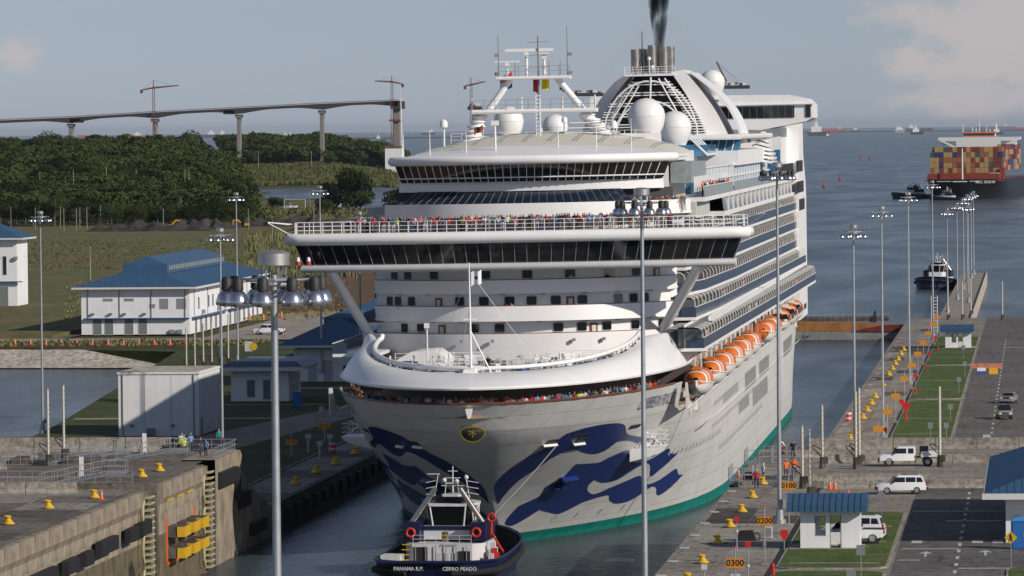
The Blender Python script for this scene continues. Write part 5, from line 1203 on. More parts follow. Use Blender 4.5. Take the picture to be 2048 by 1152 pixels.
# booths on the right quay
def booth(t, sc=1.0, hh=2.75):
    w, d = 4.35, 3.2
    mb = MB()
    mb.bx(0, 1.05, 0, .18, 0, hh).bx(1.05, 1.85, 0, .18, 0, .85).bx(1.05, 1.85, 0, .18, 2.35, hh).bx(1.85, 2.15, 0, .18, 0, hh).bx(2.15, 3.0, 0, .18, 2.4, hh).bx(3.0, w, 0, .18, 0, hh)
    mb.bx(0, .18, .18, d, 0, hh).bx(w - .18, w, .18, .5, 0, hh).bx(w - .18, w, d - .5, d, 0, hh).bx(w - .18, w, .5, d - .5, 2.3, hh).bx(w - .18, w, .5, d - .5, 0, .9)
    mb.bx(.18, 1.3, d - .18, d, 0, hh).bx(3.4, w - .18, d - .18, d, 0, hh).bx(1.3, 3.4, d - .18, d, 2.3, hh).bx(1.3, 3.4, d - .18, d, 0, .9)
    mb.build('wall', M_white, t)
    MB().bx(1.05, 1.12, .05, .12, .85, 2.35).bx(1.78, 1.85, .05, .12, .85, 2.35).bx(1.12, 1.78, .05, .12, 2.27, 2.35).bx(1.12, 1.78, .05, .12, .85, .92).build('window_frame', B_vent, t)
    MB().bx(2.15, 2.22, .02, .1, 0, 2.4).bx(2.93, 3.0, .02, .1, 0, 2.4).build('door_frame', B_vent, t)
    MB().bx(-.8, w + .3, -.9, d + .6, -.12, -.005).build('plinth', M_conc2, t)
    MB().ext([(-.9, hh - .05), (-.9, hh + .45), (d / 2, hh + 1.15), (d + .8, hh + .4), (d + .8, hh - .05)], -.95, w + .55, 0, 'x').build('roof', B_blue, t)
    me = MB().ext([(-.95, hh + .02), (-.95, hh + .5), (d / 2, hh + 1.2), (d / 2, hh + 1.15)], 0, .06, 0, 'x').mesh('roof_rib', B_blue)
    for k in range(13): inst('roof_rib', me, t, (-.93 + .45 * k, 0, 0))
    return t
booth(thing('guard_booth', 'open white booth with blue ribbed roof on the near right lawn', 'booth', (35.45, -133.2, 10.14)))
b2 = booth(thing('guard_booth', 'small distant white booth with blue roof beside the far road', 'booth', (37.0, 378, 3.14)))
# building at the right edge
h = thing('lock_machinery_building', 'white building with big blue roof cut by the right edge', 'building', (50.4, -127, 10.0))
MB().bx(0, 26, 0, 40, 0, 3.3).build('wall', M_white, h); hip_roof(h, 0, 26, 0, 40, 3.75, 5.2, ov=1.55, seam=.55)
MB().bx(-1.72, 27.6, -1.72, -1.6, 3.32, 3.76).build('gutter', B_fasc, h)
MB().add([(8, 10, 6.5), (22, 10, 6.5), (22, 34, 6.5), (8, 34, 6.5), (8, 10, 8.2), (22, 10, 8.2), (22, 34, 8.2), (8, 34, 8.2), (15, 14, 10), (15, 30, 10)], [(0, 1, 5, 4), (1, 2, 6, 5), (2, 3, 7, 6), (3, 0, 4, 7), (4, 5, 8), (5, 6, 9, 8), (6, 7, 9), (7, 4, 8, 9)]).build('upper_roof', B_blue, h)
MB().box((.9, -.12, 1.9), (.35, .2, .22)).build('wall_lamp', B_vent, h); windows_on(h, [(30, 32, 0, 2.2)], B_door, face='side', base=0, name='door')
for y in (4, 12, 20, 28): MB().bx(-.1, -.02, y, y + 1.2, .8, 2.2).build('window', B_glass, h)
# toilets
def toilet(loc, label):
    t = thing('portable_toilet', label, 'portable toilet', loc); c = mat('toilet_blue', (.01, .10, .32), .5)
    MB().bx(-.58, .58, -.58, .58, 0, 2.1).build('cabin', c, t); MB().lathe([(.01, .32), (.5, .22), (.78, .02), (.8, 0)], (0, 0, 2.1), 4, 0, R(45), R(405)).build('roof', mat('toilet_roof', (.05, .22, .45), .5), t)
    MB().bx(-.45, .45, -.62, -.58, .1, 1.95).build('door', mat('toilet_door', (.02, .13, .38), .5), t); MB().bx(.28, .36, -.66, -.62, .95, 1.15).build('handle', B_vent, t); return t
toilet((gz(2038, 1098, 10).x, gz(2038, 1098, 10).y, 10.0), 'blue portable toilet by the building at the right edge'); toilet((gz(595, 815, 3).x, gz(595, 815, 3).y, 3.02), 'blue portable toilet on the shaded lawn behind the lamp mast')

# ================================================================ VEHICLES (local: x forward, y left, z up)
C_white = mat('car_white', (.72, .72, .73), .25, var=.02); C_silver = mat('car_silver', (.35, .35, .36), .3, .4); C_black = mat('car_black', (.012, .012, .014), .25)
C_glass = mat('car_glass', (.012, .015, .018), .08); C_tyre = mat('tyre', (.015, .015, .016), .85); C_rim = mat('rim', (.45, .45, .46), .35, .7); C_trim = mat('plastic_trim', (.03, .03, .03), .7)
C_red = mat('tail_lamp', (.35, .01, .01), .3); C_head = mat('head_lamp', (.7, .72, .75), .15)
def car(t, kind, paint):
    """side profiles lofted across the width with narrowed shoulders and roof"""
    P = {'suv': dict(L=4.5, W=1.82, body=[(-2.25, .35), (-2.28, .75), (-2.2, 1.02), (.95, 1.05), (1.9, .98), (2.2, .82), (2.25, .5), (2.18, .32)], cab=[(-2.15, 1.0), (-1.95, 1.58), (-1.7, 1.70), (.05, 1.72), (.35, 1.66), (1.02, 1.03)], win=[(-1.95, 1.10, -1.78, 1.52, -1.35), (-1.25, 1.1, -1.25, 1.54, -.38), (-.3, 1.1, -.3, 1.54, .62)], wh=(-1.35, 1.38, .36)),
         'pickup': dict(L=5.3, W=1.9, body=[(-2.65, .5), (-2.68, 1.1), (-.7, 1.12), (1.2, 1.1), (2.4, 1.05), (2.65, .9), (2.68, .5), (2.5, .38), (-2.4, .42)], cab=[(-.85, 1.1), (-.75, 1.68), (-.55, 1.78), (.6, 1.78), (.8, 1.7), (1.45, 1.1)], win=[(-.7, 1.18, -.66, 1.62, .02), (.1, 1.18, .1, 1.62, 1.05)], wh=(-1.75, 1.75, .40)),
         'truck': dict(L=6.3, W=2.05, body=[(-.6, .55), (-.6, 1.25), (1.4, 1.28), (2.85, 1.2), (3.1, 1.05), (3.12, .55)], cab=[(-.7, 1.2), (-.68, 1.9), (-.5, 2.02), (1.0, 2.02), (1.2, 1.94), (1.75, 1.27)], win=[(-.45, 1.32, -.45, 1.84, .1), (.3, 1.32, .3, 1.84, 1.4)], wh=(-1.9, 2.1, .45)),
         'sedan': dict(L=4.5, W=1.78, body=[(-2.25, .35), (-2.25, .95), (-1.6, 1.0), (1.0, .95), (2.1, .8), (2.25, .6), (2.2, .3)], cab=[(-1.75, .95), (-1.1, 1.4), (-.7, 1.45), (.2, 1.45), (1.05, .95)], win=[(-1.3, 1.02, -.95, 1.33, -.35), (-.28, 1.02, -.28, 1.35, .6)], wh=(-1.35, 1.4, .33)),
         'jeep': dict(L=4.2, W=1.8, body=[(-2.1, .55), (-2.1, 1.15), (.9, 1.15), (2.0, 1.12), (2.1, 1.05), (2.1, .55)], cab=[(-2.05, 1.1), (-2.0, 1.8), (-1.8, 1.86), (.5, 1.86), (.7, 1.82), (.98, 1.12)], win=[(-1.9, 1.2, -1.85, 1.68, -1.0), (-.9, 1.2, -.9, 1.7, -.1), (0, 1.2, 0, 1.7, .6)], wh=(-1.3, 1.45, .42))}[kind]
    W = P['W']
    def loft(poly, ws, m, name, par):
        n = len(poly); mb = MB(); vs = []
        zc = sum(z for _, z in poly) / n; xc = sum(x for x, _ in poly) / n
        for y, s in ws: vs += [(xc + (x - xc) * s, y, zc + (z - zc) * s) for x, z in poly]
        fs = []
        for r in range(len(ws) - 1):
            for i in range(n): fs.append((r * n + i, r * n + (i + 1) % n, (r + 1) * n + (i + 1) % n, (r + 1) * n + i))
        fs += [tuple(range(n)), tuple(range((len(ws) - 1) * n, len(ws) * n))]
        return mb.add(vs, fs).build(name, m, par, smooth=35)
    h = W / 2
    loft(P['body'], [(-h, .93), (-h + .07, .985), (-h + .2, 1), (h - .2, 1), (h - .07, .985), (h, .93)], paint, 'body', t)
    # tapered cabin
    n = len(P['cab']); zb, zt = min(z for _, z in P['cab']), max(z for _, z in P['cab']); vs = []
    for sg in (-1, 1):
        vs += [(x, sg * (h - .06 - .17 * (z - zb) / (zt - zb)), z) for x, z in P['cab']]
    MB().add(vs, [(i, (i + 1) % n, n + (i + 1) % n, n + i) for i in range(n)] + [tuple(range(n)), tuple(range(n, 2 * n))]).build('cabin', paint if kind != 'jeep' else C_black, t, smooth=30)
    wy = lambda z: h - .045 - .17 * (z - zb) / (zt - zb)
    for sg in (-1, 1):
        for xa, z0, xb, z1, xc_ in P['win']:
            MB().add([(xa, sg * wy(z0), z0), (xc_ + (.38 if xc_ == P['win'][-1][4] else 0), sg * wy(z0), z0), (xc_, sg * wy(z1), z1), (xb, sg * wy(z1), z1)], [(0, 1, 2, 3)]).build('side_window', C_glass, t)
    a, b = P['cab'][-1], P['cab'][-2]; c, d = P['cab'][0], P['cab'][1]
    for (p, q, dx, nm) in ((a, b, .03, 'windscreen'), (c, d, -.03, 'rear_window')):
        p = (lerp(p[0], q[0], .12), lerp(p[1], q[1], .12)); q_ = (lerp(p[0], q[0], .9), lerp(p[1], q[1], .9))
        MB().quad((p[0] + dx, -wy(p[1]) + .1, p[1] + .02), (p[0] + dx, wy(p[1]) - .1, p[1] + .02), (q_[0] + dx, wy(q_[1]) - .08, q_[1] + .02), (q_[0] + dx, -wy(q_[1]) + .08, q_[1] + .02)).build(nm, C_glass, t)
    r = P['wh'][2]
    for x in P['wh'][:2]:
        for sg in (-1, 1):
            MB().cyl((x, sg * (h - .02), r), (x, sg * (h - .05), r), r * 1.16, r * 1.16, 18).build('wheel_arch', C_trim, t)
            w = MB().tube([(x + (r - .1) * math.cos(R(q)), sg * (h - .1), r + (r - .1) * math.sin(R(q))) for q in range(0, 360, 20)], .12, 7, 0, True).build('wheel', C_tyre, t, smooth=50)
            MB().cyl((x, sg * (h - .2), r), (x, sg * (h + .005), r), r * .62, r * .58, 14).build('rim', C_rim, w)
    X = P['body'][-2][0] if kind != 'truck' else 3.12; Lf = max(x for x, _ in P['body']); Lb = min(x for x, _ in P['body'])
    for sg in (-1, 1):
        MB().box((Lf - .03, sg * (h - .28), .8 if kind != 'truck' else .98), (.14, .36, .2)).build('headlight', C_head, t); MB().box((Lb + .03, sg * (h - .12), .95), (.1, .16, .32)).build('tail_light', C_red, t)
        MB().box((P['cab'][-1][0] - .25, sg * (h + .1), P['cab'][-1][1] + .12), (.12, .22, .2)).build('mirror', C_trim if paint is C_white else paint, t)
    MB().box((Lf + .02, 0, .5), (.14, W - .1, .24)).build('front_bumper', C_trim if kind != 'sedan' else paint, t); MB().box((Lb - .02, 0, .52), (.14, W - .1, .22)).build('rear_bumper', C_trim if kind != 'sedan' else paint, t)
    MB().box((Lf + .01, 0, .82), (.06, W - .75, .22)).build('grille', C_trim, t)
    if kind == 'pickup': MB().bx(-2.6, -.9, -h + .12, h - .12, 1.1, 1.14).build('load_bed', C_trim, t)
    if kind == 'truck':
        MB().bx(-3.1, -.75, -1.0, 1.0, .85, .95).build('flatbed', C_trim, t); MB().bx(-3.0, -1.2, -.98, -.55, .95, 1.5).bx(-3.0, -1.2, .55, .98, .95, 1.5).build('tool_box', paint, t); MB().bx(-2.0, -1.1, -.4, .4, .95, 2.05).build('generator', C_black, t)
    for k in (-.5, .5):
        if kind in ('suv', 'jeep'): MB().cyl((-1.6, k, P['cab'][3][1] + .05), (.0, k, P['cab'][3][1] + .05), .025, .025, 5).build('roof_rail', C_trim, t)
    return t
def vehicle(kind, label, cat, loc, rz, paint, sc=.92, name='parked_car'):
    t = car(thing(name, label, cat, loc, rz), kind, paint); t.scale = (sc,) * 3; return t
g_ = gz(1802, 988, 10); vehicle('suv', 'white sport utility car crossing between the concrete barriers', 'car', (g_.x, g_.y, 10.03), R(187), C_white)
g_ = gz(1818, 932, 10); vehicle('truck', 'white utility truck with tool boxes parked behind the concrete barriers', 'truck', (g_.x, g_.y, 10.03), R(183), C_white, .88, 'utility_truck')
g_ = gz(1700, 1083, 10); vehicle('pickup', 'white pickup truck seen through the open doorway of the booth', 'pickup truck', (g_.x + .2, -128.6, 10.14), R(176), C_white, .95, 'pickup_truck')
g_ = gz(1722, 1064, 10); vehicle('suv', 'white sport utility car partly hidden behind the blue roofed booth', 'car', (g_.x - .2, -123.5, 10.14), R(174), C_white, .98)
g_ = gz(2008, 838, 3); vehicle('jeep', 'black and silver off road car facing the camera on the far road', 'car', (g_.x, g_.y, 3.03), R(-84), C_silver, 1.0)
g_ = gz(2018, 806, 3); vehicle('sedan', 'silver saloon car driving just beyond the black off road car', 'car', (g_.x, g_.y, 3.03), R(-100), C_silver, .98)
g_ = gz(538, 669, 3.3); vehicle('pickup', 'white pickup truck parked near the corner of the big blue roofed hall', 'pickup truck', (g_.x, g_.y, 3.3), R(178), C_white, 1.1, 'pickup_truck')
g_ = gz(568, 606, 4); vehicle('suv', 'small white car on the dirt track beyond the lamp crown', 'car', (g_.x, g_.y, 3.95), R(150), C_white, 1.2)
for i, (u, v) in enumerate(((577, 419), (670, 417), (552, 603))):
    g_ = gz(u, v, 3.9); vehicle(('pickup', 'suv', 'suv')[i], ('tiny white van on the site road by the lagoon', 'tiny white vehicle beneath the dark field tree', 'dark car beside the small white car on the dirt track')[i], 'vehicle', (g_.x, g_.y, 3.95), R(170), C_black if i == 2 else C_white, 1.2 if i == 2 else 1.6)
# ================================================================ QUAY FURNITURE
def bollard_mesh():
    mb = MB(); mb.lathe([(.60, 0), (.60, .08), (.44, .2), (.30, .42), (.24, .58), (.30, .66), (.33, .76), (.25, .86), (.01, .9)], n=14)
    mb.v = [(x * (1.0 if z < .6 else 1.25) - (.22 * max(0, z - .3) * 1.6), y, z) for x, y, z in mb.v]
    return mb.mesh('bollard', M_yel, 50)
bm_ = bollard_mesh(); bd_ = MB().lathe([(.75, 0), (.75, .05), (.01, .05)], n=14).mesh('bollard_base', M_cdark)
def bollard(loc, label, group, sc=1.0, rz=0):
    t = thing('mooring_bollard', label, 'bollard', loc, rz, group); inst('bollard_body', bm_, t, (0, 0, .04), 0, sc); inst('base_plate', bd_, t); return t
nm = ['nearest', 'second', 'third', 'fourth', 'fifth', 'sixth', 'seventh', 'eighth', 'ninth', 'tenth', 'eleventh', 'twelfth', 'thirteenth', 'fourteenth']
for i, y in enumerate((-161, -145.6, -128, -112, -96, -80, -63.5)): bollard((29.1, y, 10.03), 'yellow bollard, %s from the bottom on the near right quay' % nm[i], 'bollards on the right quay', .72)
for i, y in enumerate((103.6, 117.4, 131, 163, 180.6, 198, 215, 249, 281, 300, 317, 333, 352, 369)): bollard((30.2, y, 3.03), 'yellow bollard, %s from the gate barriers on the far right apron' % nm[i], 'bollards on the far right apron', .85)
for i, (u, v) in enumerate(((18, 1050), (98, 1018), (190, 997), (285, 955), (320, 943))):
    g_ = gz(u, v, 10); bollard((g_.x, g_.y, 10.03), ('yellow bollard at the left edge of the chamber wall top', 'second yellow bollard from the left edge', 'yellow bollard beside the orange cone by the concrete barriers', 'yellow bollard between the two steel stairways, left one', 'yellow bollard between the two steel stairways, right one')[i], 'bollards on the left chamber wall', .8, 0)
for i, (u, v) in enumerate(((590, 970), (632, 947), (670, 930), (710, 909))):
    g_ = gz(u, v, 3); bollard((g_.x, g_.y, 3.03), 'shaded yellow bollard on the low left quay, %s from the lamp mast' % nm[i].replace('nearest', 'first'), 'bollards on the shaded left quay', 1.0, math.pi)
# number boards on posts
M_sign = mat('number_board_orange', (.62, .24, .012), .5, var=.06, vs=3); M_ink = mat('sign_ink', (.02, .015, .01), .6)
M_red = mat('signal_red_paint', (.55, .015, .012), .45); M_or = mat('cone_orange', (.72, .12, .02), .5)
def board(x, y, z, txt, i, hgt=2.75, w=1.14, flip=0):
    t = thing('distance_board', {'0300': 'orange 0300 number board, cut low at the bottom edge', '0200': 'orange 0200 number board left of the booth roof', '0100': 'orange 0100 number board beside the orange vests', '': 'plain'}.get(txt, 'orange %s number board' % txt) if i is not None else 'x', 'number board', (x, y, z))
    if i is None: t['label'] = 'shaded'
    MB().cyl((0, 0, 0), (0, 0, hgt + 1.3), .06, .045, 8).build('post', M_galv, t); MB().bx(-w / 2, w / 2, -.09, -.04, hgt, hgt + .62).build('board', M_sign, t)
    MB().box((0, -.02, 1.4), (.22, .2, .3)).build('junction_box', M_galv, t); MB().lathe([(.01, .1), (.09, .06), (.1, 0)], (0, 0, hgt + 1.3), 8).build('beacon', M_red, t)
    if txt: text_part(txt, .58, M_ink, t, (0, -.1, hgt + .31), (R(90), 0, 0), 'number', depth=.004, bold=.012)
    MB().bx(-.3, .3, -.3, .3, 0, .12).build('footing', M_conc2, t)
    return t
for y, n_ in ((-182, '0300'), (-146, '0200'), (-109.5, '0100')): board(33.5, y, 10.03, n_, 1)
for i, (y, n_) in enumerate(((82, '1100'), (118, '1200'), (155, '1300'), (200, '1400'), (241, '1500'), (279, '1600'), (318, '1700'), (358, '1800'), (398, '1900'), (430, '2000'))): board(34.6, y, 3.03, '', 1, 3.1)['label'] = 'orange number board on a post, %s one along the far apron' % (nm[i] if i else 'first')
for i, (u, v, y) in enumerate(((583, 885, 90), (649, 852, 120))):
    g_ = gs(u, v, y); b_ = board(g_.x, y, 3.02, '', 1, g_.z - 3.3, 1.5); b_['label'] = ('orange board in the shade right of the nearest lamp mast', 'orange board in the shade left of the ship bow')[i]
# red inverted marker shields, hydrants, red box sign
def shield(x, y, z, lab):
    t = thing('marker_shield', lab, 'sign', (x, y, z)); t.scale = (.78, .78, .8); MB().cyl((0, 0, 0), (0, 0, 1.3), .05, .05, 6).build('post', M_galv, t)
    MB().ext([(-.4, 1.75), (-.36, 1.4), (0, .85), (.36, 1.4), (.4, 1.75), (.15, 1.9), (-.15, 1.9)], -.1, -.05).build('shield', M_red, t)
shield(34.3, -134, 10.03, 'red pointed marker shield at the foot of the lamp mast by the booth')
for i, (u, v) in enumerate(((1772, 880), (1803, 822), (1831, 769), (1858, 722), (1871, 690))): g_ = gz(u, v, 3); shield(g_.x, g_.y, 3.03, 'small red marker shield, %s along the far lawns' % nm[i])
def hydrant(x, y, z, lab):
    t = thing('fire_hydrant', lab, 'hydrant', (x, y, z)); MB().lathe([(.16, 0), (.16, .08), (.11, .1), (.11, .6), (.15, .62), (.13, .75), (.04, .82), (.01, .88)], n=12).build('barrel', M_red, t, smooth=40)
    MB().cyl((-.2, 0, .5), (.2, 0, .5), .06, .06, 8).cyl((0, -.2, .45), (0, 0, .45), .07, .07, 8).build('outlet', M_red, t)
for i, (u, v, z) in enumerate(((1546, 1150, 10.13), (1812, 832, 3.13), (1831, 787, 3.13), (1855, 742, 3.13), (1876, 702, 3.13))):
    g_ = gz(u, v, z); hydrant(g_.x, g_.y, z, 'red fire hydrant on the %s lawn plot' % ('nearest', 'first far', 'second far', 'third far', 'last far')[i])
t = thing('fire_cabinet', 'red fire cabinet on a red post on the first far lawn', 'cabinet', tuple(gz(1812, 842, 3.13))); MB().bx(-.45, .45, -.2, .2, 1.6, 2.4).cyl((0, 0, 0), (0, 0, 1.6), .15, .12, 8).build('cabinet_body', M_red, t)
# traffic cones and drum
cone_me = MB().bx(-.2, .2, -.2, .2, 0, .04).lathe([(.15, .04), (.025, .74), (.01, .74)], n=10).mesh('cone', M_or, 40); band_me = MB().lathe([(.095, .36), (.07, .5)], n=10).mesh('cone_band', M_line)
def cone(x, y, z, lab, sc=1.2, group='traffic cones'):
    t = thing('traffic_cone', lab, 'traffic cone', (x, y, z), 0, group); inst('cone_body', cone_me, t, (0, 0, 0), 0, sc); inst('reflective_band', band_me, t, (0, 0, 0), 0, (sc * 1.03, sc * 1.03, sc))
for (u, v, z, l_) in ((1660, 980, 10, 'orange cone left of the pair behind the booth roof'), (1670, 980, 10, 'orange cone right of the pair behind the booth roof'), (1697, 1000, 10, 'orange cone leaning by the rubble near the booth roof'), (1477, 955, 10, 'orange cone beside the ship hull at the quay edge'), (8, 900, 10, 'orange cone at the far left behind the parapet'),
                    (203, 1000, 10, 'orange cone beside the yellow bollard at the left stairway')): g_ = gz(u, v, z); cone(g_.x, g_.y, z + .03, l_)
for k in range(12): g_ = gz(30 + 31 * k, 690, 3.3); cone(g_.x, g_.y, 3.3, 'small orange delineator on the bank road before the halls, %s from the left' % (nm[k] if k else 'first'), 1.7, 'delineators along the bank road')
for k in range(8): g_ = gz(598 + 0 + 0, 0 + 640, 4) if 0 else gz(500 + 9 * k, 640 - (k % 3) * 6, 3.4); cone(g_.x, g_.y, 3.4, 'orange cone in the cluster by the hall side road', 1.8, 'cones by the hall side road')
d_ = thing('traffic_drum', 'red and white striped drum on the far apron edge', 'drum', tuple(gz(1697, 843, 3.03)))
for k in range(4): MB().lathe([(.42, .3 * k), (.40, .3 * k + .29), (.35, .3 * k + .3)], n=14).build('drum_ring', M_red if k % 2 == 0 else M_line, d_)
d_ = thing('traffic_drum', 'red and white drum on the shaded left quay', 'drum', tuple(gz(665, 905, 3.03)))
for k in range(4): MB().lathe([(.42, .3 * k), (.40, .3 * k + .29), (.35, .3 * k + .3)], n=14).build('drum_ring', M_red if k % 2 == 0 else M_line, d_)
# water filled barriers across the far road with orange mesh tops
for (u, c1, c2, lab) in ((1963, (.7, .7, .72), (.02, .07, .30), 'white and blue plastic barrier across the far road'), (1987, (.70, .36, .015), (.70, .36, .015), 'yellow orange plastic barrier across the far road')):
    g_ = gz(u, 748, 3.03); t = thing('plastic_barrier', lab, 'barrier', tuple(g_)); m1, m2 = mat('barrier_%d' % int(c1[2] * 100), c1, .5), mat('barrier_b%d' % int(c2[2] * 100), c2, .5)
    MB().ext([(-.3, 0), (-.2, .45), (.2, .45), (.3, 0)], -.65, .65, 0, 'x').build('barrier_foot', m2, t); MB().ext([(-.2, .45), (-.12, .95), (.12, .95), (.2, .45)], -.65, .65, 0, 'x').build('barrier_top', m1, t)
    MB().bx(-.6, .6, -.02, .02, .95, 1.6).build('mesh_panel', M_or if 0 else mat('orange_mesh', (.5, .2, .12), .7), t)
for k in range(4): g_ = gz(1951 + 15 * k, 738, 3.03); t = thing('mesh_fence', 'orange safety mesh around the far road closure', 'fence', tuple(g_), 0, 'orange mesh panels at the road closure'); MB().bx(-.7, .7, -.02, .02, .1, .9).build('mesh_panel', MATS['orange_mesh'], t); MB().cyl((-.7, 0, 0), (-.7, 0, 1.1), .03, .03, 5).build('stake', M_or, t)
# road signs
def diamond(x, y, z, lab, col, figure=False):
    t = thing('road_sign', lab, 'road sign', (x, y, z)); MB().cyl((0, 0, 0), (0, 0, 2.6), .035, .035, 6).build('post', M_galv, t)
    MB().ext([(0, 1.75), (.45, 2.2), (0, 2.65), (-.45, 2.2)], -.07, -.04).build('sign_plate', col, t)
    if figure: MB().lathe([(.01, .07), (.07, 0), (.01, -.07)], (0, -.09, 2.42), 8).ext([(-.05, 2.34), (.06, 2.34), (.1, 2.1), (.03, 2.18), (.12, 1.95), (.06, 1.93), (-.02, 2.1), (-.12, 1.93), (-.17, 1.96), (-.06, 2.18), (-.1, 2.25)], -.09, -.075).build('walking_figure', M_ink, t)
g_ = gz(2022, 1138, 10); diamond(g_.x, g_.y, 10.0, 'yellow diamond sign with a walking figure by the blue toilet', M_yel, True)
g_ = gz(1763, 1048, 10); diamond(g_.x, g_.y, 10.0, 'grey back of a diamond sign at the corner of the near lawn', M_galv)
def plate(u, v, z, lab, h=2.4, w=.6, hh=.7):
    g_ = gz(u, v, z); t = thing('road_sign', lab, 'road sign', tuple(g_)); MB().cyl((0, 0, 0), (0, 0, h), .035, .035, 6).build('post', M_galv, t); MB().bx(-w / 2, w / 2, -.05, -.02, h - hh, h).build('sign_plate', M_galv, t)
for i, (u, v, z, l_) in enumerate(((1722, 1160, 10, 'grey sign plate on a post at the lower edge of the near lawn'), (1703, 1215, 10, 'grey sign plate cut by the bottom edge'), (1861, 885, 3, 'left grey sign plate on the first far lawn'), (1893, 885, 3, 'right grey sign plate on the first far lawn'), (1901, 846, 3, 'grey sign plate higher up the first far lawn'),
                                  (1918, 788, 3, 'grey sign plate on the second far lawn'), (1930, 755, 3, 'thin sign plate at the corner of the second far lawn'), (1927, 720, 3, 'thin sign plate on the third far lawn'), (693, 820, 3, 'white square sign on the shaded left lawn'), (643, 850, 3, 'thin pole sign on the shaded left road'))): plate(u, v, z, l_)
t = thing('notice_board', 'white notice with a yellow round sign on the far bank', 'sign', tuple(gz(498, 706, 3.2))); MB().bx(-.7, .6, -.05, 0, .3, 2.0).build('notice', M_line, t); MB().lathe([(.01, 0), (.65, 0)], n=14).build('round_sign', M_yel, t, (.8, -.1, 1.1)).rotation_euler = (R(90), 0, 0)
# small kit along the near quay: camera posts, meters, hoses, hatch lids
for i, (u, v, z) in enumerate(((1497, 1200, 10), (1474, 1100, 10), (1409, 1200, 10))):
    g_ = gz(u, v, z); t = thing('sensor_post', ('slim sensor post with red tip beside the 0300 board', 'slim sensor post further along the quay edge', 'white camera post at the bottom of the picture')[i], 'post', tuple(g_)); hgt = (3.6, 2.2, 2.1)[i]
    MB().cyl((0, 0, 0), (0, 0, hgt), .05, .04, 8).build('post', M_galv, t); MB().sph((0, -.1, hgt * .62), .12, 8).build('dome_camera', M_line, t); MB().bx(-.18, .18, -.2, .1, hgt - .1, hgt + .25).build('camera_box', M_line if i == 2 else M_red, t)
for i, (u, v) in enumerate(((1497, 1082), (1505, 962))):
    g_ = gz(u, v, 10); t = thing('covered_reel', ('dark covered hose reel by the 0200 board', 'dark covered hose reel by the workers at the quay edge')[i], 'hose reel', tuple(g_)); MB().ext([(-.9, 0), (-.7, .75), (.3, .8), (.6, 0)], -.4, .6).build('tarpaulin_cover', M_black, t); MB().tube([(.6 + .3 * math.cos(R(a)), -.3, .35 + .3 * math.sin(R(a))) for a in range(0, 360, 30)], .06, 5, 0, True).build('hose_coil', M_cdark, t)
for i, (u, v) in enumerate(((1537, 1078), (1471, 1176))):
    g_ = gz(u, v, 10); t = thing('meter_cabinet', ('white meter cabinet by the 0200 board post', 'white meter cabinet cut by the bottom edge')[i], 'cabinet', tuple(g_)); MB().bx(-.3, .3, -.2, .2, .1, .95).build('cabinet_body', M_line, t); MB().bx(-.22, .22, -.23, -.2, .2, .85).build('cabinet_door', M_galv, t)
def drain(y0, y1, x, z): return struct(MB().bx(x, x + .35, y0, y1, z, z + .02).build('drain_channel', M_black))
drain(-190, -68, 33.95, 10.004); drain(100, 440, 34.45, 3.004)
# ---- concrete barriers round the gate recesses: every segment its own
jb = [(-.32, 0), (-.28, .12), (-.14, .35), (-.09, .95), (.09, .95), (.14, .35), (.28, .12), (.32, 0)]
jb_me = {}
def barrier(x0, x1, y, z, lab, group, h=1.0):
    L = round(x1 - x0, 1)
    if (L, h) not in jb_me: jb_me[(L, h)] = MB().ext([(a, b * h) for a, b in jb], -L / 2, L / 2, 0, 'x').mesh('concrete_barrier', M_conc2)
    o = inst('concrete_barrier', jb_me[(L, h)], None, ((x0 + x1) / 2, y, z)); tag(o, lab, 'barrier', group)
rowsb = [(-68.0, 34.5, 60, 'front row'), (-58.6, 31.5, 44, 'second row'), (-34.4, 33, 58, 'third row'), (-25.6, 30, 42, 'fourth row'), (-13.6, 31, 60, 'last row')]
for y, x0, x1, q in rowsb:
    x = x0; k = 0
    nb = int((x1 - x0 - 2) // 4) + 1
    while x < x1 - 2:
        L = 4.0; barrier(x, x + L - .08, y, 10.0, 'concrete barrier, %s from the left in the %s on the right quay' % (nm[k].replace('nearest', 'first'), q), 'concrete barriers, %s on the right' % q, {'front row': .8, 'second row': .7, 'third row': .85, 'fourth row': .7, 'last row': 1.15}[q]); x += L; k += 1
for y, x0, x1, q, h_ in ((-72, -52, -28.5, 'near row', 1.05), (-13.7, -58, -32, 'back parapet', 1.5), (-40, -60, -42, 'middle row', .8), (-25, -60, -40, 'upper row', .9)):
    x = x0; k = -1
    while x < x1 - 2: k += 1; barrier(x, x + 4.42, y, 10.0, 'concrete barrier, %s from the left in the %s of the chamber wall' % (nm[k].replace('nearest', 'first'), q), 'concrete barriers, %s on the left' % q, h_); x += 4.5
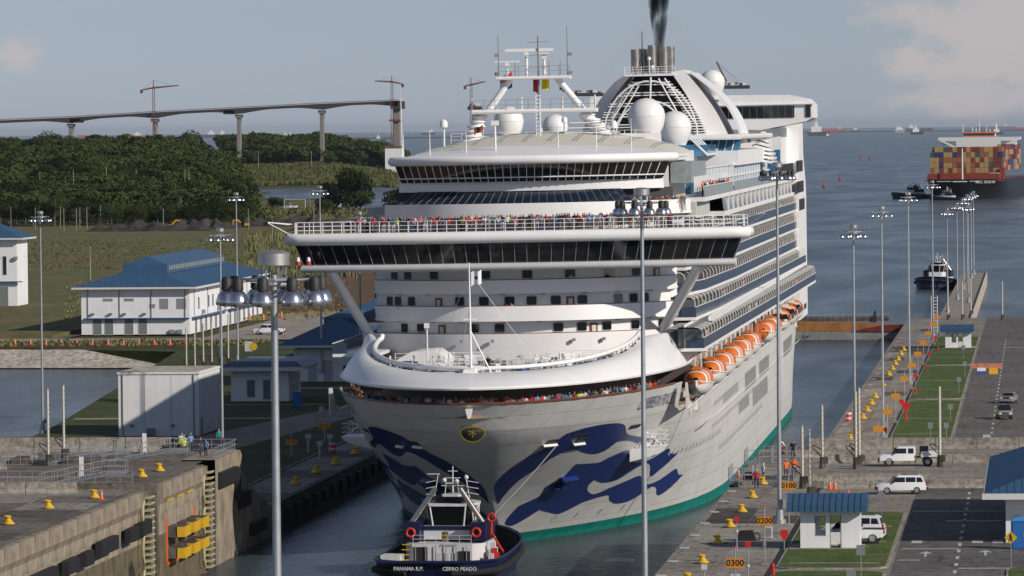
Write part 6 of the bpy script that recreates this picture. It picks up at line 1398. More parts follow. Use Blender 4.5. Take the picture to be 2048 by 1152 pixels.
# rubble heap
# ---- steel walkways, stairways and handrails at the gates
def handrail(parent, pts, h=1.1, n=None, m=M_rail):
    mb = MB(); P = [Vector(p) for p in pts]
    for k in (1, .55, .1): mb.tube([p + Vector((0, 0, h * k)) for p in P], .03, 4)
    for a, b in zip(P, P[1:]):
        c = max(1, int((b - a).length / 1.1))
        for i in range(c + 1): q = a.lerp(b, i / c); mb.cyl(q, q + Vector((0, 0, h)), .03, .03, 4)
    return mb.build('handrail', m, parent)
def stairway(x0, x1, y, z, up, lab, w=1.2):
    t = thing('steel_stairway', lab, 'stairway', (x0, y, z)); L = x1 - x0; n = 12; mb = MB()
    sl_ = [(0, .05), (L * .75, up), (L, up)]
    for yy in (0, w):
        mb.ext([(0, 0), (L * .75, up - .05), (L, up - .05), (L, up - .3), (L * .75, up - .3), (0, -.05)], yy - .03, yy + .03)
        handrail(t, [(a, yy, b) for a, b in sl_])
    mb.build('stringer', M_galv, t)
    me = MB().bx(0, .3, 0, w, 0, .05).mesh('tread', M_galv)
    for k in range(n): inst('tread', me, t, (L * .75 * k / n, 0, up * k / n + .02))
    MB().bx(L * .75, L, 0, w, up - .06, up).build('landing', M_galv, t)
    return t
stairway(-34.5, -26.8, -63.6, 10, 1.2, 'steel stairway with handrails over the first gate slot, left'); stairway(-34.8, -26.6, -30.8, 10, 1.2, 'steel stairway with handrails over the second gate slot, left')
stairway(-39.5, -33.2, -24.6, 10, .7, 'low steel walkway behind the second stairway on the left wall')
t = thing('steel_guardrail', 'galvanised guardrail along the top of the wing wall', 'railing', (0, 0, 10)); handrail(t, [(-24.9, -26, 0), (-24.9, -12, 0), (-31, -12, 0)])
t = thing('steel_guardrail', 'long guardrail crossing the left chamber wall behind the first slot', 'railing', (0, 0, 10)); handrail(t, [(-27, -58.9, 0), (-45, -58.9, 0)]); 
t = thing('steel_guardrail', 'long guardrail crossing the left chamber wall before the first slot', 'railing', (0, 0, 10)); handrail(t, [(-34, -67.2, 0), (-52, -67.2, 0)])
t = thing('steel_guardrail', 'guardrail around the machinery behind the two pale rods', 'railing', (0, 0, 10)); handrail(t, [(-33, -26.2, 0), (-52, -26.2, 0), (-52, -34, 0), (-33, -34, 0)])
for i, (xx, yy) in enumerate(((31.5, -67.2), (31.5, -59.0), (31, -34.0), (31, -26.3))):
    t = thing('steel_guardrail', 'galvanised guardrail beside the right gate slot, %s row' % nm[i], 'railing', (0, 0, 10)); handrail(t, [(27.2, yy, 0), (xx, yy, 0)])
for i, (y0, y1) in enumerate(((-59, -52), (-34, -28))):
    t = thing('gate_access_platform', ('steel access platform with rails by the ship hull, nearer one', 'steel access platform with rails by the ship hull, further one')[i], 'platform', (26.4, y0, 10))
    MB().bx(-.6, 1.8, 0, y1 - y0, -.3, -.1).build('platform_floor', M_galv, t); handrail(t, [(-.6, 0, 0), (1.8, 0, 0)], 1.2); handrail(t, [(-.6, 0, 0), (-.6, y1 - y0, 0)], 1.2); handrail(t, [(1.8, 0, 0), (1.8, y1 - y0, 0)], 1.2); MB().bx(-.5, 1.7, -.1, .1, -1.4, -.3).build('dark_apron_plate', M_black, t)
t = thing('steel_guardrail', 'long guardrail in front of the utility truck', 'railing', (0, 0, 10)); handrail(t, [(38, -60, 0), (47, -60, 0)]); t = thing('steel_guardrail', 'guardrail behind the utility truck by the far barriers', 'railing', (0, 0, 10)); handrail(t, [(40, -26, 0), (52, -26, 0)])
# dark steel lids and machinery in the recess strips
for i, (x0, x1, y0, y1, h_) in enumerate(((-52, -36, -65, -61, .9), (-50, -37, -32.5, -28, .9), (36, 60, -65, -61, .55), (36, 60, -32.5, -28, .55))):
    t = thing('gate_machinery', 'dark steel gate machinery in the %s' % ('first slot on the left', 'second slot on the left', 'front recess on the right', 'rear recess on the right')[i], 'machinery', ((x0 + x1) / 2, (y0 + y1) / 2, 8.3 if i < 2 else 7.6)); a = (x1 - x0) / 2; b = (y1 - y0) / 2
    MB().bx(-a, a, -b, b, 0, 1.2).build('deck_plate', M_cdark, t); 
    for k in range(8): MB().bx(-a + k * a / 4 + .3, -a + k * a / 4 + 1.4, -b + .3, b - .3, 1.2, 1.2 + h_ * rnd.uniform(.5, 1.2)).build('machine_housing', (M_galv, M_cdark, M_black)[k % 3], t)
# pale rods with climbing pegs and looped cables
M_rod = mat('rod_cream', (.55, .50, .42), .6, var=.1, vs=2)
def rod(x, y, z, H, lab, group, r=.13, cable=True):
    t = thing('guide_rod', lab, 'pole', (x, y, z), 0, group); MB().cyl((0, 0, 0), (0, 0, H), r, r * .9, 10).build('rod', M_rod, t, smooth=60)
    mb = MB(); k = .8
    while k < H: mb.cyl((0, -.05, k), (.26, -.12, k), .03, .03, 4); k += .45
    mb.build('climbing_pegs', M_galv, t)['kind'] = 'stuff'; MB().cyl((0, 0, 0), (0, 0, 1.1), .3, .24, 8).box((.3, 0, .8), (.4, .5, .6)).build('rod_drive', M_cdark, t)
    if cable: MB().tube([(.1 - 1.0 * math.sin(R(a)), .2, 1.3 + .75 * math.sin(R(a * 1.0)) + .3 * math.cos(R(a))) for a in range(0, 181, 15)], .05, 5).build('cable_loop', M_black, t)
for (u, v, H, l_) in ((97, 932, 7.2, 'left of the two pale rods on the chamber wall'), (128, 920, 7.1, 'right of the two pale rods on the chamber wall')): g_ = gz(u, v, 10); rod(g_.x, g_.y, 10, H, l_, 'pale rods')
for i, u in enumerate((373, 390, 407, 424, 441, 457)):
    y = (305, 300, 318, 316, 332, 330)[i]; g_ = gs(u, 735, y); rod(g_.x, y, 3, (7.1, 6.3, 7.2, 7.4, 8.2, 8.3)[i], 'pale rod before the hall corner, %s from the left in the group of six' % nm[i].replace('nearest', 'first'), 'six pale rods')
for (u, v, H, r, l_) in ((1605, 978, 5.4, .13, 'pale rod closest to the 0100 board'), (1620, 1000, 5.9, .07, 'thin grey rod just right of the one by the 0100 board'), (1645, 938, 5.8, .12, 'pale rod between the quay edge and the utility truck'), (1712, 938, 7.0, .13, 'left rod of the tight pair in front of the utility truck'), (1719, 934, 7.2, .13, 'right rod of the tight pair in front of the utility truck'), (1880, 934, 7.3, .14, 'pale rod rising behind the utility truck')):
    g_ = gz(u, v, 10); rod(g_.x, g_.y, 10, H, l_, 'pale rods', r, r > .1)
for (u, v, l_) in ((1942, 632, 'distant pale rod at the root of the pier'), (2005, 640, 'distant pale rod right of the pier'), (1925, 640, 'distant pale rod left of the pier lamps'), (1896, 640, 'thin distant rod beside the white ladder tower')): g_ = gz(u, v, 3); rod(g_.x, g_.y, 3, 7.5, l_, 'distant pale rods', .14, False)
t = thing('ladder_tower', 'white lattice ladder tower behind the far booth', 'tower', tuple(gz(1869, 665, 3)));
for x_ in (-.55, .55): MB().cyl((x_, 0, 0), (x_, 0, 6.8), .09, .09, 6).build('tower_leg', M_line, t)
me = MB().bx(-.55, .55, -.05, .05, 0, .14).mesh('rung', M_line)
for k in range(11): inst('rung', me, t, (0, 0, .3 + .6 * k))
# white tall boards, fender sets and ladders on the left wall
for i, (u, v) in enumerate(((163, 958), (289, 908))):
    g_ = gz(u, v, 10); t = thing('mirror_board', ('left of the two white upright boards by the stairways', 'right of the two white upright boards by the stairways')[i], 'board', tuple(g_)); MB().bx(-.2, .2, -.03, .03, .1, 2.0).build('board', M_white, t); MB().cyl((-.7, .6, 0), (-.15, 0, 1.7), .04, .04, 5).cyl((0, 0, 0), (0, 0, .2), .08, .08, 6).build('prop', M_black, t)
for i, (y0, y1, z) in enumerate(((-141, -134, 5.6), (-131, -127, 5.6), (-124, -112, 6.0), (-108, -103, 6.0), (-100, -96.5, 6.0), (-93, -85, 6.3), (-79, -75, 6.3), (-73, -68.5, 6.4))):
    tag(MB().bx(0, .55, 0, y1 - y0, 0, 1.15).build('wall_fender', M_black, None, (TL + .5, y0, z)), 'black rubber fender on the chamber wall, %s from the left edge' % (nm[i].replace('nearest', 'first')), 'fender', 'black fenders on the chamber wall')
rf_ = thing('roller_fender', 'bank of six yellow faced fender boxes on the wall between the gate slots', 'fender', (TL + .1, -55.6, 0))
for r_ in (0, 1):
    for c_ in range(3):
        o = MB().bx(0, 1.5, 0, 3.4, 0, .95).build('fender_box', M_cdark, rf_, (0, .6 + 5.2 * c_, 4.9 - 1.9 * r_)); MB().bx(.9, 1.5, -.08, -.01, .02, .93).bx(1.51, 1.6, 0, 3.4, .02, .93).build('yellow_face', M_yel, o)
MB().bx(-.02, .1, 0, 16, 2.4, 2.7).bx(-.02, .1, -.1, .3, 2.4, 6.6).bx(-.02, .1, 15, 15.4, 2.4, 6.6).build('fender_frame', M_or, rf_)
for i in range(3): tag(MB().bx(0, .12, 0, 3.2, 0, .42).build('yellow_plate', M_yel, None, (TL + .15, -55.5 + 5.5 * i, 8.1)), 'yellow plate on the wall between the gate slots, %s from the left' % ('first', 'middle', 'last')[i], 'wall plate')
M_rung = mat('guide_yellowed', (.42, .38, .22), .6, var=.2)
rung_me = MB().ext([(0, 0), (.9, .1), (1.0, .22), (.9, .3), (0, .16)], 0, 1.3).mesh('guide_rung', M_rung)
for i, y in enumerate((-68.3, -35.2)):
    t = thing('gate_guide', 'stack of pale guide rungs at the edge of the %s gate slot' % ('first', 'second')[i], 'gate guide', (TL + .1, y, 0))
    for k in range(17): inst('guide_rung', rung_me, t, (0, 0, .4 + .55 * k))
    MB().bx(-.1, .25, -.5, 1.8, -1, 9.9).build('guide_plate', M_wet, t)
    mb = MB()
    for k in range(3): mb.tube([(.5, -1.6 - .8 * math.cos(R(a)), 2 + 3 * k + 1.2 * math.sin(R(a))) for a in range(-90, 91, 30)], .12, 5)
    mb.build('guide_hook', M_rung, t)
for i, y in enumerate((-66.4, -33.4)):
    t = thing('slot_lining', 'dark steel lining of the %s gate slot' % ('first', 'second')[i], 'slot lining', (TL, y, 0))
    for k in range(4): MB().bx(-.4, .05, .8 + 1.7 * k, 1.3 + 1.7 * k, -1, 8.0).build('slot_rail', (M_wet, M_cdark, M_stain, M_cdark)[k], t)
# fenders on the shaded low left quay
for k in range(16): tag(MB().bx(-.45, 0, 0, 2.6, 0, 1.3).build('wall_fender', M_black, None, (TL + .6, 18 + 7 * k, .9)), 'black fender on the shaded low left quay, %s from the lock' % ['first', 'second', 'third', 'fourth', 'fifth', 'sixth', 'seventh', 'eighth', 'ninth', 'tenth', 'eleventh', 'twelfth', 'thirteenth', 'fourteenth', 'fifteenth', 'last'][k], 'fender', 'fenders on the low left quay')
for k, (u, v) in enumerate(((640, 920), (660, 905), (617, 905))):
    g_ = gz(u, v, 3); t = thing('valve_post', 'grey valve post on the shaded left quay lawn, %s' % ('middle one', 'right one', 'left one')[k], 'post', tuple(g_)); MB().cyl((0, 0, 0), (0, 0, 1.9), .14, .14, 8).box((0, 0, 1.9), (.7, .4, .5)).build('valve_body', M_galv, t)

# ================================================================ PEOPLE
def body_mesh(pose):
    J = {'pel': (0, 0, .93), 'sp': (0, .01, 1.12), 'ch': (0, .02, 1.34), 'nk': (0, 0, 1.47), 'hd': (0, -.02, 1.60), 'tp': (0, -.015, 1.70),
         'hl': (-.1, 0, .88), 'kl': (-.11, -.03, .5), 'al': (-.11, .03, .1), 'tl': (-.12, -.12, .045), 'hr': (.1, 0, .88), 'kr': (.11, -.03, .5), 'ar': (.11, .03, .1), 'tr': (.12, -.12, .045),
         'sl': (-.19, .02, 1.38), 'el': (-.26, .04, 1.12), 'wl': (-.25, -.08, .90), 'fl': (-.24, -.12, .80), 'sr': (.19, .02, 1.38), 'er': (.26, .04, 1.12), 'wr': (.25, -.08, .90), 'fr': (.24, -.12, .80)}
    if pose == 'rail': J.update(el=(-.27, -.08, 1.15), wl=(-.2, -.32, 1.08), fl=(-.16, -.38, 1.08), er=(.27, -.08, 1.15), wr=(.2, -.32, 1.08), fr=(.16, -.38, 1.08), hd=(0, -.08, 1.59), tp=(0, -.09, 1.69), nk=(0, -.03, 1.46))
    if pose == 'photo': J.update(el=(-.3, -.15, 1.3), wl=(-.13, -.25, 1.52), fl=(-.06, -.24, 1.58), er=(.3, -.15, 1.3), wr=(.13, -.25, 1.52), fr=(.06, -.24, 1.58))
    if pose == 'walk': J.update(kl=(-.11, -.18, .52), al=(-.11, -.14, .14), tl=(-.11, -.3, .08), kr=(.11, .08, .5), ar=(.11, .3, .16), tr=(.11, .2, .06), el=(-.26, .14, 1.14), wl=(-.25, .1, .9), fl=(-.24, .04, .82), er=(.26, -.08, 1.14), wr=(.25, -.26, .98), fr=(.24, -.32, .92))
    if pose == 'bend': J.update(pel=(0, .1, .92), sp=(0, -.02, 1.08), ch=(0, -.22, 1.2), nk=(0, -.32, 1.26), hd=(0, -.42, 1.3), tp=(0, -.5, 1.34), sl=(-.19, -.22, 1.22), sr=(.19, -.22, 1.22), el=(-.24, -.36, 1.0), er=(.24, -.36, 1.0), wl=(-.15, -.5, .82), wr=(.15, -.5, .82), fl=(-.12, -.56, .76), fr=(.12, -.56, .76))
    names = list(J); idx = {n: i for i, n in enumerate(names)}
    E = [('pel', 'sp'), ('sp', 'ch'), ('ch', 'nk'), ('nk', 'hd'), ('hd', 'tp'), ('pel', 'hl'), ('hl', 'kl'), ('kl', 'al'), ('al', 'tl'), ('pel', 'hr'), ('hr', 'kr'), ('kr', 'ar'), ('ar', 'tr'), ('ch', 'sl'), ('sl', 'el'), ('el', 'wl'), ('wl', 'fl'), ('ch', 'sr'), ('sr', 'er'), ('er', 'wr'), ('wr', 'fr')]
    Rr = {'pel': (.15, .11), 'sp': (.14, .10), 'ch': (.17, .11), 'nk': (.055, .055), 'hd': (.085, .10), 'tp': (.06, .07), 'h': .085, 'k': .062, 'a': .045, 't': .04, 's': .065, 'e': .045, 'w': .033, 'f': .035}
    me = D.meshes.new('person_body'); me.from_pydata([J[n] for n in names], [(idx[a], idx[b]) for a, b in E], [])
    o = D.objects.new('person_body', me); COL.objects.link(o); md = o.modifiers.new('skin', 'SKIN'); md.use_smooth_shade = True
    for i, n in enumerate(names):
        r = Rr.get(n) or Rr.get(n[0]); me.skin_vertices[0].data[i].radius = r if isinstance(r, tuple) else (r, r)
    me.skin_vertices[0].data[idx['pel']].use_root = True
    sb = o.modifiers.new('sub', 'SUBSURF'); sb.levels = 1; sb.render_levels = 1
    r = D.meshes.new_from_object(o.evaluated_get(bpy.context.evaluated_depsgraph_get())); D.objects.remove(o); D.meshes.remove(me)
    for p in (P_skin, P_shirt0, P_leg0, P_hair): r.materials.append(p)
    hdz = J['hd']; ch = J['ch']
    for p in r.polygons:
        c = p.center; arm = abs(c.x) > .215 or (pose in ('rail', 'photo', 'bend') and c.y < -.2 and abs((c - Vector(hdz)).length) > .16 and c.z > .7)
        hd = (c - Vector(J['hd'])).length < .17 and c.z > J['nk'][2] - .02 * (pose != 'bend') and not (pose == 'photo' and c.y < -.16)
        if hd: k = 3 if (c.z > J['hd'][2] + .03 or c.y > J['hd'][1] + .03) else 0
        elif c.z > .92 or (pose == 'bend' and c.z > .9): k = 1 if not (arm and (c - Vector(J['sl'])).length > .26 and (c - Vector(J['sr'])).length > .26) else 0
        elif arm: k = 0
        elif c.z < .07: k = 3
        else: k = 2
        p.material_index = k
    r.name = 'person_body'; return r
P_skin = mat('skin', (.36, .20, .13), .6); P_skin2 = mat('skin_dark', (.13, .06, .035), .6); P_shirt0 = mat('shirt_white', (.62, .62, .62), .85); P_leg0 = mat('trousers_dark', (.03, .035, .05), .85); P_hair = mat('hair_dark', (.02, .014, .01), .7)
SH = {'white': P_shirt0, 'red': mat('shirt_red', (.42, .02, .02), .85), 'dark red': mat('shirt_maroon', (.14, .01, .015), .85), 'navy': mat('shirt_navy', (.015, .025, .09), .85), 'black': mat('shirt_black', (.012, .012, .014), .85), 'light blue': mat('shirt_sky', (.14, .26, .45), .85),
      'green': mat('shirt_green', (.02, .16, .08), .85), 'teal': mat('shirt_teal', (.01, .22, .28), .85), 'pink': mat('shirt_pink', (.55, .13, .2), .85), 'orange': mat('shirt_orange', (.8, .14, .015), .8), 'yellow green': mat('shirt_lime', (.42, .62, .04), .8), 'grey': mat('shirt_grey', (.16, .16, .17), .85), 'beige': mat('shirt_beige', (.38, .28, .18), .85), 'purple': mat('shirt_purple', (.12, .04, .2), .85)}
LG = {'dark': P_leg0, 'beige': mat('trousers_beige', (.32, .24, .16), .85), 'white': mat('trousers_white', (.55, .55, .55), .85), 'blue': mat('jeans_blue', (.03, .06, .16), .85)}
HR = {'dark': P_hair, 'brown': mat('hair_brown', (.09, .045, .02), .7), 'grey': mat('hair_grey', (.35, .34, .33), .7), 'white hat': mat('hat_white', (.75, .75, .74), .5), 'hard': mat('helmet_white', (.78, .78, .76), .3), 'yhard': mat('helmet_yellow', (.7, .55, .2), .3), 'blond': mat('hair_blond', (.35, .24, .1), .7)}
BODY = {p: body_mesh(p) for p in ('stand', 'rail', 'photo', 'walk', 'bend')}
def person(loc, rz, shirt, legs, hair, label, group, pose='rail', sc=1.0, cat='person'):
    o = D.objects.new('person', BODY[pose]); COL.objects.link(o); o.location = loc; o.rotation_euler.z = rz
    s_ = sc * rnd.uniform(.93, 1.04); o.scale = (s_ * rnd.uniform(.97, 1.14), s_ * 1.05, s_)
    for i, m in enumerate((P_skin if rnd.random() < .75 else P_skin2, SH[shirt], LG[legs], HR[hair])):
        o.material_slots[i].link = 'OBJECT'; o.material_slots[i].material = m
    return tag(o, label, cat, group)
shirts = list(SH); sw = [18, 14, 8, 12, 14, 8, 3, 4, 6, 2, 1, 8, 7, 4]
rail_zone = lambda x: 'left end' if x < -12 else 'left of the foremast' if x < -3 else 'middle' if x < 4 else 'right of the middle' if x < 10 else 'right end'
def crowd(n, xf, yf, z, where, group, on_ship=True, pz=('rail', 'rail', 'photo', 'stand'), rows=1, sc=1.0, face=0.0, up=True):
    for i in range(n):
        f = (i + rnd.uniform(.1, .9)) / n; f += .012 * math.sin(f * 61) + .006 * math.sin(f * 143); row = rnd.randrange(rows); x = xf(f); y = yf(x, f) + row * .55 + rnd.uniform(0, .15); p = shp(x, y, z)
        s_ = rnd.choices(shirts, sw)[0]; l_ = rnd.choice(list(LG)); h_ = rnd.choices(['dark', 'brown', 'grey', 'white hat', 'blond'], [6, 3, 2, 2, 1])[0]
        person(p, rnd.uniform(-.5, .5) + face, s_, l_, h_, '%s passenger, %s top, %s trousers, deck crowd %s' % ('white hatted' if h_ == 'white hat' else h_ + ' haired', s_, l_, rail_zone(x)) if up else 'passenger in a %s top leaning %s' % (s_, where), group, rnd.choice(pz), sc)
yb = lambda x, f: 18.4 + 3.5 * (abs(x) / 24) ** 2.2 + .55
crowd(135, lambda f: lerp(-17.3, 16.2, f), yb, 30.56, 'at the crowded rail', 'passengers along the crowded rail above the bridge', rows=3)
def bow_y(x, f): return stem(15.3) + 1.0
def bowpt(f):
    a = lerp(-1, 1, f); s = lerp(stem(15) + .5, 14, abs(a) ** 1.5); return math.copysign(hb(s, 14.8) - .55, a), s
for i in range(100):
    f = .02 + .96 * (i + rnd.uniform(.1, .9)) / 100; a = 2 * f - 1
    x = 16.9 * math.copysign(abs(a) ** .92, a); lo_, hi_ = stem(15.0), 25
    for _ in range(30):
        md_ = (lo_ + hi_) / 2
        if hb(md_, 14.9) < abs(x): lo_ = md_
        else: hi_ = md_
    s_ = rnd.choices(shirts, sw)[0]; h_ = rnd.choices(['dark', 'brown', 'grey', 'white hat', 'blond'], [6, 3, 2, 2, 1])[0]
    person(shp(x * .95, hi_ + 1.3 + rnd.uniform(0, .5), 14.2), math.atan2(x, 30) * 1.2 + rnd.uniform(-.4, .4), s_, rnd.choice(list(LG)), h_, 'passenger in %s top with %s bow gallery rail, %s' % (s_, 'white hat' if h_ == 'white hat' else h_ + ' hair', rail_zone(x)), 'passengers along the bow gallery', rnd.choice(('rail', 'rail', 'photo')), 1.0)
crowd(10, lambda f: lerp(-15, -12.4, f), lambda x, f: front(x, 22.6, 30.5) + .6, 32.1, 'behind the upper bulwark, left end', 'passengers behind the upper bulwark', up=False); crowd(18, lambda f: lerp(11.2, 16.5, f), lambda x, f: front(min(x, 15.5), 22.6, 30.5) + .6, 32.1, 'behind the upper bulwark, right end', 'passengers behind the upper bulwark', up=False)
def side_people(n, T, z, nmz):
    for i in range(n):
        y = rnd.uniform(T[0][1] + 5, 240); x = interp([(b, a) for a, b in T], y) - .35; s_ = rnd.choices(shirts, sw)[0]
        person(shp(x, y, z), R(90), s_, 'dark', 'dark', 'passenger in a %s top, %s tier side balcony' % (s_, nmz), 'passengers on the side balconies', 'rail')
side_people(14, T1, 18.3, 'lowest'); side_people(11, T2, 21.0, 'second'); side_people(8, T3, 23.5, 'third'); side_people(8, T3, 26.2, 'fourth'); side_people(5, T3, 28.9, 'top')
for i in range(12): y = 38 + 4.2 * i; person(shp(17.9, y, 33.45), R(80), rnd.choice(('red', 'orange', 'white', 'navy', 'black')), 'dark', 'brown', 'passenger at the upper side deck glass rail, %s from the front' % ['first', 'second', 'third', 'fourth', 'fifth', 'sixth', 'seventh', 'eighth', 'ninth', 'tenth', 'eleventh', 'last'][i], 'passengers on the upper side deck', 'rail')
# named few on the ship
def one(u, v, y, z, shirt, legs, hair, label, pose='stand', rz=0.0, group=None, sc=1.0):
    g_ = gs(u, v, y)
    if 21 < y < 27: y = front(g_.x, 21.6) + .5; g_ = gs(u, v, y)
    return person(shp(g_.x, y, z), rz, shirt, legs, hair, label, group, pose, sc)
one(980, 726, -8.5, 17.2, 'black', 'dark', 'dark', 'crew member in black standing right of the foremast with hands raised', 'photo'); one(962, 728, -9, 17.2, 'light blue', 'dark', 'white hat', 'crew member in black trousers bending beside the foremast', 'bend', 1.2)
one(805, 610, 24.6, 21.5, 'light blue', 'dark', 'dark', 'person in a blue top on the left of the middle front balcony', 'rail'); one(1016, 612, 22.2, 21.5, 'dark red', 'dark', 'brown', 'person in dark red on the middle front balcony', 'rail'); one(1027, 612, 22.2, 21.5, 'white', 'dark', 'brown', 'person in white beside the one in dark red on the middle balcony', 'rail')
one(1147, 555, 22.2, 24.35, 'white', 'dark', 'dark', 'person in a white shirt on the top front balcony taking a photo', 'photo'); one(1220, 553, 22.7, 24.35, 'black', 'dark', 'dark', 'person in black on the top front balcony', 'rail')
one(1437, 508, 22.6, 27.3, 'light blue', 'white', 'dark', 'officer in light clothes inside the right bridge wing', 'stand'); one(1454, 508, 22.6, 27.3, 'black', 'dark', 'dark', 'officer in dark uniform inside the right bridge wing', 'stand')
# quay workers
def worker(u, v, z, shirt, label, hair='hard', legs='dark', pose='stand', rz=0.0, sc=1.05):
    g_ = gz(u, v, z); person((g_.x, g_.y, z + .03), rz, shirt, legs, hair, label, None, pose, sc)
worker(1506, 972, 10, 'light blue', 'worker in pale blue shirt and white helmet next to the red vest', rz=1.5); worker(1513, 980, 10, 'red', 'worker in a red vest standing in the group beside the hull'); worker(1527, 966, 10, 'white', 'worker in white shirt facing the group beside the hull', rz=2, legs='beige'); worker(1572, 958, 10, 'orange', 'worker in orange vest left of the pair by the 0100 board', rz=.5)
worker(1588, 957, 10, 'orange', 'worker in orange vest right of the pair by the 0100 board', 'dark', 'blue'); worker(1567, 912, 10, 'white', 'worker in white bending over a yellow bollard behind the lamp mast', pose='bend', rz=-1.2); worker(1562, 920, 10, 'red', 'crouching worker in red behind the lamp mast', pose='bend', rz=1)
worker(1586, 920, 10, 'black', 'worker in dark clothes beside the one in white', 'dark', pose='walk')
for (u, v, s_, l_, hh) in ((359, 908, 'yellow green', 'worker in lime vest leftmost of the group by the wing wall', 'hard'), (368, 906, 'white', 'worker in white shirt second in the group by the wing wall', 'yhard'), (369, 912, 'yellow green', 'worker in lime vest in front of the white shirt', 'hard'), (382, 905, 'light blue', 'worker in pale shirt and white helmet at the middle of the wing wall group', 'hard'),
                           (401, 912, 'navy', 'worker in blue with blue cap near the wing wall rail', 'dark'), (412, 914, 'light blue', 'worker in light blue shirt holding something orange', 'dark'), (438, 893, 'teal', 'worker in teal shirt standing alone at the end of the wing wall', 'hard'), (364, 905, 'white', 'worker in white at the back of the group', 'hard')): worker(u, v, 10, s_, l_, hh, rz=rnd.uniform(-1, 1.5))
# ================================================================ TUGS
T_navy = mat('tug_navy', (.008, .012, .05), .35); T_white = mat('tug_white', (.62, .62, .63), .45, var=.08, vs=2, streak=.3); T_red = mat('tug_red', (.55, .03, .015), .45); T_deck = mat('tug_deck_green', (.05, .07, .055), .8)
T_tyre = mat('tug_fender', (.01, .01, .011), .9); T_chrome = mat('exhaust_steel', (.55, .50, .44), .25, .95); T_glass = mat('tug_glass', (.006, .007, .008), .25, spec=.25)
def tug(name, label, loc, rz, detail=True, sc=1.0):
    """local: y forward to the bow, stern at y=-14"""
    t = thing(name, label, 'tugboat', loc, rz); t.scale = (sc,) * 3
    L, B = 28.0, 12.4
    def hw(y):
        f = (y + 14) / L; return B / 2 * (min(1, (f / .12 + .05)) ** .35 if f < .12 else 1) * (1 if f < .6 else max(0, 1 - ((f - .6) / .4) ** 2.2) ** .5)
    ys_ = [-14, -13.7, -13, -12, -10, -6, -2, 2, 5, 8, 10, 12, 13, 13.6, 14]
    def sheer(y): return 2.3 + 1.7 * max(0, (y + 6) / 20) ** 1.6
    def hf(sg):
        def fn(u, v):
            y = ys_[round(u * 14)]; z = lerp(-1.2, sheer(y), v); return (sg * hw(y) * (.86 + .14 * v ** .6), y * (.94 + .06 * v), z)
        return fn
    for sg in (1, -1): MB().grid(hf(sg), 14, 6).build('hull_plating', T_navy, t, smooth=50)
    MB().grid(lambda u, v: ((2 * u - 1) * hw(-14) * (.86 + .14 * v ** .6), -14 * (.94 + .06 * v), lerp(-1.2, sheer(-14), v)), 4, 4).build('transom', T_navy, t)
    for sg in (1, -1):
        MB().tube([(sg * hw(y) * 1.01, y, sheer(y) - .05) for y in ys_], .16, 6).build('bulwark_cap', T_navy, t, smooth=50)
        MB().tube([(sg * (hw(y) * .985 + .2), y * 1.01, sheer(y) - 1.1) for y in ys_], .34, 8).build('rubber_fender', T_tyre, t, smooth=50)
        MB().grid(lambda u, v: (sg * (hw(ys_[round(u * 14)]) * .95), ys_[round(u * 14)] * .97, lerp(1.2, sheer(ys_[round(u * 14)]) - .1, v)), 14, 1).build('bulwark_inside', T_tyre, t)
    dk = [(hw(y) * .95, y * .97) for y in ys_]; MB().prism(dk + [(-x, y) for x, y in reversed(dk)], 1.0, 1.25).build('deck', T_deck, t)
    MB().tube([(-5.2, -14.2, 2.25), (5.2, -14.2, 2.25)], .2, 8).build('stern_roller', T_navy, t)
    # deckhouse
    MB().prism([(-3.1, -6.5), (3.1, -6.5), (4.1, -4.5), (4.1, 2), (3.2, 6.5), (1.6, 8), (-1.6, 8), (-3.2, 6.5), (-4.1, 2), (-4.1, -4.5)], 1.25, 3.5).build('deckhouse', T_white, t)
    MB().bx(-4.2, -2.6, -5, 1, 3.7, 5.6).build('funnel_casing', T_navy, t); MB().bx(2.6, 4.2, -5, 1, 3.7, 5.6).build('funnel_casing', T_navy, t)
    MB().prism([(-2.5, -3.2), (2.5, -3.2), (2.8, 1), (1.9, 4), (-1.9, 4), (-2.8, 1)], 3.7, 5.1).build('bridge_base', T_white, t)
    wp = [(-1.6, -2.8), (1.6, -2.8), (2.3, -.6), (2.1, 1.6), (1.1, 3.2), (-1.1, 3.2), (-2.1, 1.6), (-2.3, -.6)]; k = len(wp)
    for i in range(k):
        a, b = wp[i], wp[(i + 1) % k]
        MB().quad((a[0], a[1], 5.1), (b[0], b[1], 5.1), (b[0] * 1.16, b[1] * 1.1, 7.1), (a[0] * 1.16, a[1] * 1.1, 7.1)).build('wheelhouse_pane', T_glass, t)
        MB().cyl((a[0], a[1], 5.1), (a[0] * 1.16, a[1] * 1.1, 7.1), .1, .1, 5).build('wheelhouse_post', T_white, t)
    MB().prism([(x * 1.22, y * 1.15) for x, y in wp], 7.1, 7.35).build('wheelhouse_roof', T_white, t); MB().prism([(x * .8, y * .8) for x, y in wp], 7.35, 8.0).build('skylight', T_glass, t); MB().prism([(x * .5, y * .5) for x, y in wp], 8.0, 8.15).build('top_plate', T_white, t)
    for sg in (-1, 1): MB().cyl((sg * 3.7, -3.2, 5.4), (sg * 1.3, -2.9, 8.9), .30, .27, 12).cyl((sg * 3.7, -3.2, 3.7), (sg * 3.7, -3.2, 5.4), .3, .3, 12).build('exhaust_pipe', T_chrome, t, smooth=60)
    mb = MB().cyl((0, 0, 8.1), (0, 0, 11.0), .09, .06, 6)
    for z, w in ((9.0, 2.4), (9.8, 1.6), (10.5, 1.0)): mb.cyl((-w / 2, 0, z), (w / 2, 0, z), .05, .05, 5)
    for x in (-1.9, -.8, .8, 1.9): mb.cyl((x, -.6, 7.4), (x * .75, -.6, 9.4 if abs(x) < 1 else 10.2), .06, .05, 5)
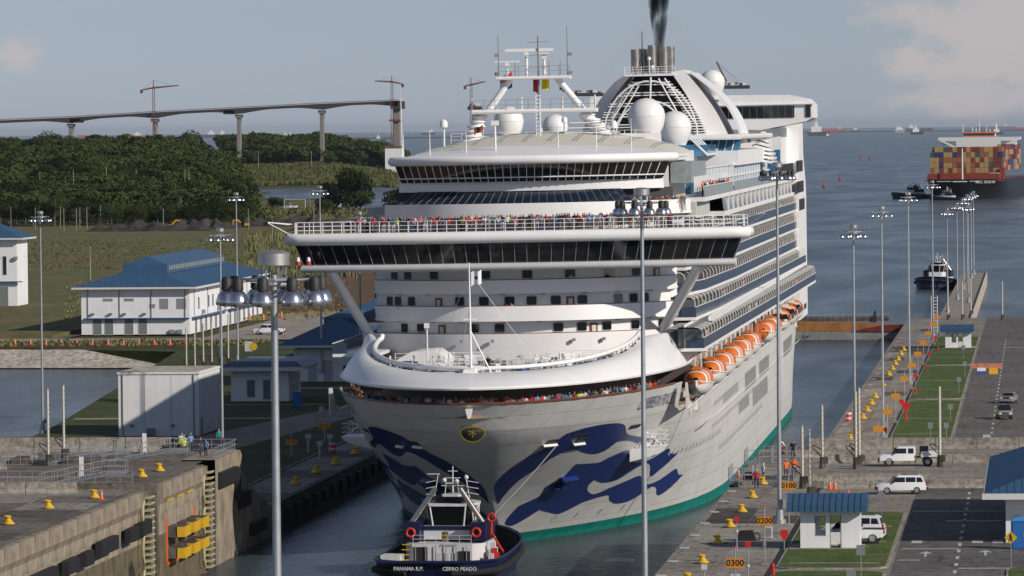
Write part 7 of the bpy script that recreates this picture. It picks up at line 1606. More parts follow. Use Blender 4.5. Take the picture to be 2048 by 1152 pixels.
    for z in (8.4, 9.0, 9.6): mb.cyl((1.6, -1.2, z), (2.9, -1.2, z - .2), .05, .05, 4).cyl((-1.6, -1.2, z), (-2.6, -1.2, z - .2), .05, .05, 4)
    mb.build('mast', T_white, t)
    for x, z in ((1.5, 9.9), (-.8, 9.6), (.5, 9.5)): MB().sph((x, -.5, z), .24, 10).build('antenna_dome', T_white, t, smooth=60)
    MB().box((0, -.5, 9.3), (1.2, .12, .12)).box((-1.9, -.6, 10.25), (1.3, .15, .1)).build('radar_scanner', T_white, t)
    if detail:
        mb = MB()
        for x in (2.2, 2.9): mb.cyl((x, -1.5, 7.1), (x + .5, -2.2, 3.7), .06, .06, 5)
        for k2 in range(9): mb.cyl((2.2 + .05 * k2, -1.5 - .07 * k2, 7.0 - .36 * k2), (2.95 + .05 * k2, -1.5 - .07 * k2, 7.0 - .36 * k2), .035, .035, 4)
        mb.build('ladder', T_white, t)
        for x, z in ((-3.5, 4.55), (3.3, 4.6)):
            MB().tube([(x + .42 * math.cos(R(a)), -5.15, z + .42 * math.sin(R(a))) for a in range(0, 360, 20)], .13, 8, 0, True).build('lifebuoy', T_red, t, smooth=60)
        MB().lathe([(.35, 0), (.35, .9), (.28, .95), (.01, .95)], n=14).build('brass_drum', mat('brass', (.45, .32, .12), .3, .9), t, (.1, -5.2, 3.7))
        MB().tube([(4.6 + .4 * math.cos(R(a)), -3.4, 6.0 + .4 * math.sin(R(a))) for a in range(0, 360, 20)], .12, 8, 0, True).cyl((4.5, -3.4, 3.9), (4.6, -3.4, 5.6), .16, .13, 8).cyl((4.6, -3.4, 4.4), (6.0, -4.6, 2.6), .12, .12, 6).build('tow_ring', T_red, t, smooth=50)
        for k2 in range(5): MB().box((4.9 + .25 * (k2 % 2), -5.6 + .6 * k2, 1.9 + .5 * (k2 % 3)), (.5, .5, 1.2)).build('deck_crane_part', (T_white, T_red)[k2 % 2], t)
        MB().bx(-2.9, -1.5, -6.56, -6.5, 1.3, 3.2).build('house_door', S_dark, t); MB().bx(1.7, 2.9, -6.62, -6.5, 1.6, 2.8).build('house_vent', S_dark, t)
        for x in (-.6, .2, 1.0): MB().bx(x, x + .5, -6.56, -6.5, 1.6, 2.6).build('locker', S_grey, t)
        MB().bx(-3.1, 3.1, -6.6, -6.5, 1.25, 1.8).build('house_kick_band', T_navy, t); MB().bx(-2.6, 2.6, -3.3, -3.2, 4.7, 5.1).build('bridge_band', T_navy, t)
        for k2 in range(6): MB().cyl((-2.7 + 1.05 * k2, -6.7, 1.3), (-2.7 + 1.05 * k2, -6.7, 3.4), .05, .05, 5).build('deckhouse_pipe', S_grill, t)
        for k2 in range(14): MB().box((rnd.uniform(-5, 5), rnd.uniform(-12, -7.5), 1.5), (rnd.uniform(.3, 1), rnd.uniform(.3, .9), rnd.uniform(.3, .9)), rnd.uniform(0, 3)).build('deck_gear', (S_grill, T_white, S_dark, T_red)[k2 % 4], t)
        MB().bx(-6.0, -4.0, -8.5, -6.0, 1.25, 2.5).build('deck_box', T_white, t); handrail(t, [(-3.0, -6.4, 3.5), (3.0, -6.4, 3.5)], .9, m=T_white)
        for k2 in range(5): MB().bx(-4.1, -3.3, -6.6 - .28 * k2, -6.35 - .28 * k2, 3.4 - .5 * k2, 3.48 - .5 * k2).build('stair_tread', M_yel, t)
        text_part('PANAMA R.P.', .52, T_white, t, (-2.0, -14.2, 1.62), (R(90), 0, 0), 'port_of_registry', bold=.01)
        text_part('CERRO PEADO', .52, T_white, t, (3.2, -14.2, 1.62), (R(90), 0, 0), 'tug_name', bold=.01)
        text_part('IMO 9604457', .3, S_grill, t, (.7, -6.58, 3.4), (R(90), 0, 0), 'number')
    return t
tug('tugboat', 'dark blue tugboat with white wheelhouse tied in front of the ship bow', (-1.1, -35.5, 0), R(-4), True, .9)
tug('tugboat', 'tugboat coming towards the pier on the right, bow first', (27.5, 806, 0), R(172), False, .82)
tug('tugboat', 'tugboat at the left bow of the black container ship', (-17, 2430, 0), R(120), False, .95); tug('tugboat', 'low dark tugboat nosing against the container ship hull', (3, 2360, 0), R(80), False, .7)
def cable(a, b, sag, r, label, name='tow_line'):
    a, b = Vector(a), Vector(b); tag(MB().tube([a.lerp(b, i / 12) - Vector((0, 0, sag * math.sin(math.pi * i / 12))) for i in range(13)], r, 5).build(name, mat('rope_grey', (.25, .24, .22), .8)), label, 'rope')
cable((2.9, -38.6, 5.5), shp(hb(-16, 10.6) + .1, -16, 10.6), .15, .05, 'tow rope running from the tugboat up to the ship bow')

# ================================================================ CONTAINER SHIP
K_hull = mat('container_ship_black', (.008, .009, .014), .45, var=.3, vs=.1); K_red = mat('container_ship_deck_red', (.22, .035, .02), .6, var=.2, vs=.3); K_white = mat('container_ship_white', (.72, .72, .70), .5)
ks = thing('container_ship', 'large black container ship with white bridge approaching from the sea', 'container ship', (10.5, 2392, 0), R(-4.2))
def kb(s, z):
    st = lerp(0, -9, z / 14); x = max(0, min(1, (s - st) / lerp(75, 26, max(0, z / 14)))); return 21.5 * (1 - (1 - x) ** 2.4) ** .6
zs = [-1, 0, 2.5, 5, 7, 9, 11]; us = [0, .003, .008, .016, .028, .045, .065, .09, .13, .2, .35, .7, 1]
for sg in (1, -1): MB().grid(lambda u, v: (sg * kb(lerp(lerp(0, -9, zs[round(v * 6)] / 14), 300, us[round(u * 12)]), zs[round(v * 6)]), lerp(lerp(0, -9, zs[round(v * 6)] / 14), 300, us[round(u * 12)]), zs[round(v * 6)]), 12, 6).build('hull', K_hull, ks, smooth=50)
MB().prism([(-21, 8), (21, 8), (21.3, 290), (-21.3, 290)], 9.8, 10.2).build('deck', K_red, ks); MB().bx(-20, 20, 14, 22, 10.2, 14.0).ext([(-20, 10.2), (20, 10.2), (20, 13.4), (13, 14.4), (-13, 14.4), (-20, 13.4)], 13, 14).build('breakwater', K_red, ks)
for k in range(6): MB().bx(19.2, 21.4, 24 + 2.2 * k, 25.0 + 2.2 * k, 10, 17).bx(-21.2, -19.2, 24 + 2.2 * k, 25.0 + 2.2 * k, 10, 13).build('lashing_bridge', K_red, ks)
text_part('MSC SASHA', 2.2, S_part, ks, (13.4, -1.6, 9.4), (R(82), 0, R(22)), 'ship_name', bold=.01)
MB().bx(-4, 4, -9.1, -9.0, 9.6, 10.1).bx(-13, -5, -6.8, -6.6, 9.8, 10.1).bx(5, 10, -6.8, -6.6, 9.8, 10.1).build('bow_stripe', K_white, ks)
MB().cyl((0, 6, 10), (0, 6, 28), .5, .3, 8).build('foremast', K_white, ks); MB().bx(-9, 11, 118, 126, 10, 34).bx(-21, 21, 117, 126, 29.5, 33.4).ext([(-23.5, 33.9), (23.5, 33.9), (23.5, 32.4), (14, 27.5), (-14, 27.5), (-23.5, 32.4)], 116, 125).build('bridge_house', K_white, ks)
for sg in (-1, 1): MB().ext([(sg * 13, 29.0), (sg * 19, 31.8), (sg * 13, 31.8)], 115.8, 115.95).build('wing_opening', S_grill, ks)
MB().bx(-9, 9, 118, 125, 33.9, 36.2).build('wheelhouse', K_white, ks); MB().bx(-9.5, 9.5, 117.7, 118, 34.0, 34.4).bx(-9.6, 9.6, 117.6, 125, 36.2, 36.9).build('orange_band', MATS['lifeboat_orange'], ks)
MB().bx(-9, 9, 117.75, 117.9, 34.8, 35.8).build('window_band', S_glass, ks)
for x, z in ((-9.5, 41.5), (9.5, 41.5), (0, 43), (-4, 40), (4, 40), (-2, 39), (6, 38.5)): MB().cyl((x, 120, 36.9), (x, 120, z), .3, .2, 6).build('bridge_mast', K_white, ks)
for x in (-7, -2.4, 2.4, 7): MB().bx(x - .4, x + .4, 117.85, 118, 30.6, 31.4).build('house_window', S_glass, ks)
ccol = {'tan': (.36, .24, .09), 'brown red': (.16, .035, .03), 'orange brown': (.26, .10, .04), 'dark blue': (.015, .03, .12), 'green': (.03, .09, .06), 'grey': (.25, .25, .25)}
cme = {}
for c, col in ccol.items(): m_ = mat('container_' + c.replace(' ', '_'), col, .6, var=.1, vs=.5); cme[c] = MB().bx(-1.2, 1.2, 0, 12.1, 0, 2.82).mesh('shipping_container', m_)
tn = ['bottom', 'second', 'third', 'fourth', 'top']
kM = Matrix.Translation((10.5, 2392, 0)) @ Matrix.Rotation(R(-4.2), 4, 'Z')
def cont(x, y, z, c, lab, grp):
    o = inst('shipping_container', cme[c], None, kM @ Vector((x, y, z)), R(-4.2)); tag(o, lab, 'container', grp)
for i in range(16):
    for j in range(5):
        c = rnd.choices(list(ccol), [9, 7, 4, 1.1, .6, .2])[0]; x = -18.9 + 2.52 * i
        if j == 4 and i in (0,): continue
        cont(x, 30, 14.2 + 2.92 * j, c, '%s container, %s tier of the front stack, %s column from the left' % (c, tn[j], ['first', 'second', 'third', 'fourth', 'fifth', 'sixth', 'seventh', 'eighth', 'ninth', 'tenth', 'eleventh', 'twelfth', 'thirteenth', 'fourteenth', 'fifteenth', 'last'][i]), 'containers in the front stack')
for b in range(1, 9):
    for j in range(5):
        for i in ((15, 14) if b > 1 else (15, 14, 13, 0)):
            c = rnd.choices(list(ccol), [7, 9, 4, 1.5, .4, .3])[0]; y = 30 + 13.6 * b + (14 if b > 5 else 0); cont(-18.9 + 2.52 * i, y, 14.2 + 2.92 * (j + (.4 if b > 1 else 0)), c, '%s container in the side stacks behind the front stack of the black ship' % c, 'containers in the side stacks')

# ================================================================ FLOATING CAISSON AND BUOYS
t = thing('floating_caisson', 'grey floating caisson with orange band lying across the approach behind the ship', 'caisson', (0, 492, 0))
MB().bx(-12, 26.5, 0, 9, -1, 1.6).build('caisson_hull', mat('caisson_grey', (.20, .21, .20), .7, var=.2, vs=.5, streak=.4), t); MB().ext([(-12, 1.6), (26.5, 1.6), (26.5, 2.6), (18, 3.0), (6, 3.3), (-4, 2.4), (-12, 1.9)], -.06, 8.8).build('orange_band', mat('rusty_orange', (.30, .12, .03), .7, var=.3, vs=.4, streak=.6), t)
MB().ext([(17, 1.5), (27, 1.4), (27, 2.9), (23, 2.7), (20, 2.2)], -.2, -.1).build('dark_red_patch', mat('caisson_red', (.12, .015, .012), .7, var=.3, vs=.8), t)
MB().bx(-12, 24, 8.2, 8.6, 3.1, 4.1).build('caisson_parapet', M_cdark, t); handrail(t, [(-12, 8.1, 3.0), (24, 8.1, 3.0)], 1.5); MB().ext([(20.6, 3.0), (21.6, 3.0), (21.5, 5.2), (21.2, 5.3)], 7.8, 8.1).build('dark_fin', S_dark, t)
MB().tube([(8, -.15, 1.0), (8, -.3, .6), (8.9, -.3, .6), (8.9, -.15, 1.0)], .08, 5).build('towing_eye', S_dark, t)
def buoy(u, v, lab, sc=1.0):
    g_ = gz(u, v, 0); t = thing('channel_buoy', lab, 'buoy', (g_.x, g_.y, 0)); t.scale = (sc,) * 3; m = MATS['shirt_red'] if 0 else mat('buoy_red', (.32, .02, .02), .6)
    MB().lathe([(.01, -.5), (1.4, -.3), (1.5, .6), (1.2, .9), (.01, .9)], n=12).build('buoy_float', m, t); MB().cyl((0, 0, .9), (0, 0, 3.6), .55, .3, 8).build('buoy_tower', m, t); MB().box((0, 0, 3.9), (.7, .7, .7)).build('buoy_lantern', m, t)
buoy(1648, 375, 'red channel buoy nearest to the cruise ship stern'); buoy(1680, 360, 'red channel buoy right of and beyond the first one'); buoy(1722, 317, 'left of the two distant red channel buoys', 1.2); buoy(1740, 319, 'right of the two distant red channel buoys', 1.2); buoy(1851, 578, 'small red float in front of the tugboat by the pier', .4)
buoy(1846, 305, 'faint distant buoy left of the container ship', 1.1)

# ================================================================ DISTANT SHIPS, BREAKWATER, BRIDGE, CRANES
def far_ship(u0, u1, v, hull, top, house, lab, hh=.07, Dd=42000, houses=((.85, .1, .17),), name='distant_ship'):
    d_ = ray((u0 + u1) / 2, 300); k = Dd / math.hypot(d_.x, d_.y); x, y = CAMP.x + d_.x * k, CAMP.y + d_.y * k
    W_ = (u1 - u0) / FOC * Dd * 1.0; t = thing(name, lab, 'ship', (x, y, 0), YAW)
    h_ = W_ * hh; mh = mat('far_hull_%d' % len(MATS), hull, .8)
    MB().ext([(-W_ / 2, h_), (-W_ * .46, 0), (W_ * .46, 0), (W_ / 2, h_)], -W_ * .06, W_ * .06).build('hull', mh, t)
    MB().bx(-W_ * .45, W_ * .45, -W_ * .05, W_ * .05, h_, h_ * 1.25).build('deck_line', mat('far_deck_%d' % len(MATS), top, .8), t)
    for (f, w, q) in houses: MB().bx(W_ * (f - .5 - w / 2), W_ * (f - .5 + w / 2), -W_ * .04, W_ * .04, h_, h_ + W_ * q * .45).bx(W_ * (f - .5 - w / 6), W_ * (f - .5 + w / 6), -2, 2, h_ + W_ * q * .45, h_ + W_ * q * .7).build('deckhouse', K_white, t)
    return t
wt = (.5, .5, .5)
far_ship(1632, 1692, 252, (.42, .06, .06), (.4, .1, .08), wt, 'long red tanker on the horizon just right of the cruise ship', .06, 45000, ((.8, .08, .1),)); far_ship(1702, 1720, 252, (.05, .07, .12), wt, wt, 'small pale ship on the horizon right of the red tanker', .12, 42000, ((.5, .4, .4),))
far_ship(1790, 1810, 262, (.3, .3, .32), wt, wt, 'white vessel seen stern first in the middle of the right horizon', .25, 30000, ((.5, .6, .5),)); far_ship(1812, 1866, 252, (.03, .035, .05), (.1, .1, .1), wt, 'dark cargo ship with white deckhouse on the right horizon', .07, 42000, ((.2, .18, .22),))
far_ship(1955, 2048, 250, (.12, .13, .15), (.25, .25, .25), wt, 'long grey cargo ship on the horizon at far right', .05, 47000, ((.4, .05, .12), (.6, .04, .1))); far_ship(2030, 2075, 248, (.35, .07, .06), wt, wt, 'reddish ship cut by the right edge of the picture', .1, 43000)
far_ship(843, 871, 262, (.04, .05, .09), wt, wt, 'dark blue cargo ship with cream deck left of the cruise ship', .2, 43000, ((.7, .3, .3),)); far_ship(564, 588, 262, (.35, .33, .28), wt, wt, 'pale ship on the horizon between two bridge piers', .1, 45000, ((.3, .2, .35), (.7, .2, .3)))
far_ship(388, 455, 266, (.03, .05, .12), (.1, .12, .2), wt, 'dark blue bulk carrier with white house behind the bridge', .08, 38000, ((.52, .2, .2), (.85, .12, .2))); far_ship(250, 292, 268, (.35, .10, .08), (.4, .3, .25), wt, 'red and cream vessel behind the trees under the bridge', .16, 32000, ((.6, .3, .3),)); far_ship(155, 180, 262, (.3, .1, .09), (.3, .1, .1), wt, 'red hull peeping over the trees near the first bridge pier', .3, 32000, ())
def near_boat(u, v, w, hull, lab):
    g_ = gz(u, v, 0); Dd = (g_ - CAMP).length; W_ = w / FOC * Dd; t = thing('small_vessel', lab, 'boat', (g_.x, g_.y, 0), YAW); MB().ext([(-W_ / 2, W_ * .16), (-W_ * .4, 0), (W_ * .42, 0), (W_ / 2, W_ * .2)], -W_ * .1, W_ * .1).build('hull', mat('boat_hull_%d' % len(MATS), hull, .8), t)
    MB().bx(-W_ * .3, W_ * .15, -W_ * .07, W_ * .07, W_ * .16, W_ * .42).bx(-W_ * .15, 0, -W_ * .05, W_ * .05, W_ * .42, W_ * .6).build('cabin', K_white, t); MB().cyl((-W_ * .08, 0, W_ * .5), (-W_ * .08, 0, W_ * .95), W_ * .02, W_ * .01, 5).build('mast', K_white, t)
near_boat(758, 280, 16, (.04, .22, .08), 'green and white work boat on the water left of the ship'); near_boat(1636, 272, 46, (.06, .055, .06), 'low dark barge beside the cruise ship stern lounge'); near_boat(1656, 274, 12, (.1, .1, .12), 'little boat behind the low dark barge'); near_boat(1834, 269, 28, (.02, .02, .04), 'dark supply boat in front of the right horizon ships'); near_boat(1995, 269, 25, (.02, .03, .06), 'dark blue boat with white cabin behind the container ship'); near_boat(1797, 262, 16, (.4, .4, .4), 'white launch left of the dark cargo ship')
bw = []
for u0, u1, Dd in ((545, 980, 26000), (1560, 2150, 34000)):
    pts = []
    for u in (u0, u1): d_ = ray(u, 300); k = Dd / math.hypot(d_.x, d_.y); pts.append(CAMP + d_ * k)
    a, b = pts; bw.append(([(a.x, a.y), (b.x, b.y), (b.x, b.y + 60), (a.x, a.y + 60)]))
for i, p in enumerate(bw): tag(MB().prism(p, -1, 7).build('breakwater', M_cdark), ('long low breakwater line on the sea, left part', 'long low breakwater line on the sea, right part')[i], 'breakwater')
# cable stayed bridge under construction
BS = 3500.0
K_conc = mat('bridge_concrete', (.20, .18, .165), .8, var=.1, vs=.05); K_dk = mat('bridge_deck_dark', (.04, .034, .037), .8, var=.2, vs=.05); K_crane = mat('crane_red', (.16, .06, .05), .7)
br_ = thing('bridge', 'long dark bridge deck on tall piers above the trees, unfinished at its right end', 'bridge', (-440, BS, 0))
def bz(u):
    return gs(u, interp([(-120, 247), (0, 242), (141, 236), (308, 226), (466, 218), (639, 209), (806, 202)], u), BS).z
def bu(u, v=220): p = gs(u, v, BS); return p.x + 440
piers = [142, 310, 478, 644, 795]
top, bot = [], []
for u in range(-120, 807, 9):
    dpt = 2.0 + 2.5 * max(0, 1 - min(abs(u - p) for p in piers) / 60) ** 1.5; top.append((bu(u), bz(u) + .4)); bot.append((bu(u), bz(u) + .4 - dpt))
mb = MB(); k = len(top); vs = [(x, y, z) for y in (-7, 7) for x, z in top + bot]; fs = []
for i in range(k - 1): fs += [(i, i + 1, k + i + 1, k + i), (2 * k + i, 3 * k + i, 3 * k + i + 1, 2 * k + i + 1), (i, 2 * k + i, 2 * k + i + 1, i + 1), (k + i, k + i + 1, 3 * k + i + 1, 3 * k + i)]
mb.add(vs, fs).build('bridge_deck', K_dk, br_); MB().tube([(x, -7, z + .7) for x, z in top], .35, 4).build('deck_parapet', mat('bridge_parapet', (.16, .06, .05), .8), br_)
for u, w in ((142, 3.0), (310, 3.2), (478, 2.9), (644, 3.0)): MB().bx(bu(u) - w * .42, bu(u) + w * .42, -4, 4, -1, bz(u) - 5).bx(bu(u) - w * .8, bu(u) + w * .8, -5, 5, bz(u) - 7, bz(u) - 4.6).build('pier', K_conc, br_)
MB().bx(bu(792) - 2, bu(792) + 3.0, -4, 4, -1, 58.5).build('pier', K_conc, br_); MB().bx(bu(783), bu(808), -7, 7, 57.5, 63.4).build('form_traveller', K_dk, br_); MB().bx(bu(790) - 4, bu(790) + 5, -6, 6, 48, 49.4).build('work_platform', K_crane, br_)
for u in (155, 462): MB().bx(bu(u) - 5, bu(u) + 3.5, -7, 7, bz(u) - 4, bz(u) - 1).build('form_traveller', K_dk, br_)
def bridge_bit(u0, u1, v, lab, pier=None):
    x0, x1 = gs(u0, v, BS).x, gs(u1, v, BS).x; z = gs(u0, v, BS).z; t = thing('bridge_section', lab, 'bridge', (x0, BS, 0)); MB().bx(0, x1 - x0, -7, 7, z - 2.6, z).build('bridge_deck', K_dk, t)
    if pier: px_ = gs(pier, v, BS).x - x0; MB().bx(px_ - 2.2, px_ + 2.2, -4, 4, -1, z - 2).build('pier', K_conc, t)
    n_ = int((x1 - x0) / 3)
    for i in range(max(n_, 1)): MB().box((i * 3 + 1.5, rnd.uniform(-5, 5), z + rnd.uniform(.3, 1.6)), (2.2, 2, rnd.uniform(.8, 3.4))).build('site_equipment', (K_crane, K_dk, K_white)[i % 3], t)
    return t
bridge_bit(937, 963, 213, 'short bridge section on its tower seen between mast and cranes', 950); bridge_bit(1148, 1206, 186, 'bridge deck piece showing between the mast and the funnel'); b3 = bridge_bit(1446, 1499, 171, 'bridge deck piece sticking out right of the funnel')
a_, b_ = gs(1433, 124, BS), gs(1453, 163, BS); MB().cyl((a_.x - b3.location.x, 0, a_.z), (b_.x - b3.location.x, 0, b_.z), .7, .7, 5).cyl((a_.x - b3.location.x, 0, a_.z), (gs(1478, 165, BS).x - b3.location.x, 0, b_.z), .15, .15, 4).build('derrick_boom', K_crane, b3)
st = thing('stay_cables', 'pale fan of bridge stay cables behind the funnel', 'bridge cables', (gs(1318, 200, BS).x, BS + 2, 0)); K_cab = mat('stay_cable', (.5, .5, .52), .6)
for i in range(8):
    tp = gs(1306 - 2.2 * i, 22 + 8 * i, BS); q = gs(1136 + 12 * i, 190 - 1.0 * i, BS); MB().cyl((tp.x - st.location.x, 0, tp.z), (q.x - st.location.x, 0, q.z), .13, .13, 4).build('stay_cable', K_cab, st)
    tp = gs(1330 + 2.0 * i, 22 + 8 * i, BS); q = gs(1455 - 13 * i, 174 + i, BS); MB().cyl((tp.x - st.location.x, 0, tp.z), (q.x - st.location.x, 0, q.z), .13, .13, 4).build('stay_cable', K_cab, st)
def crane(u, vb, vt, vj, ul, ur, tl, tr, lab):
    p0, p1 = gs(u, vb, BS - 9), gs(u, vt, BS - 9); t = thing('tower_crane', lab, 'crane', (p0.x, BS - 9, p0.z)); H = p1.z - p0.z; zj = gs(u, vj, BS - 9).z - p0.z; xl, xr = gs(ul, vj, BS - 9).x - p0.x, gs(ur, vj, BS - 9).x - p0.x; zl, zr = gs(ul, tl, BS - 9).z - p0.z, gs(ur, tr, BS - 9).z - p0.z
    mb = MB()
    for a in (-.8, .8):
        for b in (-.8, .8): mb.cyl((a, b, 0), (a, b, zj), .14, .14, 4)
    q = 0
    while q < zj - 2: mb.cyl((-.8, -.8, q), (.8, -.8, q + 2), .09, .09, 3); mb.cyl((.8, -.8, q + 2), (-.8, -.8, q + 2), .09, .09, 3); q += 2
    mb.build('mast', K_crane, t); MB().ext([(0, zj - .6), (0, zj + .9), (xl, zl + .4), (xl, zl - .4)], -.5, .5).build('jib', K_crane, t); MB().ext([(0, zj - .6), (0, zj + .9), (xr, zr + .4), (xr, zr - .4)], -.5, .5).build('counter_jib', K_crane, t)
    MB().cyl((0, 0, zj), (0, 0, H), .5, .25, 5).cyl((0, 0, H), (xl * .8, 0, lerp(zj, zl, .8)), .1, .1, 3).cyl((0, 0, H), (xr * .8, 0, lerp(zj, zr, .8)), .1, .1, 3).build('apex', K_crane, t)
    xs_ = xl if abs(xl) < abs(xr) else xr; MB().bx(xs_ - 1, xs_ + 1, -1, 1, (zl if xs_ == xl else zr) - 2.6, (zl if xs_ == xl else zr) + .2).build('counterweight', K_crane, t); MB().box((-1.6, 0, zj - 1.8), (1.6, 1.6, 2.0)).build('cab', K_white, t)
crane(308, 262, 160, 176, 283, 357, 180, 171, 'red tower crane over the second bridge pier, jib to the right'); crane(785, 300, 152, 164, 750, 805, 162, 168, 'red and dark tower crane beside the tall unfinished pier'); crane(943, 262, 155, 170, 930, 971, 172, 163, 'small red tower crane next to the radar mast of the ship')
p0 = gs(802, 300, BS - 12); tag(MB().cyl((0, 0, 0), (0, 0, gs(802, 170, BS - 12).z - p0.z), .15, .15, 5).build('hoist_mast', K_white, None, p0), 'thin white hoist mast right of the tall bridge pier', 'mast')
t = thing('harbour_shed', 'long low shed with red roof on the far bank below the tall bridge pier', 'shed', (gs(770, 300, 3480).x, 3480, 0)); MB().bx(0, 13, 0, 8, 0, gs(770, 296, 3480).z).build('wall', M_white, t); MB().bx(-.5, 13.5, -.5, 8.5, gs(770, 296, 3480).z, gs(770, 292, 3480).z).build('roof', K_crane, t)

# ================================================================ VEGETATION
def foliage_mat(name, c1, c2):
    m = D.materials.new(name); m.use_nodes = True; n, l = m.node_tree.nodes, m.node_tree.links; b = n['Principled BSDF']; b.inputs['Roughness'].default_value = .95; b.inputs['Specular IOR Level'].default_value = .05
    g = n.new('ShaderNodeNewGeometry'); oi = n.new('ShaderNodeObjectInfo'); nz = n.new('ShaderNodeTexNoise'); nz.inputs['Scale'].default_value = .045; nz.inputs['Detail'].default_value = 4; l.new(g.outputs['Position'], nz.inputs['Vector'])
    ad = n.new('ShaderNodeMath'); ad.operation = 'MULTIPLY_ADD'; ad.inputs[1].default_value = .6; l.new(oi.outputs['Random'], ad.inputs[0]); mr = n.new('ShaderNodeMapRange'); mr.inputs[1].default_value = .4; mr.inputs[2].default_value = 1.15; l.new(nz.outputs[0], ad.inputs[2]); l.new(ad.outputs[0], mr.inputs[0])
    mx = n.new('ShaderNodeMix'); mx.data_type = 'RGBA'; mx.inputs[6].default_value = (*c1, 1); mx.inputs[7].default_value = (*c2, 1); l.new(mr.outputs[0], mx.inputs[0]); l.new(mx.outputs[2], b.inputs['Base Color'])
    return m
V_leaf = foliage_mat('tree_leaves', (.008, .015, .005), (.048, .066, .020)); V_reed = foliage_mat('reed_grass', (.07, .082, .028), (.18, .17, .085)); V_trunk = mat('bark', (.10, .08, .06), .9)
import numpy as np
rs = np.random.RandomState(11)
def leaf_cloud(lobes, n, size, flat=.5):
    """lobes: (cx,cy,cz,rx,ry,rz). returns (verts, faces) of leaf quads near the lobe surfaces, gaps left between them"""
    w = np.array([l[3] * l[5] for l in lobes]); w = w / w.sum(); idx = rs.choice(len(lobes), n, p=w); L = np.array(lobes)[idx]
    d = rs.normal(size=(n, 3)); d /= np.linalg.norm(d, axis=1)[:, None]; d[:, 2] = np.abs(d[:, 2]) * np.where(rs.rand(n) < .82, 1, -1); r = .72 + .33 * rs.rand(n)
    c = L[:, :3] + d * L[:, 3:6] * r[:, None]
    nrm = d + rs.normal(size=(n, 3)) * .55; nrm /= np.linalg.norm(nrm, axis=1)[:, None]; a = np.cross(nrm, rs.normal(size=(n, 3))); a /= np.linalg.norm(a, axis=1)[:, None]; b = np.cross(nrm, a)
    s = size * (.5 + rs.rand(n))[:, None]; v = np.stack([c - a * s - b * s * flat, c + a * s - b * s * flat * .6, c + a * s * .7 + b * s * flat, c - a * s * .8 + b * s * flat * 1.1], 1).reshape(-1, 3)
    return v, np.arange(n * 4).reshape(-1, 4)
def np_mesh(name, v, f, m):
    me = D.meshes.new(name); me.vertices.add(len(v)); me.vertices.foreach_set('co', v.astype(np.float32).ravel()); me.loops.add(f.size); me.loops.foreach_set('vertex_index', f.astype(np.int32).ravel()); me.polygons.add(len(f)); me.polygons.foreach_set('loop_start', np.arange(0, f.size, f.shape[1], dtype=np.int32)); me.materials.append(m); me.update(calc_edges=True); me.validate(); return me
def lobes(h, w, n=9, base=.35):
    out = []
    for i in range(n):
        a = rs.rand() * 6.28; r = w * .5 * rs.rand() ** .6 * .75; z = h * (base + (1 - base) * rs.rand() * .75); k = w * (.18 + .14 * rs.rand()); out.append((r * math.cos(a), r * math.sin(a), z, k, k, k * .72))
    out.append((0, 0, h * .72, w * .34, w * .34, h * .24)); return out
tree_me = []
for i in range(5):
    h_, w_ = (13, 12, 15, 10, 12)[i], (13, 15, 12, 10, 17)[i]; lb = lobes(h_, w_, 10); v, f = leaf_cloud(lb, 1500, .42); cm = np_mesh('crown', v, f, V_leaf)
    mb = MB().cyl((0, 0, -1), (0, 0, h_ * .5), .5, .3, 7)
    for l_ in lb[:6]: mb.cyl((0, 0, h_ * .38), (l_[0] * .9, l_[1] * .9, l_[2]), .18, .07, 5)
    tree_me.append((cm, mb.mesh('trunk', V_trunk)))
def palm():
    mb = MB(); mb.cyl((0, 0, -.5), (.4, 0, 9), .28, .18, 7); tr = mb.mesh('trunk', V_trunk); mb = MB()
    for k in range(15):
        a = k * 2.4; t_ = .3 + .5 * rs.rand(); P = []
        for i in range(6): r_ = i * .75; P.append(Vector((.4 + r_ * math.cos(a), r_ * math.sin(a), 9 + r_ * t_ - .16 * r_ * r_)))
        for i in range(5):
            sd = Vector((-math.sin(a), math.cos(a), 0)) * (.55 - .08 * i)
            mb.add([P[i], P[i + 1], P[i + 1] + sd - Vector((0, 0, .25)), P[i] + sd - Vector((0, 0, .3))], [(0, 1, 2, 3)]); mb.add([P[i], P[i + 1], P[i + 1] - sd - Vector((0, 0, .25)), P[i] - sd - Vector((0, 0, .3))], [(0, 1, 2, 3)])
    return mb.mesh('fronds', V_leaf, fix=False), tr
palm_me = palm()
def tree(x, y, z, i, sc, label, group, kind='broadleaf_tree'):
    cm, tm = tree_me[i] if kind != 'palm_tree' else palm_me
    t = thing(kind, label, 'tree' if kind != 'palm_tree' else 'palm', (x, y, z), rnd.uniform(0, 6.3), group); t.scale = (sc * rnd.uniform(.9, 1.15), sc * rnd.uniform(.9, 1.15), sc * rnd.uniform(.85, 1.15)); inst('crown', cm, t); inst('trunk', tm, t)
fu = lambda u, y: gs(u, 400, y).x
zone = lambda u: 'at left edge' if u < 90 else 'above the halls gap' if u < 180 else 'above the big hall' if u < 330 else 'right of the big hall' if u < 480 else 'left of the lagoon' if u < 600 else 'above the lagoon' if u < 720 else 'next to the ship'
for i in range(62): u = -15 + 8.2 * i + rnd.uniform(-3, 3); y = rnd.uniform(1555, 1640); tree(fu(u, y), y, max(3.4, hill(fu(u, y), y)), rnd.randrange(5), rnd.uniform(.45, .8), 'dark tree in the front edge of the wood, ' + zone(u), 'trees at the field edge')
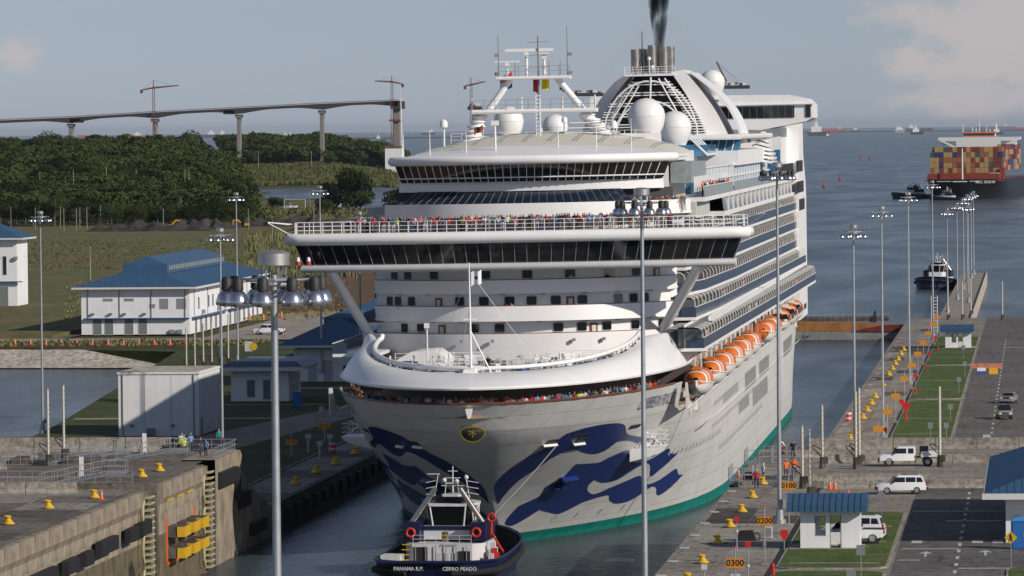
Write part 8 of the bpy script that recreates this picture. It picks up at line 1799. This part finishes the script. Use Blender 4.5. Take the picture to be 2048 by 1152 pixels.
for i in range(26): u = 100 + 15 * i + rnd.uniform(-8, 8); y = rnd.uniform(1600, 1720); tree(fu(u, y), y, max(3.4, hill(fu(u, y), y)), 0, rnd.uniform(1.0, 1.35), 'palm standing among the trees at the field edge, ' + zone(u), 'palms at the field edge', 'palm_tree')
for i in range(70): u = -20 + 7.3 * i + rnd.uniform(-4, 4); y = rnd.uniform(1700, 2100); tree(fu(u, y), y, hill(fu(u, y), y) - .5, rnd.randrange(5), rnd.uniform(.7, 1.1), 'dark green tree on the lower slope of the wooded hill, ' + zone(u), 'trees on the hill slope')
for i in range(60): u = -20 + 8.3 * i + rnd.uniform(-4, 4); y = rnd.uniform(2450, 2850); tree(fu(u, y), y, hill(fu(u, y), y) - .5, rnd.randrange(5), rnd.uniform(.7, 1.15), 'tree on the ridge line under the bridge, ' + zone(u), 'trees on the ridge')
for i in range(50): u = 480 + 7.4 * i + rnd.uniform(-4, 4); y = rnd.uniform(3480, 3700); tree(fu(u, y), y, hill(fu(u, y), y) - .5, rnd.randrange(5), rnd.uniform(.8, 1.2) * (1 if u < 790 else .7), 'dark tree in the far wood behind the reed bank, ' + zone(u), 'trees behind the reed bank')
for (u, v, s_, lab) in ((668, 428, 1.0, 'broad dark field tree, left half of the big clump'), (700, 428, 1.22, 'tallest tree of the big dark clump left of the deck crowd'), (722, 430, 1.0, 'broad dark field tree, right half of the big clump'), (800, 425, .8, 'dark tree hidden partly by the left end of the ship deck'), (545, 420, .42, 'small round bush like tree on the site road, left'), (562, 420, .38, 'small round bush like tree on the site road, right'), (462, 425, .85, 'dark tree before the lagoon'), (650, 432, .7, 'lower tree at the left foot of the big clump')):
    g_ = gz(u, v, 3.9); tree(g_.x, g_.y, 3.6, rnd.randrange(5), s_ * 1.25, lab, None)
# the mass of the wood: one object
V_, F_ = [], []; nb = 0
base_c = [leaf_cloud(lobes(12, 13, 6), 300, .72) for _ in range(4)]
def scatter(n, uf, yf, sc):
    global nb
    for _ in range(n):
        u = uf(); y = yf(); x = fu(u, y); z = hill(x, y)
        if z < .6: continue
        v, f = base_c[rs.randint(4)]; s = sc * (.7 + .6 * rs.rand()); a = rs.rand() * 6.28; ca, sa = math.cos(a), math.sin(a); q = v * s * np.array([1, 1, .9]); q = np.stack([q[:, 0] * ca - q[:, 1] * sa + x, q[:, 0] * sa + q[:, 1] * ca + y, q[:, 2] + z - 1.5], 1)
        V_.append(q); F_.append(f + nb); nb += len(q)
scatter(950, lambda: -60 + 560 * rs.rand(), lambda: 1600 + 1350 * rs.rand() ** 1.1, 1.0); scatter(620, lambda: 450 + 390 * rs.rand(), lambda: 3490 + 480 * rs.rand(), 1.2)
o = D.objects.new('forest', np_mesh('forest', np.concatenate(V_), np.concatenate(F_), V_leaf)); COL.objects.link(o); o['kind'] = 'stuff'; tag(o, 'dense dark tropical wood covering the hill behind the field', 'forest')
# reeds and tall grass
def reeds(name, n, place, h, w, lab, m=V_reed):
    c = []; hh = []
    for _ in range(n):
        x, y, z = place()
        if z is None: continue
        c.append((x, y, z)); hh.append(h * (.6 + .7 * rs.rand()))
    c = np.array(c); k = len(c); a = rs.rand(k) * 3.14; hh = np.array(hh); lean = (rs.rand(k, 2) - .5) * .5 * h; dx = np.stack([np.cos(a), np.sin(a), 0 * a], 1) * w * (.5 + rs.rand(k))[:, None]; up = np.stack([lean[:, 0], lean[:, 1], hh], 1)
    v = np.stack([c - dx, c + dx, c + dx * .5 + up, c - dx * .35 + up * .92], 1).reshape(-1, 3); o = D.objects.new(name, np_mesh(name, v, np.arange(k * 4).reshape(-1, 4), m)); COL.objects.link(o); o['kind'] = 'stuff'; tag(o, lab, 'grass')
def pl_(u0, u1, v0, v1, z=3.9):
    def f():
        g_ = gz(rs.uniform(u0, u1), rs.uniform(v0, v1), z); return g_.x, g_.y, z
    return f
reeds('tall_grass', 5000, pl_(490, 720, 472, 556), 1.9, .25, 'tall pale plumed grass between the halls and the ship'); reeds('tall_grass', 1600, pl_(130, 700, 560, 640), .45, .25, 'green scrub around the halls'); reeds('tall_grass', 1800, pl_(420, 800, 418, 440), 1.0, .7, 'green scrub beyond the spoil heaps')
reeds('tall_grass', 3000, pl_(0, 480, 480, 540), .4, .25, 'low green scrub of the wide field')
def pbank():
    u = rs.uniform(430, 835); y = rs.uniform(3225, 3500); x = fu(u, y); z = hill(x, y); return x, y, (z if z > .3 else None)
reeds('reed_bank', 20000, pbank, 2.4, .7, 'pale green reed bank beyond the lagoon')
reeds('bank_scrub', 1800, lambda: (rs.uniform(-180, -85), rs.uniform(401, 425), 3.2), .45, .3, 'brown and green scrub on the pond bank')
# spoil heaps, utility poles, diggers, goal posts
M_heap = noise_mat('spoil_grey', [(.025, .024, .025), (.05, .045, .045), (.07, .06, .055)], .15, .95, fine=.7)
for i, (u, v, L_, W_, H_) in enumerate(((300, 462, 52, 26, 4.2), (400, 458, 30, 20, 4.8), (590, 452, 50, 26, 4.6), (690, 460, 46, 26, 5.4), (500, 452, 30, 18, 3.5), (760, 470, 30, 22, 5))):
    g_ = gz(u, v, 3.9); q = rs.rand(4) * 6
    def hf(a, b, L_=L_, W_=W_, H_=H_, q=q): x, y = (a - .5) * L_, (b - .5) * W_; e = max(0, 1 - (2 * a - 1) ** 2) ** .8 * max(0, 1 - (2 * b - 1) ** 2) ** .7; return (x, y, -.3 + H_ * e * (.7 + .3 * math.sin(a * 19 + q[0]) * math.sin(b * 9 + q[1]) + .22 * math.sin(a * 41 + q[2])))
    tag(MB().grid(hf, 40, 14).build('spoil_heap', M_heap, None, (g_.x, g_.y + 4, 3.9), smooth=80), 'dark grey spoil heap, %s from the left beyond the field' % (nm[i].replace('nearest', 'first')), 'spoil heap', 'spoil heaps beyond the field')
pol = MB().cyl((0, 0, 0), (0, 0, 8.6), .16, .11, 6).mesh('pole_shaft', M_conc2); arm = MB().bx(-1.2, 1.2, -.06, .06, 7.9, 8.1).mesh('cross_arm', M_cdark)
for i, (u, v) in enumerate(((22, 455), (33, 452), (71, 460), (121, 455), (128, 462), (153, 462), (160, 458), (174, 458), (201, 452), (225, 446), (242, 450), (279, 444), (315, 446), (327, 462), (350, 445), (358, 446), (384, 442), (394, 440), (416, 434), (436, 432), (497, 464), (545, 490), (628, 455), (80, 378), (147, 370), (213, 368), (273, 372), (370, 372), (378, 374), (455, 362), (463, 360), (517, 336), (623, 334), (181, 560), (430, 435), (572, 424), (620, 420), (776, 448))):
    zz_ = 3.9 if v > 400 else 4.5; g_ = gz(u, v, zz_) if v > 400 else gs(u, v, 1850 if u < 430 else 3450); t = thing('utility_pole', ('pale utility pole beyond the field, ' if v > 400 else 'small pole against the dark wood, ') + zone(u), 'pole', tuple(g_), 0, 'utility poles at the field edge' if v > 400 else 'poles in the wood')
    sc_ = 1.0 if v > 400 else (1.1 if u < 430 else 1.6); inst('pole_shaft', pol, t, (0, 0, -2 if v < 400 else 0), 0, sc_); 
    if i % 3 == 1: inst('cross_arm', arm, t, (0, 0, 0), 0, sc_)
def digger(u, v, sgn, lab, sc=1.0):
    g_ = gz(u, v, 3.9); t = thing('excavator', lab, 'excavator', tuple(g_), R(180) if sgn < 0 else 0); t.scale = (sc,) * 3; Y = mat('digger_yellow', (.55, .30, .02), .5)
    MB().bx(-1.9, 1.9, -1.4, -.8, 0, .9).bx(-1.9, 1.9, .8, 1.4, 0, .9).build('tracks', S_dark, t); MB().bx(-2.2, 1.0, -1.3, 1.3, 1.0, 2.2).build('engine_house', Y, t); MB().bx(.2, 1.6, .1, 1.3, 1.0, 2.9).build('cab', S_glass, t)
    MB().ext([(1.0, 1.4), (1.3, 2.0), (3.6, 4.3), (6.0, 3.9), (6.1, 3.5), (3.9, 3.6), (1.9, 1.5)], -.25, .25).build('boom', Y, t); MB().ext([(5.6, 4.2), (6.3, 4.1), (6.6, 1.0), (6.1, 1.0)], -.2, .2).build('arm', Y, t); MB().ext([(5.7, 1.2), (6.9, 1.2), (6.6, .2), (5.5, .3)], -.5, .5).build('bucket', S_dark, t)
digger(336, 458, 1, 'yellow excavator with its long arm over the spoil heap', .85); digger(490, 455, -1, 'yellow excavator in the middle of the earth site', .75); digger(536, 450, -1, 'yellow loader at the right end of the earth site', .65)
t = thing('light_aircraft', 'white light aircraft parked on the strip by the lagoon', 'aircraft', tuple(gz(492, 412, 3.0)), R(20)); MB().cyl((-5, 0, 1.6), (5, 0, 1.9), .5, .9, 8).build('fuselage', K_white, t); MB().bx(.5, 2.4, -8, 8, 2.7, 2.9).build('wing', K_white, t); MB().ext([(-5, 1.8), (-4, 1.8), (-4.6, 3.8), (-5.4, 3.8)], -.1, .1).build('tail_fin', K_white, t)
t = thing('goal_frame', 'white goal frame on the green beside the lagoon', 'goal', tuple(gz(598, 420, 3.9))); MB().cyl((-7, 0, 0), (-7, 0, 5), .12, .12, 5).cyl((3, 0, 0), (3, 0, 5), .12, .12, 5).cyl((-7, 0, 5), (3, 0, 5), .12, .12, 5).build('frame', K_white, t)
# ---- funnel smoke (real volume) and haze
def vol_mat(name, col, dens, noise=None, aniso=0.0):
    m = D.materials.new(name); m.use_nodes = True; n, l = m.node_tree.nodes, m.node_tree.links; n.clear(); out = n.new('ShaderNodeOutputMaterial'); v = n.new('ShaderNodeVolumePrincipled'); v.inputs['Color'].default_value = (*col, 1); v.inputs['Density'].default_value = dens; v.inputs['Anisotropy'].default_value = aniso
    if noise:
        g = n.new('ShaderNodeTexCoord'); nz = n.new('ShaderNodeTexNoise'); nz.inputs['Scale'].default_value = noise; nz.inputs['Detail'].default_value = 4; mr = n.new('ShaderNodeMapRange'); mr.inputs[1].default_value = .38; mr.inputs[2].default_value = .62; mr.inputs[4].default_value = dens
        mp = n.new('ShaderNodeMapping'); mp.inputs['Scale'].default_value = (1, 1, .35); l.new(g.outputs['Object'], mp.inputs[0]); l.new(mp.outputs[0], nz.inputs['Vector']); l.new(nz.outputs[0], mr.inputs[0]); l.new(mr.outputs[0], v.inputs['Density'])
    l.new(v.outputs[0], out.inputs['Volume']); return m
sm = MB(); sm.lathe([(.01, 0), (.7, .1), (.95, 2), (1.3, 5), (1.7, 8), (2.2, 13), (.01, 13.5)], n=16)
o = sm.build('smoke', vol_mat('smoke_volume', (.03, .03, .03), 2.3, 1.0), None, shp(4.0, 172, 51.6), smooth=60); o['kind'] = 'stuff'; tag(o, 'dark smoke rising from the funnel stacks', 'smoke')
HAZE = 1.0e-5
if HAZE:
    o = MB().bx(-125000, 125000, -3100, 121000, -5, 135).build('haze', vol_mat('haze_volume', (.80, .88, 1.0), HAZE, None, .2)); o['kind'] = 'stuff'; tag(o, 'thin blue sea haze over the whole place', 'haze')
SC.cycles.volume_bounces = 0; SC.cycles.max_bounces = 8; SC.cycles.diffuse_bounces = 4; SC.cycles.glossy_bounces = 3
SC.cycles.use_denoising = True
